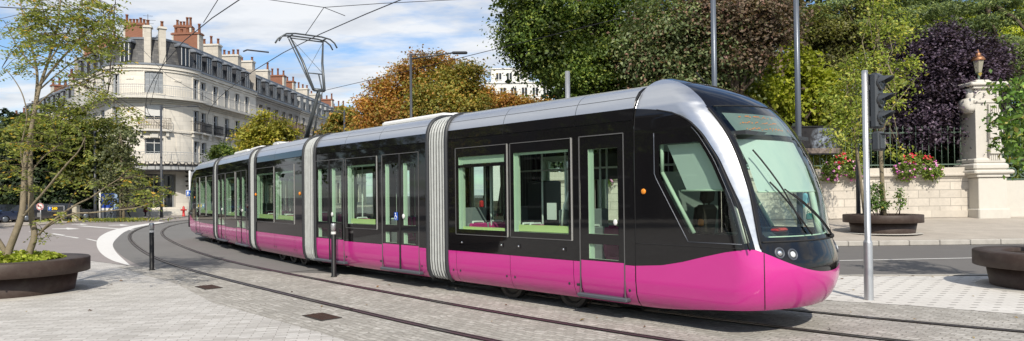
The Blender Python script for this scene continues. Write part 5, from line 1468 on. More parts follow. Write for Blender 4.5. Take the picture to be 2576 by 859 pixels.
lamp('street lamp before the round corner building, arm toward the street front', 405, 265, 545, 60, 496, 268, .09, .09, 1.0)
lamp('grey street lamp post among the dark trees beside the blue panel', 239, 330, 560, 56, 165, 327, .10, .09, 1.0)

# ---------------- traffic light
tp = gnd(2186, 757); tl = empty('traffic_light', 'dark three lens traffic light on a silver pole beside the white paving', 'traffic light', (tp.x, tp.y, .016))
hz_ = at(2174, 181, tp.y).z
mb = MB(); mb.lathe([(.075, 0), (.072, .02), (.072, .94), (.066, .97), (.050, 1.0), (.048, hz_), (.03, hz_ + .01), (0, hz_ + .01)], (0, 0, 0), 24); mb.build('pole', M['galv'], tl)
M['signal'] = plain('signal_dark_grey', (.055, .062, .07), .42, 0, .5, .15, 5); M['siglens'] = gloss('signal_unlit_lens', (.035, .035, .035), .12)
hx, hzc, fa = .20, at(2206, 257, tp.y).z, R(-48)         # housing faces the viewer's right
HM = Matrix.Translation((hx, -.02, hzc)) @ Matrix.Rotation(R(38), 4, 'Z')
mb = MB(); mb.box((0, .02, 0), (.26, .13, .92), 0, M=HM, bev=.03); mb.prism([(-.13, .085), (.13, .085), (.10, .16), (-.10, .16)], -.45, .45, 0, HM); mb.build('housing', M['signal'], tl)
rf = HM.to_3x3() @ Matrix.Rotation(R(90), 3, 'X')
for k, zz in enumerate((.29, 0, -.29)):
    c = HM @ Vector((0, -.045, zz)); mb = MB(); mb.lathe([(.125, 0), (.118, .03), (.10, .035), (.095, .015), (.05, .03), (0, .035)], c, 24, 0, True, rf); mb.build('lens', M['siglens'], tl)
    mb = MB(); vs = []; n = 14
    for i in range(n + 1):
        a = R(-15) + R(210) * i / n; k_ = max(0, math.sin(a))
        vs += [HM @ Vector((.122 * math.cos(a), -.05, zz + .122 * math.sin(a))), HM @ Vector((.122 * math.cos(a) * (1 - .12 * k_), -.08 - .19 * (k_ ** .7), zz + .122 * math.sin(a) - .02 * k_))]
    mb.add(vs, [(2 * i, 2 * i + 1, 2 * i + 3, 2 * i + 2) for i in range(n)], 0, True); o = mb.build('visor', M['signal'], tl)
LM = Matrix.Translation((hx + .02, -.02, at(2222, 358, tp.y).z)) @ Matrix.Rotation(R(38), 4, 'Z')
mb = MB(); mb.box((0, .02, 0), (.24, .14, .32), 0, M=LM, bev=.03); mb.box((-.02, -.055, -.01), (.17, .02, .24), 0, M=LM, bev=.008)
for k in range(9): mb.box((.045, -.068, -.09 + k * .022), (.05 - abs(k - 4) * .009, .006, .009), 1, M=LM)
mb.box((0, -.09, .12), (.2, .09, .015), 0, M=LM); mb.build('repeater', [M['signal'], M['t_line']], tl)
for z in (hzc + .22, hzc - .30, at(2222, 358, tp.y).z): 
    mb = MB(); mb.tube([(.03, 0, z), (.16, 0, z)], .022, 8); mb.box((.06, 0, z), (.03, .08, .09), 0, bev=.01); mb.build('bracket', M['signal'], tl)

# ---------------- signs on the left
def disc(mb, c, r, m, o, n=28): mb.lathe([(0, 0), (r, 0)], (c[0], c[1] - o, c[2]), n, m, False, Matrix.Rotation(R(90), 3, 'X'))
g = gnd(478, 571); e = empty('pedestrian_sign', 'square blue pedestrian sign on a black and white post by the tram rear', 'sign', (g.x, g.y, .01))
zt_ = at(478, 430, g.y).z; zm = at(478, 532, g.y).z
mb = MB(); mb.tube([(0, 0, 0), (0, 0, zm - .05)], .09, 12); mb.build('base_post', M['black'], e)
mb = MB(); mb.tube([(0, 0, zm - .05), (0, 0, zt_)], .06, 10); mb.build('post', M['white'], e)
zs_ = at(478, 487, g.y).z; M['sgn_blue'] = plain('road_sign_blue', (.01, .10, .45), .4)
mb = MB(); mb.box((0, -.07, zs_), (.44, .03, .42), 1, bev=.01); mb.box((0, -.087, zs_), (.38, .012, .36), 0)
mb.sphere((-.07, -.10, zs_ + .11), .035, 8, 1, (1, .2, 1)); mb.tube([(-.07, -.096, zs_ + .08), (-.09, -.096, zs_ - .02), (-.05, -.096, zs_ - .14)], [.04, .05, .025], 6, 1); mb.tube([(-.08, -.096, zs_ + .04), (.03, -.096, zs_)], .018, 5, 1); mb.tube([(-.09, -.096, zs_ - .03), (-.12, -.096, zs_ - .14)], .025, 5, 1)
mb.sphere((.09, -.10, zs_ + .02), .028, 8, 1, (1, .2, 1)); mb.tube([(.09, -.096, zs_), (.09, -.096, zs_ - .14)], [.03, .035], 6, 1); mb.build('sign_plate', [M['sgn_blue'], M['white']], e)
mb = MB(); mb.box((.16, 0, zt_ - .45), (.16, .14, .75), 0, bev=.03); mb.build('signal_box', M['galv'], e)
def text(name, s, loc, size, mat, parent, rot=(R(90), 0, 0)):
    cu = bpy.data.curves.new(name, 'FONT'); cu.body = s; cu.size = size; cu.align_x = 'CENTER'; cu.align_y = 'CENTER'; cu.extrude = .004; cu.offset = .006
    o = bpy.data.objects.new(name, cu); COL.objects.link(o); o.rotation_euler = rot; cu.materials.append(mat)
    bpy.context.view_layer.update(); me = bpy.data.meshes.new_from_object(o.evaluated_get(bpy.context.evaluated_depsgraph_get())); bpy.data.objects.remove(o)
    q = bpy.data.objects.new(name, me); COL.objects.link(q); q.location = loc; q.rotation_euler = rot; q.parent = parent
    if not me.materials: me.materials.append(mat)
    return q
YS = 53.0
p = at(141, 525, YS); e = empty('parking_sign', 'parking board with lit yellow 240 on a pale post under the dark trees', 'sign', (p.x, YS, 0))
w_, h_ = PX(39, YS), PX(11, YS)
mb = MB(); mb.box((0, 0, p.z - 20 * 0), (w_ + .1, .12, h_ + .1), 0, bev=.02); mb.box((0, -.065, p.z), (w_, .02, h_), 1); mb.box((-w_ * .36, -.08, p.z), (h_ * .8, .012, h_ * .8), 2)
mb.build('board', [M['galv'], M['t_dark'], M['sgn_blue']], e)
text('lettering', 'P', (-w_ * .36, -.088, p.z), h_ * .8, M['white'], e); text('lettering', '240', (-w_ * .06, -.08, p.z), h_ * .85, emis('led_yellow', (1, .62, .03), 1.6), e)
mb = MB(); mb.box((w_ * .42, .05, (p.z - .1) / 2), (.16, .12, p.z - .2)); mb.build('post', M['pole_cream'] if 'pole_cream' in M else plain('cream_post', (.42, .38, .28), .6), e)
p = at(102, 520, 51); e = empty('no_turn_sign', 'round red ringed no left turn sign on a grey post before parked cars', 'sign', (p.x, 51, 0))
mb = MB(); r_ = PX(9.3, 51)
disc(mb, (0, -.06, p.z), r_, 0, 0); disc(mb, (0, -.064, p.z), r_ * .93, 1, 0); disc(mb, (0, -.068, p.z), r_ * .76, 0, 0)
mb.tube([(.10, -.075, p.z - .16), (.10, -.075, p.z - .0), (-.10, -.075, p.z + .05)], .025, 5, 2); mb.prism([(-.2, .05), (-.08, -.04), (-.08, .14)], .073, .08, 2, Matrix.Translation((0, 0, p.z)) @ Matrix.Rotation(R(90), 4, 'X'))
mb.tube([(-r_ * .6, -.082, p.z + r_ * .6), (r_ * .6, -.082, p.z - r_ * .6)], .02, 5, 1); mb.build('sign_plate', [M['white'], M['red'], M['black']], e)
mb = MB(); mb.tube([(0, 0, 0), (0, 0, p.z + .2)], .04, 8); mb.build('post', M['galv'], e)
mb = MB(); mb.box((-.12, -.03, p.z - .62), (.22, .02, .32)); mb.build('notice', M['galv'], e)
p = at(270, 508, 57); e = empty('advertising_panel', 'blue advertising panel on a grey plinth between the tree and the entrance', 'panel', (p.x, 57, .09))
zt_ = at(270, 487, 57).z - .09; zb = at(270, 530, 57).z - .09; w_ = PX(35, 57)
mb = MB(); mb.box((0, 0, (zt_ + zb) / 2), (w_, .3, zt_ - zb), 0, bev=.03); mb.box((0, -.16, zb + .12), (w_ - .06, .02, .2), 1); mb.box((w_ / 2 + .15, .02, (zt_ + zb) / 2), (.3, .2, zt_ - zb - .1), 2, bev=.02); mb.build('screen', [plain('panel_blue', (.025, .07, .38), .35, 0, .5, .05), M['white'], M['glass_pale'] if 'glass_pale' in M else plain('poster_blue_white', (.30, .42, .62), .4)], e)
mb = MB(); mb.box((0, 0, zb / 2), (w_ + .1, .36, zb)); mb.build('plinth', M['pole_grey'], e)
p = at(287, 475, 58); e = pole('white_post', 'thin white post standing against the blue advertising panel', p.x, 56, .09, at(287, 478, 56).z, .075, .075, 'white', 'post')
p = at(191, 540, 54); e = empty('utility_cabinet', 'tall beige utility cabinet with a grey back under the trees', 'cabinet', (p.x, 54, .09))
h_ = at(191, 522, 54).z; mb = MB(); mb.box((0, 0, h_ / 2), (.36, .45, h_), 0, bev=.02); mb.box((0, 0, h_ + .03), (.42, .5, .06)); mb.build('casing', plain('cabinet_beige', (.50, .46, .36), .6), e); mb = MB(); mb.box((.0, -.24, h_ * .55), (.28, .02, h_ * .7), 0); mb.box((-.08, -.255, h_ * .5), (.03, .02, .1), 0); mb.build('door', plain('cabinet_door', (.45, .41, .32), .6), e)
p = at(462, 533, 64); e = empty('fire_hydrant', 'red fire hydrant on the pavement beside the blue pedestrian sign', 'hydrant', (p.x, 64, .09))
mb = MB(); mb.lathe([(.16, 0), (.16, .06), (.11, .08), (.11, .55), (.15, .58), (.15, .64), (.11, .66), (.10, .85), (.05, .95), (0, .97)], (0, 0, 0), 14); mb.build('body', M['red'], e)
for s in (-1, 1):
    mb = MB(); mb.lathe([(.06, 0), (.06, .2), (.08, .2), (.08, .26), (0, .26)], (0, 0, .6), 10, 0, True, Matrix.Rotation(R(90) * s, 3, 'Y')); mb.build('outlet', M['red'], e)
# ---------------- overhead wires
def wire(lab, pts, r=.012, sag=0, group='overhead wires', name='overhead_wire'):
    P = []
    for a, b in zip(pts[:-1], pts[1:]):
        a, b = Vector(a), Vector(b); n = 10
        for k in range(n): t = k / n; q = a.lerp(b, t); q.z -= sag * 4 * t * (1 - t); P.append(q)
    P.append(Vector(pts[-1])); mb = MB(); mb.tube(P, r, 5); return tag(mb.build(name, M['wire']), lab, 'wire', group)
TC = offset(RAILA, 3.77); OC = offset(RAILA, .7175)
cw = [(x, y, 6.68) for x, y in TC if 2 < y < 62][::6]; wire('contact wire touching the pantograph head and following the tram track', cw, .014)
cw2 = [(x, y, 6.68) for x, y in OC if 2 < y < 62][::6]; wire('contact wire above the empty near track, crossing the round building', cw2, .014)
wire('span wire sagging across the top of the picture above the pantograph', [at(560, -25, 17), at(680, 0, 17), at(815, 19, 17), at(960, 9, 17), at(1180, -2, 17), at(1500, -30, 17)], .009)
wire('short dropper from the span wire to the pantograph contact wire', [at(815, 19, 17), at(768, 88, 17.6)], .009)
wire('bridle wire from the span wire to the contact wire right of the pantograph', [at(815, 19, 17), at(868, 40, 16.4)], .009)
wire('steady wire rising from the left contact wire to the top edge', [at(512, 57, 16), at(548, 0, 15)], .009)
wire('long span wire from the dark tree down to the street behind the pantograph', [at(1560, 46, 26), at(1270, 118, 30), at(1000, 185, 36), at(812, 229, 42)], .016)
wire('pair of feeder wires crossing behind the planter tree, upper one', [at(-60, 15, 40), at(180, 28, 45), at(330, 112, 60)], .03)
wire('pair of feeder wires crossing behind the planter tree, lower one', [at(-60, 96, 40), at(140, 160, 50), at(395, 300, 66)], .02)
wire('thin wire drooping over the round front from roof to canopy', [at(352, 118, 66), at(420, 190, 60), at(545, 260, 50)], .018)
wire('thin wire rising steeply across the closed shutters of the round front', [at(378, 265, 62), at(392, 210, 58), at(425, 118, 50)], .02)
e = tag(wire('grey steady arm holding the contact wire above the street front', [at(612, 130, 30), at(622, 126, 30), at(676, 132, 30)], .035, 0, None, 'steady_arm'), cat='steady arm')

# ---------------- parked cars
def car_mesh(lab, loc, rz, mat, s=1.0, src=None):
    e = empty('parked_car', lab, 'car', loc, rz, 'cars parked under the dark trees'); e.scale = (s, s, s)
    lower = [(-2.05, .38), (-2.08, .62), (-2.0, .88), (-1.2, .96), (.9, 1.0), (1.85, .98), (1.98, .8), (2.0, .4)]
    mb = MB(); secs = []
    W = .86
    pts = lower + [(1.7, .26), (-1.8, .26)]
    n = len(pts)
    for y, ins in ((-W, .05), (-W * .97, .0), (W * .97, .0), (W, .05)): secs.append([(x * (1 - ins * .3), y if True else 0, .62 + (z - .62) * (1 - ins * 2)) for x, z in pts])
    vs = [p for s_ in secs for p in s_]; fs = []
    for k in range(3):
        for i in range(n): fs.append((k * n + i, k * n + (i + 1) % n, (k + 1) * n + (i + 1) % n, (k + 1) * n + i))
    fs += [tuple(range(n))[::-1], tuple(range(3 * n, 4 * n))]; mb.add(vs, fs, 0)
    roof = [(-1.05, .97), (-.35, 1.46), (.9, 1.5), (1.55, 1.42), (1.9, .99)]
    m = len(roof); vs = [(x, -.78 + .16 * (z - .97) / .5, z) for x, z in roof] + [(x, .78 - .16 * (z - .97) / .5, z) for x, z in roof]
    mb.add(vs, [(i, i + 1, m + i + 1, m + i) for i in range(1, m - 2)] , 0)
    body = mb.build('body', mat, e); 
    g = MB(); g.add(vs, [(0, 1, m + 1, m), (m - 2, m - 1, 2 * m - 1, 2 * m - 2), tuple(range(m))[::-1], tuple(range(m, 2 * m))], 0)
    for sy in (-1, 1):
        for x in (-.05, 1.05): 
            pass
    g.build('window', M['win_dark'], e)
    for sx_ in (-1.28, 1.3):
        for sy in (-1, 1):
            w = MB(); r_ = Matrix.Rotation(R(90) * -sy, 3, 'X'); w.lathe([(0, .03), (.06, .05), (.2, .02), (.21, .0), (.30, .0), (.32, -.05), (.32, -.18), (0, -.18)], (sx_, sy * .86, .32), 18, 0, True, r_); w.m[:] = [1 if i < 18 * 3 else 0 for i in range(len(w.m))]
            w.build('wheel', [M['rubber'], M['pole_grey']], e)
    for sy in (-1, 1):
        k = MB(); k.box((-2.0, sy * .62, .72), (.14, .34, .14), 0, bev=.04); k.build('headlight', M['lens'], e); k = MB(); k.box((1.95, sy * .68, .82), (.12, .22, .22), 0, bev=.04); k.build('taillight', M['red'], e)
        k = MB(); k.box((-.85, sy * .92, 1.02), (.14, .16, .12), 0, bev=.04); k.build('mirror', mat, e)
    return e
M['car_navy'] = gloss('car_paint_navy', (.025, .035, .07), .08, .5); M['car_black'] = gloss('car_paint_black', (.022, .024, .03), .08, .5); M['car_blue'] = gloss('car_paint_blue', (.04, .09, .19), .1, .5)
for lab, u, Y, rz, mt, s in [('blue car at the left picture edge, nearest of the parked row', 10, 54, 250, 'car_blue', .95), ('dark estate car showing its red tail light between blue car and planter tree', 50, 53, 55, 'car_navy', .95),
                             ('black hatchback parked behind the no left turn sign', 112, 54, 222, 'car_black', .95), ('dark car half hidden by the parking board post', 172, 57, 215, 'car_black', .95)]:
    p = at(u, 560, Y); car_mesh(lab, (p.x, Y, .09 if Y > 53.5 else .05), R(rz), M[mt], s)
# ================================================================ TREES AND PLANTS
LM_ = {
 'olive': leaf_mat('leaves_olive_green', [(0, (.07, .10, .025)), (.5, (.15, .185, .04)), (.85, (.25, .265, .06)), (1, (.36, .30, .06))], .35, .45, .3),
 'dark': leaf_mat('leaves_shade_dark_green', [(0, (0.016, 0.030, 0.014)), (.6, (0.030, 0.051, 0.020)), (1, (0.061, 0.081, 0.027))], .2, .4),  # dark because the shade on these trees is put into the colour
 'fresh': leaf_mat('leaves_fresh_green', [(0, (.14, .18, .045)), (.6, (.27, .31, .08)), (.92, (.40, .40, .11)), (.95, (.60, .42, .07)), (1, (.62, .36, .06))], .45, .8, .7),
 'greygreen': leaf_mat('leaves_grey_green', [(0, (0.080, 0.096, 0.048)), (.6, (0.176, 0.200, 0.096)), (1, (0.320, 0.320, 0.160))], .3, .8),
 'yellow': leaf_mat('leaves_yellow_green', [(0, (.20, .21, .035)), (.5, (.37, .36, .06)), (.85, (.50, .46, .09)), (1, (.50, .32, .05))], .4, .5, .45),
 'rust': leaf_mat('leaves_rust_brown', [(0, (.28, .125, .04)), (.4, (.48, .235, .065)), (.7, (.58, .33, .09)), (.85, (.42, .34, .08)), (1, (.31, .30, .07))], .4, .4, .5),
 'turning': leaf_mat('leaves_turning', [(0, (.15, .16, .035)), (.45, (.28, .28, .06)), (.75, (.40, .31, .065)), (1, (.50, .26, .065))], .35, .4, .45),
 'maple': leaf_mat('leaves_maple_green_red', [(0, (.10, .14, .06)), (.5, (.20, .26, .115)), (.8, (.30, .33, .16)), (.93, (.26, .16, .11)), (1, (.32, .19, .13))], .35, .5, .3),
 'maplered': leaf_mat('leaves_maple_dull_red', [(0, (.09, .07, .05)), (.4, (.17, .13, .085)), (.7, (.22, .135, .10)), (.85, (.13, .15, .07)), (1, (.26, .13, .11))], .25, .5),
 'horn': leaf_mat('leaves_dense_green', [(0, (.05, .09, .022)), (.5, (.13, .20, .045)), (.85, (.25, .33, .07)), (1, (.38, .42, .09))], .4, .5, .22),
 'brownev': leaf_mat('leaves_brownish_evergreen', [(0, (.08, .08, .03)), (.5, (.18, .175, .06)), (.8, (.26, .25, .08)), (1, (.24, .29, .08))], .35, .45, .28),
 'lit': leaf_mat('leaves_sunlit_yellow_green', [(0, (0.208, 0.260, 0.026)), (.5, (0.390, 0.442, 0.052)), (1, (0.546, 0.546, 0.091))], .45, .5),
 'purple': leaf_mat('leaves_purple_plum', [(0, (.032, .020, .034)), (.5, (.07, .048, .075)), (.85, (.125, .09, .13)), (1, (.18, .13, .175))], .15, .8, .5, .4),
 'cedar': leaf_mat('needles_cedar', [(0, (0.064, 0.104, 0.048)), (.5, (0.160, 0.224, 0.080)), (1, (0.320, 0.368, 0.112))], .25, .45, .5),
 'young': leaf_mat('leaves_young_yellow_green', [(0, (.16, .22, .045)), (.5, (.31, .38, .085)), (.85, (.44, .47, .11)), (1, (.55, .46, .10))], .45, .9, .7),
 'glossy': leaf_mat('leaves_glossy_green', [(0, (0.048, 0.104, 0.019)), (.5, (0.128, 0.240, 0.040)), (.9, (0.256, 0.400, 0.072)), (1, (0.480, 0.352, 0.080))], .3, 1.0, .5, .5),
 'lime': leaf_mat('leaves_lime_cover', [(0, (0.231, 0.294, 0.032)), (.6, (0.399, 0.462, 0.063)), (1, (0.504, 0.525, 0.105))], .4, 4, .5),
 'hedge': leaf_mat('leaves_lime_hedge', [(0, (0.168, 0.204, 0.024)), (.6, (0.360, 0.384, 0.048)), (1, (0.504, 0.504, 0.096))], .35, 1.5),
}
def base_at(u, Y, z=.0): p = at(u, 500, Y); return (p.x, Y, z)
# ---- left background
GL = 'trees on the left side of the square'
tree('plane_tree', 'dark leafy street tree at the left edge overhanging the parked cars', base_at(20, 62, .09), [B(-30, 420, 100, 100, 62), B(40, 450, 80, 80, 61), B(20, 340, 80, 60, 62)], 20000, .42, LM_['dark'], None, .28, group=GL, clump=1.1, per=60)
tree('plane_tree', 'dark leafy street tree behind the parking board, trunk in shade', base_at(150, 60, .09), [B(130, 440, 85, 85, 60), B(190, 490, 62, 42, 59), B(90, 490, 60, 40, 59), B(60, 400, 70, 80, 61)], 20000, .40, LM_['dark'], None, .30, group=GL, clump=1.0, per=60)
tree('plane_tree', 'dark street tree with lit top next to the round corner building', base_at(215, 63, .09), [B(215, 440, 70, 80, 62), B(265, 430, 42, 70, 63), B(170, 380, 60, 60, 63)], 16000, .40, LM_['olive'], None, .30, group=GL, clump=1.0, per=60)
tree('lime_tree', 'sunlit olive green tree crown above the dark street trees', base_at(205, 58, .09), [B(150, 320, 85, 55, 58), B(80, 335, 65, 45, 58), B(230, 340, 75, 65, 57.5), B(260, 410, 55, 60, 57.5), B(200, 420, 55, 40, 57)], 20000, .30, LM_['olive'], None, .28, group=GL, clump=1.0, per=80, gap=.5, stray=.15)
tree('young_street_tree', 'young grey green tree with a pale staked trunk beside the blue panel', base_at(311, 54, .09), [B(312, 340, 28, 50, 54), B(290, 410, 42, 45, 54), B(318, 450, 34, 40, 54), B(275, 460, 30, 26, 54), B(300, 500, 32, 22, 54)], 3800, .24, LM_['greygreen'], at(303, 330, 54), .11, M['bark_pale'], GL, clump=.6, per=24, nb=14)
p = at(311, 520, 53.9); mb = MB(); mb.tube([(p.x - .15, 53.7, .09), (p.x - .15, 53.7, 2.6)], .05, 6); tag(mb.build('tree_stake', M['bark_pale']), 'wooden stake beside the young grey green tree', 'stake')
P_ = np.stack([rng.normal(at(305, 545, 53).x, 1.4, 900), rng.normal(52.6, .35, 900), np.full(900, .16)], 1); P_[:, 2] += rng.uniform(-.06, .12, 900)
tag(leaf_mesh('grass', P_, .3, LM_['fresh'], None, .25, -.2), 'green grass tuft around the young staked tree', 'grass', None, 'stuff')
# ---- street trees on the receding street
tree('street_tree', 'yellow green street tree before the receding house fronts', base_at(675, 60, .05), [B(675, 325, 48, 38, 60), B(640, 350, 36, 32, 60), B(712, 345, 34, 34, 60), B(675, 372, 65, 30, 60)], 13000, .28, LM_['yellow'], None, .18, clump=.8, per=60, stray=.15)
tree('round_shrub_tree', 'small round dark green tree peeping over the tram rear', base_at(558, 56, .05), [B(558, 382, 27, 18, 56), B(556, 395, 29, 22, 56)], 3500, .22, LM_['horn'], None, .1, clump=.5, per=30)
tree('street_tree', 'green and brown tree just right of the pantograph', base_at(868, 52, .05), [B(870, 318, 40, 30, 52), B(840, 330, 28, 22, 52), B(900, 330, 36, 30, 52), B(865, 290, 26, 18, 52)], 8000, .26, LM_['turning'], None, .16, clump=.6, per=36)
# ---- autumn trees
GA = 'autumn chestnut trees behind the tram'
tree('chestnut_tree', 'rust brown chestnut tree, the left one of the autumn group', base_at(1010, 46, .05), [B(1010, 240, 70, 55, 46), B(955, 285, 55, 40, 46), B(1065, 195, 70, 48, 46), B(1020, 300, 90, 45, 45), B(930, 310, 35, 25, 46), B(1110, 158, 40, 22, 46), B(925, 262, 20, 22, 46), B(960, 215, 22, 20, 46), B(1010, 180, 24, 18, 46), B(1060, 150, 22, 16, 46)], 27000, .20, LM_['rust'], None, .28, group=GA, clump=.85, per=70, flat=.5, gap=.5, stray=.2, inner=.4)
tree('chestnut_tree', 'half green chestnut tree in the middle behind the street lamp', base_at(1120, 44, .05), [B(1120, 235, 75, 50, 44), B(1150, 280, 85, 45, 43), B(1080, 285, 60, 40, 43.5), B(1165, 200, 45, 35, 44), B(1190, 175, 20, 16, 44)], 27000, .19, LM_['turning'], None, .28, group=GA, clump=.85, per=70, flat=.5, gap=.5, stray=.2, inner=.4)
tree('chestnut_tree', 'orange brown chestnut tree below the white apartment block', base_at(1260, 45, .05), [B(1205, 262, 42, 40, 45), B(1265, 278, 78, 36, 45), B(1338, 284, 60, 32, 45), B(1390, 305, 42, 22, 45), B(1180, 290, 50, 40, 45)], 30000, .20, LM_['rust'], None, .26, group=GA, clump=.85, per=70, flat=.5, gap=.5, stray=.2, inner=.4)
# ---- park trees on the right
GP = 'large trees inside the park'
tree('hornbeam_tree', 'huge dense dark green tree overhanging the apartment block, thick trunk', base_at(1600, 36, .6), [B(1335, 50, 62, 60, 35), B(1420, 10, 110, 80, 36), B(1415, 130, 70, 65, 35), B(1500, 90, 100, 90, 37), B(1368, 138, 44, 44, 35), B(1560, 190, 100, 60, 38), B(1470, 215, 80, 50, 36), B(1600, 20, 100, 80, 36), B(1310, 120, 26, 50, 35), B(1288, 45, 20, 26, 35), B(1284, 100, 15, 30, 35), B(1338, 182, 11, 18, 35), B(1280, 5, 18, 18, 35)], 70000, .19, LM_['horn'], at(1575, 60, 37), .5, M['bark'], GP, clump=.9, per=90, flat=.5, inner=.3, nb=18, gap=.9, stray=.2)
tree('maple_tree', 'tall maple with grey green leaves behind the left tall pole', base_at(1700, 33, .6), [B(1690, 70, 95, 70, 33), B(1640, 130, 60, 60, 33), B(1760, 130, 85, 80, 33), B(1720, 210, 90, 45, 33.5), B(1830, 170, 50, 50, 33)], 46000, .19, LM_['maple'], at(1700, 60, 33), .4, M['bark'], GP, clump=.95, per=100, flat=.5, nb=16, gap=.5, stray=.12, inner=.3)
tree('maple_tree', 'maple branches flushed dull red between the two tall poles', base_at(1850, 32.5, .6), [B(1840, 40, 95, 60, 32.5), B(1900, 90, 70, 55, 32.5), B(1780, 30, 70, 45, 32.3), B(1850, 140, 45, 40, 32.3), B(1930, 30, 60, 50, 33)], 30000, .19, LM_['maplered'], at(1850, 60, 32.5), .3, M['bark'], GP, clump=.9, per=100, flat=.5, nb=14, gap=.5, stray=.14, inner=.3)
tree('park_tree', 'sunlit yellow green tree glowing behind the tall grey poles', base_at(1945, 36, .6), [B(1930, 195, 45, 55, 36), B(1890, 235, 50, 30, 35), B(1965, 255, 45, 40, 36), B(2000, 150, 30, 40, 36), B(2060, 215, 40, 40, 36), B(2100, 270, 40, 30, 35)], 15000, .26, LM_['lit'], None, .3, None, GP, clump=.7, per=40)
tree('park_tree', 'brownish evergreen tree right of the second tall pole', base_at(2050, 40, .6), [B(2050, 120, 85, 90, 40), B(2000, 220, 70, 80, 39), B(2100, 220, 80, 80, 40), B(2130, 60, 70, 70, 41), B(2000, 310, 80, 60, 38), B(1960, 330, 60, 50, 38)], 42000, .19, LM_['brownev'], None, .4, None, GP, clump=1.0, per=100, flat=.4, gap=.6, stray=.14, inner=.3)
lob = []
r3 = random.Random(5)
for k in range(26):
    v = -15 + 10 * k; u = r3.choice((2500, 2420, 2540, 2340, 2560)) + r3.uniform(-40, 40)
    if v > 110: u = 2545 + r3.uniform(-30, 30)
    lob.append(B(u, v, r3.uniform(60, 110), 9, 38 + r3.uniform(-1, 1), ry=2.0))
tree('cedar_tree', 'cedar with drooping layered boughs behind the purple tree', base_at(2480, 39, .6), lob, 42000, .22, LM_['cedar'], at(2480, -60, 39), .5, None, GP, clump=.5, per=40, flat=.3, aspect=.25, droop=.9, nb=26, inner=.1)
lob = [B(r3.uniform(2060, 2330), r3.uniform(-20, 70), r3.uniform(40, 70), 8, 40, ry=1.6) for k in range(14)]
tree('cedar_tree', 'darker cedar boughs across the top right of the second tall pole', base_at(2200, 41, .6), lob, 16000, .22, LM_['cedar'], at(2230, -80, 41), .4, None, GP, clump=.5, per=36, flat=.3, aspect=.25, droop=.9, nb=22, inner=.1)
tree('park_tree', 'bright yellow green foliage glimpsed between purple tree and cedar', base_at(2440, 46, .6), [B(2400, 70, 80, 50, 46), B(2500, 110, 60, 50, 46), B(2560, 60, 60, 60, 46), B(2330, 60, 50, 40, 46)], 14000, .26, LM_['lit'], None, .3, None, GP, clump=.7, per=40)
tree('plum_tree', 'round purple leaved plum tree leaning over the fence beside the pillar', base_at(2390, 32.2, .6), [B(2370, 120, 80, 55, 32), B(2310, 185, 55, 70, 31.8), B(2400, 200, 85, 80, 31.5), B(2340, 270, 80, 60, 31.3), B(2440, 260, 50, 70, 31.2), B(2470, 150, 48, 55, 32), B(2420, 320, 48, 40, 30.9), B(2320, 330, 55, 35, 31), B(2500, 120, 22, 22, 32), B(2295, 130, 45, 45, 32), B(2268, 195, 38, 50, 31.8), B(2275, 275, 42, 45, 31.3), B(2285, 340, 40, 30, 31), B(2468, 215, 36, 50, 31), B(2462, 300, 26, 36, 30.6), B(2480, 175, 34, 34, 31)], 62000, .155, LM_['purple'], at(2390, 250, 32), .16, None, GP, clump=.6, per=80, flat=.6, aspect=.65, droop=.8, up=.9, inner=.5, nb=14, gap=.4, stray=.12)
tree('young_planter_tree', 'slender young tree with sparse yellow green leaves in the far planter', (PLANTERS[2][0] + .05, PLANTERS[2][1], PLANTERS[2][2] + .6), [B(2210, 250, 60, 70, 24.3), B(2270, 185, 48, 55, 24.4), B(2190, 150, 50, 60, 24.2), B(2240, 80, 60, 55, 24.3), B(2255, 385, 40, 14, 24.2), B(2210, 20, 50, 40, 24.3)], 4000, .13, LM_['young'], at(2208, 60, 24.3), .085, M['bark_pale'], None, clump=.36, per=16, flat=.8, nb=26, inner=.1, aspect=.5)
tree('young_planter_tree', 'second thinner stem of yellow green leaves left of the traffic light', (PLANTERS[2][0] - .55, PLANTERS[2][1] + .1, PLANTERS[2][2] + .6), [B(2130, 270, 52, 60, 24.4), B(2100, 330, 36, 36, 24.4), B(2150, 340, 40, 40, 24.3), B(2090, 250, 40, 30, 24.4), B(2140, 190, 40, 40, 24.4)], 2300, .13, LM_['young'], at(2130, 200, 24.4), .06, M['bark_pale'], None, clump=.36, per=16, flat=.8, nb=20, inner=.1, aspect=.5)
def plant(name, lab, loc, blobs, n, size, mat, cat='plant', group=None, **k):
    e = empty(name, lab, cat, loc, 0, group); P, o = blob_points([(Vector(c) - Vector(loc), r) for c, r in blobs], n, k.pop('clump', .2), k.pop('per', 20), k.pop('flat', .8), k.pop('inner', .3))
    leaf_mesh('foliage', P, size, mat, e, k.pop('aspect', .6), .4, o)
    mb = MB()
    for c, r in blobs:
        for q in range(3): a = Vector(c) - Vector(loc); mb.tube([(a.x * .8 + random.uniform(-.1, .1), a.y * .8, 0), (a.x, a.y, a.z * .6), (a.x + random.uniform(-.5, .5) * r[0], a.y, a.z + r[2] * .6)], [.015, .012, .005], 5)
    mb.build('stems', M['bark'], e); return e
px_, py_, pz_ = PLANTERS[2]
plant('shrub', 'leafy shoots growing around the trunk in the far planter', (px_, py_, pz_ + .6), [B(2192, 510, 14, 22, 24.1), B(2206, 485, 14, 28, 24.2), B(2265, 500, 8, 26, 24.2), B(2220, 515, 22, 10, 24.0)], 1300, .09, LM_['glossy'], clump=.14, per=14)
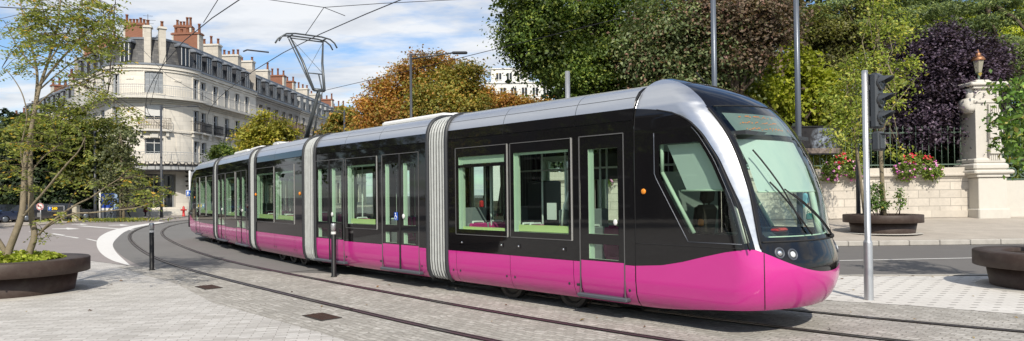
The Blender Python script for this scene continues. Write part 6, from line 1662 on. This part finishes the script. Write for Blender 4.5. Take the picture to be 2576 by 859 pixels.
# ground cover of the near planter
gx, gy, gz_ = PLANTERS[0]
r_ = np.sqrt(rng.uniform(0, 1, 3600)) * .88; a_ = rng.uniform(0, 6.28, 3600)
P_ = np.stack([gx + r_ * np.cos(a_), gy + r_ * np.sin(a_), gz_ + .64 + rng.uniform(0, .13, 3600) * (1.1 - (r_ / .9) ** 2) + .05 * np.sin(r_ * 9 + a_ * 3)], 1)
tag(leaf_mesh('ground_cover', P_, .075, LM_['lime'], None, .8, .6), 'bright lime green ground cover filling the bronze planter under the stems', 'ground cover', None, 'stuff')
# near right tree leaning into the picture
qx, qy, qz = PLANTERS[1]
tree('planter_tree', 'tree with large glossy green leaves at the right picture edge', (qx + .1, qy, qz + .62), [B(2545, 235, 34, 30, 12.1), B(2520, 225, 34, 16, 12.1), B(2555, 300, 50, 30, 12.2), B(2515, 310, 24, 26, 12.0), B(2540, 355, 34, 32, 12.1), B(2575, 400, 26, 40, 12.1), B(2640, 250, 60, 60, 12.3), B(2660, 340, 60, 70, 12.3), B(2700, 200, 60, 60, 12.5)], 2100, .115, LM_['glossy'], (qx + .1, qy, 3.6), .06, M['bark_pale'], None, clump=.2, per=12, flat=.9, inner=.2, aspect=.55, droop=.5, nb=16)
# hedge and shrubs behind the fence
def hedge(lab, u0, u1, vt, Y, mat, n, z0=.6, th=.5, size=.12):
    a, b = at(u0, vt, Y), at(u1, vt, Y); h = a.z - z0; e = empty('hedge', lab, 'hedge', ((a.x + b.x) / 2, Y, z0)); w = b.x - a.x
    P = np.stack([rng.uniform(-w / 2, w / 2, n), rng.uniform(-th, th, n), rng.uniform(0, h, n) ** 1], 1); P[:, 2] += rng.normal(0, .08, n); P[: n // 2, 1] = -th + rng.normal(0, .06, n // 2)
    leaf_mesh('foliage', P, size, mat, e, .7, .2, np.array([[0, -.8, .2]]))
    mb = MB()
    for k in range(max(4, int(w / .6))): x = -w / 2 + (k + .5) * w / max(4, int(w / .6)); mb.tube([(x, 0, -.1), (x + .1, 0, h * .8)], [.04, .015], 6)
    mb.build('stems', M['bark'], e)
hedge('lime green clipped hedge behind the railing under the photo panel', 1990, 2170, 380, 31.3, LM_['hedge'], 7000)
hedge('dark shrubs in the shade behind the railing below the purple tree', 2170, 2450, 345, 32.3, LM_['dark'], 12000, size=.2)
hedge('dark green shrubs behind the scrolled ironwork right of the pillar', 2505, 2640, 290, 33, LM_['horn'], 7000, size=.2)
def mirror_hedge():  # unseen hedge added to darken the reflections in the tram's black panels
    e = empty('hedge', 'added tall dark hedge, out of view, that the tram panels mirror', 'hedge', (-50, 56, 0)); n = 9000
    d = Vector((-34, 36, 0)); t_ = rng.uniform(-.5, .5, n); P = np.stack([d.x * t_ + rng.normal(0, .5, n), d.y * t_ + rng.normal(0, .5, n), rng.uniform(.1, 5.5, n)], 1)
    leaf_mesh('foliage', P, .55, LM_['dark'], e, .8, .2)
    mb = MB()
    for k in range(14): q = d * ((k + .5) / 14 - .5); mb.tube([(q.x, q.y, 0), (q.x, q.y, 4.5)], [.08, .03], 6)
    mb.build('stems', M['bark'], e)
mirror_hedge()
hedge('dark evergreen hedge behind the wall seen through the tram windows', 1300, 1990, 330, 33.5, LM_['dark'], 15000, size=.25)
# the wood closing the park behind
lob = [B(u, v, 150, 110, 52 + 4 * (k % 2)) for k, (u, v) in enumerate([(1480, 200), (1650, 120), (1800, 200), (1950, 60), (1950, 330), (2120, 150), (2250, 300), (2300, 60), (2420, 220), (2560, 120), (2600, 330), (2450, 380), (2100, 360), (1700, 330), (2700, 200), (1500, 340)])]
P_, o_ = blob_points(lob, 42000, 1.2, 60, .6, .2)
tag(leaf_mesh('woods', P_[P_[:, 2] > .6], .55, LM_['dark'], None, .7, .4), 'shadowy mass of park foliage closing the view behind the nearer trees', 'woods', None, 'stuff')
# street trees left of the picture, mirrored in the tram
src = tree('street_tree', 'dense green street tree across the square, before the dim houses', (-25, -9, 0), [((-25, -9, 6), (3, 3, 2.6)), ((-24, -7.4, 7.2), (2.4, 2.4, 2)), ((-26, -10.5, 7), (2.4, 2.4, 2.2))], 9000, .34, LM_['horn'], None, .2, group='row of street trees left of the tracks', clump=.8, per=40)
for (x, y, rz, lab) in [(-34, 23, .4, 'fourth green street tree across the square, before the planter tree'), (-40, 31, 2.1, 'fifth green street tree across the square, left of the parked cars'), (-46, 40, 4.0, 'last green street tree across the square, farthest of the left row'), (-26, 0, 1.3, 'second green street tree across the square, beside the gap between houses'), (-25.5, 8, 2.6, 'third green street tree across the square, close to the road bend')]:
    c = copy_tree(src); c.location = (x, y, 0); c.rotation_euler.z = rz; c['label'] = lab

# ---- slender multi-stemmed tree in the near planter
def px_path(pts, Y0, dy=0): 
    n = len(pts); return [at(u, v, Y0 + dy * k / max(1, n - 1)) for k, (u, v) in enumerate(pts)]
mt = empty('multi_stem_tree', 'slender multi-stemmed tree with pale trunks and sparse yellowing green leaves', 'tree', (gx, gy, gz_ + .6))
off = Vector((gx, gy, gz_ + .6)); BR_ = []
def branch(pts, r0, r1, Y0=13.2, dy=0):
    P = smooth_path([tuple(p) for p in px_path(pts, Y0, dy)], it=2); n = len(P)
    BR_.append((P, [r0 + (r1 - r0) * k / (n - 1) for k in range(n)]))
branch([(20, 668), (18, 640), (40, 585), (57, 539), (60, 479), (62, 429), (66, 380), (75, 345), (87, 280), (100, 215), (120, 160), (140, 90), (150, 30), (155, -40)], .085, .012, 13.1, .3)
branch([(20, 662), (12, 630), (-15, 590), (-40, 520), (-55, 420), (-60, 300)], .07, .02, 13.2, -.3)
branch([(70, 668), (72, 640), (90, 592), (78, 549), (77, 479), (76, 429), (77, 370), (82, 300), (92, 240), (95, 180), (80, 120), (62, 60), (50, 0)], .08, .01, 13.35, .5)
branch([(98, 590), (120, 565), (165, 532), (200, 510), (225, 500), (270, 468), (300, 450)], .030, .008, 13.3, -.6)
branch([(104, 582), (140, 556), (185, 536), (230, 536), (290, 529), (345, 524), (400, 505)], .026, .006, 13.3, -.8)
branch([(58, 545), (85, 512), (115, 478), (145, 440), (175, 405), (200, 380), (215, 345)], .030, .008, 13.1, -.5)
branch([(74, 440), (95, 410), (120, 385), (150, 365)], .02, .006, 13.2, -.4)
branch([(60, 430), (52, 390), (56, 350), (70, 300), (60, 240), (30, 190), (5, 170)], .022, .006, 13.1, -.5)
branch([(100, 215), (135, 170), (180, 120), (215, 80), (260, 40), (290, 10)], .03, .007, 13.3, -.5)
branch([(95, 230), (140, 190), (190, 150), (240, 130), (290, 115)], .02, .006, 13.3, .5)
branch([(88, 270), (130, 230), (180, 210), (230, 225), (270, 240)], .018, .005, 13.3, -.7)
branch([(95, 180), (60, 140), (35, 105), (15, 60)], .02, .006, 13.5, -.4)
branch([(120, 160), (160, 100), (190, 50), (210, -10)], .022, .006, 13.2, .4)
branch([(270, 245), (310, 270), (345, 290)], .007, .004, 12.7, -.1)
branch([(140, 90), (110, 40), (100, -20)], .02, .006, 13.3, -.3)
mb = MB()
for P, rr in BR_: mb.tube([Vector(p) - off for p in P], [q * .86 for q in rr], 8)
allp = np.concatenate([P[len(P) // 4:] for P, _ in BR_]); LP_ = []; LA = []
zones = [(150, 50, 150, 70, 135), (80, 100, 80, 60, 40), (250, 70, 70, 60, 50), (40, 170, 50, 30, 8), (200, 175, 80, 40, 18), (235, 120, 70, 40, 24), (140, 285, 80, 26, 12), (50, 335, 60, 40, 16), (190, 330, 50, 36, 7), (255, 240, 45, 22, 11), (20, 410, 30, 50, 12), (330, 290, 40, 18, 9), (110, 375, 60, 30, 9), (170, 390, 60, 30, 7),
         (350, 470, 50, 36, 8), (372, 505, 46, 22, 11), (395, 480, 30, 18, 7), (330, 430, 30, 24, 5), (205, 470, 40, 22, 4), (20, 470, 18, 14, 3), (85, 470, 26, 16, 5), (165, 440, 36, 20, 3), (100, 600, 20, 8, 3), (30, 360, 40, 40, 9), (150, 545, 50, 12, 4)]
tw = MB()
for (u, v, ru, rv, n) in zones:
    for _ in range(n):
        uu, vv = u + np.clip(rng.normal(), -1.8, 1.8) * ru * .55, v + np.clip(rng.normal(), -1.8, 1.8) * rv * .55
        c = np.array(at(uu, vv, 13.2 + rng.normal() * .55)); k = np.argmin(((allp - c) ** 2).sum(1)); b = allp[k]; d = c - b; L = np.linalg.norm(d) + 1e-6
        if L > 1.0: b = c - d / L * .5; d = c - b; L = .5
        d2 = d / L; e_ = c + d2 * .10 + np.array([0, 0, -.03])
        tw.tube([Vector(b) - off, Vector((b + c) / 2 + np.array([0, 0, .04])) - off, Vector(c) - off, Vector(e_) - off], [.006, .005, .004, .002], 4)
        h = np.array([rng.normal(), rng.normal(), 0]); h /= np.linalg.norm(h)
        for q in range(3):
            ax = d2 * .4 + h * math.cos(q * 2.1) + np.cross(h, [0, 0, 1]) * math.sin(q * 2.1); ax[2] -= .15; ax /= np.linalg.norm(ax); s_ = np.cross(ax, [0, 0, 1]); s_ /= np.linalg.norm(s_) + 1e-6
            org = b + (c - b) * (.5 + .25 * q)
            for j in range(1, 5):
                for sg in (-1, 1): LP_.append(org + ax * .062 * j + s_ * sg * .036 + np.array([0, 0, -.008 * j * j * .35])); LA.append(ax * .8 + s_ * sg)
mb.build('trunk', M['bark_pale'], mt); tw.build('twigs', M['bark'], mt)
leaf_mesh('crown', np.array(LP_) - np.array(off), .078, LM_['fresh'], mt, .5, 1.1, None, .1, .1, np.array(LA) * 2.2)
# fallen leaves on the paving
n = 70; P_ = []
while len(P_) < n:
    x, y = rng.uniform(-10, 14), rng.uniform(7, 26)
    z = .022 if y < 15 else (pz(x, y) + .01 if y > 22.2 and x > 4 else None)
    if z is None: continue
    P_.append((x, y, z + rng.uniform(0, .012)))
M['dead_leaf'] = petal('fallen_leaf_brown', [(0, (.10, .045, .02)), (.5, (.19, .10, .04)), (1, (.32, .24, .06))])
tag(leaf_mesh('fallen_leaves', np.array(P_), .075, M['dead_leaf'], None, .6, 3.0), 'brown fallen leaves scattered over the paving', 'leaves', None, 'stuff')
# ================================================================ PEOPLE
def person(lab, loc, rz, J, cloth, hair, hairlen=.0, bag=None, scale=1.0):
    """J: joint positions in metres, x right, y forward (facing +y), z up. One continuous skinned body; clothing colours follow the bones."""
    e = empty('person', lab, 'person', loc, rz); e.scale = (scale,) * 3
    me = bpy.data.meshes.new('body'); bm = bmesh.new(); vl = {}; sk = bm.verts.layers.skin.verify()
    RAD = {'pelvis': (.15, .11), 'waist': (.13, .10), 'chest': (.165, .115), 'neck0': (.075, .065), 'neck': (.052, .052), 'head0': (.066, .075), 'head1': (.078, .098), 'head2': (.05, .065)}
    for k in ('L', 'R'):
        RAD.update({'sh' + k: (.068, .066), 'el' + k: (.045, .045), 'wr' + k: (.030, .028), 'palm' + k: (.036, .018), 'hip' + k: (.105, .105), 'kn' + k: (.068, .070), 'an' + k: (.042, .045), 'heel' + k: (.040, .038), 'toe' + k: (.036, .026)})
    for n, p in J.items():
        v = bm.verts.new(p); v[sk].radius = RAD.get(n, (.03, .03)); vl[n] = v
    E_ = [('pelvis', 'waist'), ('waist', 'chest'), ('chest', 'neck0'), ('neck0', 'neck'), ('neck', 'head0'), ('head0', 'head1'), ('head1', 'head2')]
    for k in ('L', 'R'): E_ += [('chest', 'sh' + k), ('sh' + k, 'el' + k), ('el' + k, 'wr' + k), ('wr' + k, 'palm' + k), ('pelvis', 'hip' + k), ('hip' + k, 'kn' + k), ('kn' + k, 'an' + k), ('an' + k, 'toe' + k)]
    for k in ('L', 'R'):
        w, pmv = Vector(J['wr' + k]), Vector(J['palm' + k]); d = (pmv - w).normalized(); s = d.cross(Vector((1, 0, 0))).normalized()
        for i, (o, l) in enumerate(((-.027, .062), (-.009, .072), (.009, .068), (.026, .052))):
            a = pmv + s * o; b = a + d * l * .55; c = b + (d + Vector((-.4 if k == 'R' else .4, 0, 0))).normalized() * l * .45
            names = [f'f{k}{i}a', f'f{k}{i}b']
            for nm, q in zip(names, (b, c)): v = bm.verts.new(q); v[sk].radius = (.0085, .0085); vl[nm] = v
            E_ += [('palm' + k, names[0]), (names[0], names[1])]
        t = w.lerp(pmv, .5) + s * -.045 + d * .01; v = bm.verts.new(t); v[sk].radius = (.010, .010); vl['t1' + k] = v; v = bm.verts.new(t + d * .03 + s * -.01); v[sk].radius = (.009, .009); vl['t2' + k] = v
        E_ += [('wr' + k, 't1' + k), ('t1' + k, 't2' + k)]
    for a, b in E_: bm.edges.new((vl[a], vl[b]))
    for v in bm.verts: v[sk].use_root = False
    vl['pelvis'][sk].use_root = True
    bm.to_mesh(me); bm.free()
    tmp = bpy.data.objects.new('tmp_body', me); COL.objects.link(tmp); tmp.modifiers.new('s', 'SKIN'); m = tmp.modifiers.new('u', 'SUBSURF'); m.levels = 2; m.render_levels = 2
    bpy.context.view_layer.update(); me2 = bpy.data.meshes.new_from_object(tmp.evaluated_get(bpy.context.evaluated_depsgraph_get())); bpy.data.objects.remove(tmp)
    me2.materials.clear(); mats = [M['skin'], cloth['top'], cloth['bottom'], cloth['shoe']]
    for mm in mats: me2.materials.append(mm)
    def zone(a, b, t):
        s = {a, b}
        if any(x.startswith(('toe', 'heel')) for x in s): return 3
        if any(x.startswith('an') for x in s): return 2 if (cloth['leg'] > t) else 0
        if any(x.startswith(('kn', 'hip')) for x in s) or 'pelvis' in s and 'waist' not in s: return 2
        if any(x.startswith(('palm', 'f', 't1', 't2')) for x in s) or 'neck' in s or any(x.startswith('head') for x in s): return 0
        if any(x.startswith('wr') for x in s): return 1 if cloth['sleeve'] > t else 0
        if any(x.startswith('el') for x in s): return 1 if cloth['sleeve'] + 1 > t else 0
        return 1
    PV = {n: Vector(p) for n, p in J.items()}
    SE = [(a, b) for a, b in E_ if a in PV and b in PV]; mi = []
    for p in me2.polygons:
        best = (9, 0)
        for a, b in SE:
            A, Bv = PV[a], PV[b]; t = max(0, min(1, (p.center - A).dot(Bv - A) / max(1e-6, (Bv - A).length_squared))); dd = (p.center - A.lerp(Bv, t)).length - .35 * RAD[a][0]
            if dd < best[0]: best = (dd, zone(a, b, t))
        mi.append(best[1])
    me2.polygons.foreach_set('material_index', mi); me2.polygons.foreach_set('use_smooth', [True] * len(mi)); me2.name = 'body'
    o = bpy.data.objects.new('body', me2); COL.objects.link(o); o.parent = e
    h = Vector(J['head1']); fw = (Vector(J['head1']) - Vector(J['head0'])); 
    mb = MB()                                                   # face: eyes, nose, mouth, ears
    for s in (-1, 1): mb.sphere(h + Vector((s * .031, .088, -.005)), .011, 8, 1, (1, .6, .7)); mb.sphere(h + Vector((s * .080, .0, -.02)), .026, 8, 0, (.4, .7, 1.1))
    mb.sphere(h + Vector((0, .104, -.035)), .016, 8, 0, (.8, 1.1, 1.4)); mb.sphere(h + Vector((0, .088, -.075)), .022, 8, 2, (1.1, .5, .3)); mb.build('face', [M['skin'], M['black'], plain('lips', (.38, .13, .11), .6)], e)
    mb = MB(); n = 14; vs = []; prof = [(.0, .118), (.05, .108), (.085, .07), (.096, .02), (.092, -.03), (.078, -.07 - hairlen)]
    for r, z in prof:
        for i in range(n):
            a = 2 * math.pi * i / n; yy = math.sin(a); cut = 0 if yy < .25 else (1 if z > .045 else .62)
            k = 1.0 if cut in (0, 1) else cut
            vs.append(h + Vector((r * math.cos(a), (r * 1.18 * yy - .012) * k, z + (.02 if yy > .25 and z < .045 else 0))))
    fs = [(j * n + i, j * n + (i + 1) % n, (j + 1) * n + (i + 1) % n, (j + 1) * n + i) for j in range(len(prof) - 1) for i in range(n) if not (j >= 3 and math.sin(2 * math.pi * (i + .5) / n) > .2)]
    mb.add(vs, fs, 0, True); mb.build('hair', hair, e)
    if cloth.get('skirt'):
        mb = MB(); q = Vector(J['pelvis']); mb.lathe([(.15, .08), (.18, -.05), (.21, -.28), (.235, -.50)], q, 20, 0, True, Matrix.Diagonal((1, .8, 1))); mb.build('skirt', cloth['skirt'], e)
    return e
def pose(arm_sw=.12, stride=.0, h=1.0):
    J = {'pelvis': (0, 0, .93), 'waist': (0, .0, 1.10), 'chest': (0, .0, 1.30), 'neck0': (0, -.01, 1.42), 'neck': (0, 0, 1.47), 'head0': (0, .015, 1.53), 'head1': (0, .02, 1.61), 'head2': (0, .01, 1.69)}
    for k, s in (('L', -1), ('R', 1)):
        a, st = arm_sw * s, -stride * s
        J.update({'sh' + k: (s * .17, 0, 1.37), 'el' + k: (s * .225, a * .5 - .01, 1.10), 'wr' + k: (s * .235, a + .05, .87), 'palm' + k: (s * .235, a + .07, .79),
                  'hip' + k: (s * .09, 0, .88), 'kn' + k: (s * .095, st * .5 + .03, .49), 'an' + k: (s * .095, st - .02, .09 + (.05 if st < -.05 else 0)), 'toe' + k: (s * .105, st + .13, .035)})
    return J
C = lambda n, c, r=.85: plain(n, c, r, 0, .2, .2, 6)
hair_b, hair_d, hair_g = C('hair_brown', (.09, .05, .03)), C('hair_dark', (.015, .012, .01)), C('hair_light', (.25, .17, .10))
p = at(2026, 520, 24.8); z_ = pz(p.x, 24.8)
w3 = person('person in pale blue top and white trousers on the far pavement', (p.x, 24.8, z_), R(-70), pose(.06, .12), {'top': C('top_pale_blue', (.25, .50, .60)), 'bottom': C('trousers_white', (.68, .67, .62)), 'shoe': C('sandal_tan', (.30, .2, .12)), 'leg': .55, 'sleeve': -.1}, hair_b, .02, scale=.98)
mb = MB(); mb.box((0, 0, 0), (.13, .30, .24), 0, bev=.04); mb.tube([(0, -.11, .1), (0, -.06, .28), (0, .06, .28), (0, .11, .1)], .012, 6, 0)
bg_ = mb.build('handbag', C('bag_teal', (.02, .13, .13), .5)); bg_.location = (p.x + .02, 24.8 - .30, z_ + .60); bg_.rotation_euler.z = R(-70); tag(bg_, 'teal handbag hanging from the hand of the person in pale blue', 'handbag')
p = at(366, 540, 65); person('person in a dusty blue jacket and dark red skirt before the entrance steps', (p.x, 65, .09), R(160), pose(.05, .06), {'top': C('jacket_dusty_blue', (.14, .17, .28)), 'bottom': C('tights_dark', (.06, .04, .05)), 'shoe': C('shoe_dark', (.02, .02, .02)), 'skirt': C('skirt_dark_red', (.16, .03, .03)), 'leg': 1.0, 'sleeve': .9}, hair_b, .04, scale=1.0)
p = at(316, 540, 64); person('person in black walking past the young staked tree', (p.x, 64, .09), R(-80), pose(.16, .30), {'top': C('jacket_black', (.015, .015, .017)), 'bottom': C('trousers_black', (.018, .018, .02)), 'shoe': C('shoe_black', (.015, .015, .015)), 'leg': 1.1, 'sleeve': .92}, hair_d, 0, scale=1.06)
p = at(1219, 540, 40); e = person('walking person with bare legs and red backpack beyond the tram', (p.x, 40, .01), R(-60), pose(.1, .26), {'top': C('shirt_dark_blue', (.05, .06, .12)), 'bottom': C('shorts_navy', (.03, .035, .07)), 'shoe': C('shoe_grey', (.2, .2, .2)), 'leg': -.2, 'sleeve': -.1}, hair_d, 0, scale=1.02)
mb = MB(); mb.box((0, -.19, 1.23), (.30, .18, .42), 0, bev=.06); mb.tube([(.1, -.12, 1.4), (.11, .08, 1.4), (.12, .10, 1.2), (.12, -.1, 1.05)], .02, 6); mb.tube([(-.1, -.12, 1.4), (-.11, .08, 1.4), (-.12, .10, 1.2), (-.12, -.1, 1.05)], .02, 6)
b_ = mb.build('backpack', C('backpack_red', (.5, .03, .04))); b_.location = e.location; b_.rotation_euler = e.rotation_euler; b_.scale = e.scale; tag(b_, 'red backpack worn by the person seen through the tram windows', 'backpack')
# ================================================================ SKY, SUN, CAMERA
SUN_AZ, SUN_EL = R(-6), R(41)      # direction the light travels, measured from +Y toward +X
ld = Vector((math.sin(SUN_AZ) * math.cos(SUN_EL), math.cos(SUN_AZ) * math.cos(SUN_EL), -math.sin(SUN_EL)))
sun = bpy.data.lights.new('sun', 'SUN'); sun.energy = 5.0; sun.angle = R(.6); sun.color = (1, .93, .82)
so = bpy.data.objects.new('sun', sun); COL.objects.link(so); so.rotation_euler = ld.to_track_quat('-Z', 'Y').to_euler()
w = bpy.data.worlds.new('World'); scene.world = w; w.use_nodes = True
nt = w.node_tree; nt.nodes.clear()
class WT(NT):
    def __init__(s): s.n = nt.nodes; s.l = nt.links
t = WT(); out = t.node('OutputWorld'); bg = t.node('Background')
sky = t.node('TexSky', sky_type='NISHITA'); sky.sun_disc = False; sky.sun_elevation = SUN_EL
sky.sun_rotation = math.atan2(-ld.x, -ld.y); sky.altitude = 200; sky.air_density = 1.0; sky.dust_density = .6; sky.ozone_density = 1.6
gen = t.node('TexCoord').outputs['Generated']
sp = t.node('SeparateXYZ'); t.l.new(gen, sp.inputs[0])
zz = t.math('ADD', t.math('MAXIMUM', sp.outputs[2], 0.0), .09)
cv = t.node('CombineXYZ'); t.l.new(t.math('DIVIDE', sp.outputs[0], zz), cv.inputs[0]); t.l.new(t.math('DIVIDE', sp.outputs[1], zz), cv.inputs[1])
mp = t.node('Mapping'); t.l.new(cv.outputs[0], mp.inputs[0]); mp.inputs['Rotation'].default_value = (0, 0, R(22)); mp.inputs['Scale'].default_value = (.62, 1.0, 1); mp.inputs['Location'].default_value = (3.1, 1.7, 0)
n1 = t.noise(mp.outputs[0], .85, 8, .58); n2 = t.noise(mp.outputs[0], 2.6, 6, .6)
cl = t.math('ADD', t.math('MULTIPLY', n1, .72), t.math('MULTIPLY', n2, .28))
mask = t.ramp(cl, [(.445, 0.), (.535, .88), (.7, 1.)])
shade = t.ramp(t.noise(mp.outputs[0], 1.6, 6, .6), [(.34, (4.3, 4.6, 5.1)), (.58, (6.9, 6.95, 7.0))])
skyc = t.mix(1.0, sky.outputs[0], (.84, .96, 1.08), 'MULTIPLY')
c = t.mix(mask, skyc, shade)
t.l.new(c, bg.inputs[0]); bg.inputs[1].default_value = .14
t.l.new(bg.outputs[0], out.inputs[0])
cam = bpy.data.cameras.new('camera'); co = bpy.data.objects.new('camera', cam); COL.objects.link(co); scene.camera = co
cam.sensor_width = 36; cam.sensor_fit = 'HORIZONTAL'; cam.lens = 36 * CF / 2576; cam.shift_y = (CY - 429.3) / 2576
cam.clip_end = 3000; cam.clip_start = .1
co.matrix_world = Matrix.Translation((0, 0, CH)) @ Matrix.Rotation(R(90) + CPITCH, 4, 'X') @ Matrix.Rotation(-CROLL, 4, 'Z')
scene.view_settings.view_transform = 'Standard'; scene.view_settings.look = 'None'; scene.view_settings.exposure = 0; scene.view_settings.gamma = 1
scene.cycles.max_bounces = 8; scene.cycles.transparent_max_bounces = 24; scene.cycles.caustics_reflective = False; scene.cycles.caustics_refractive = False
scene.cycles.use_denoising = True
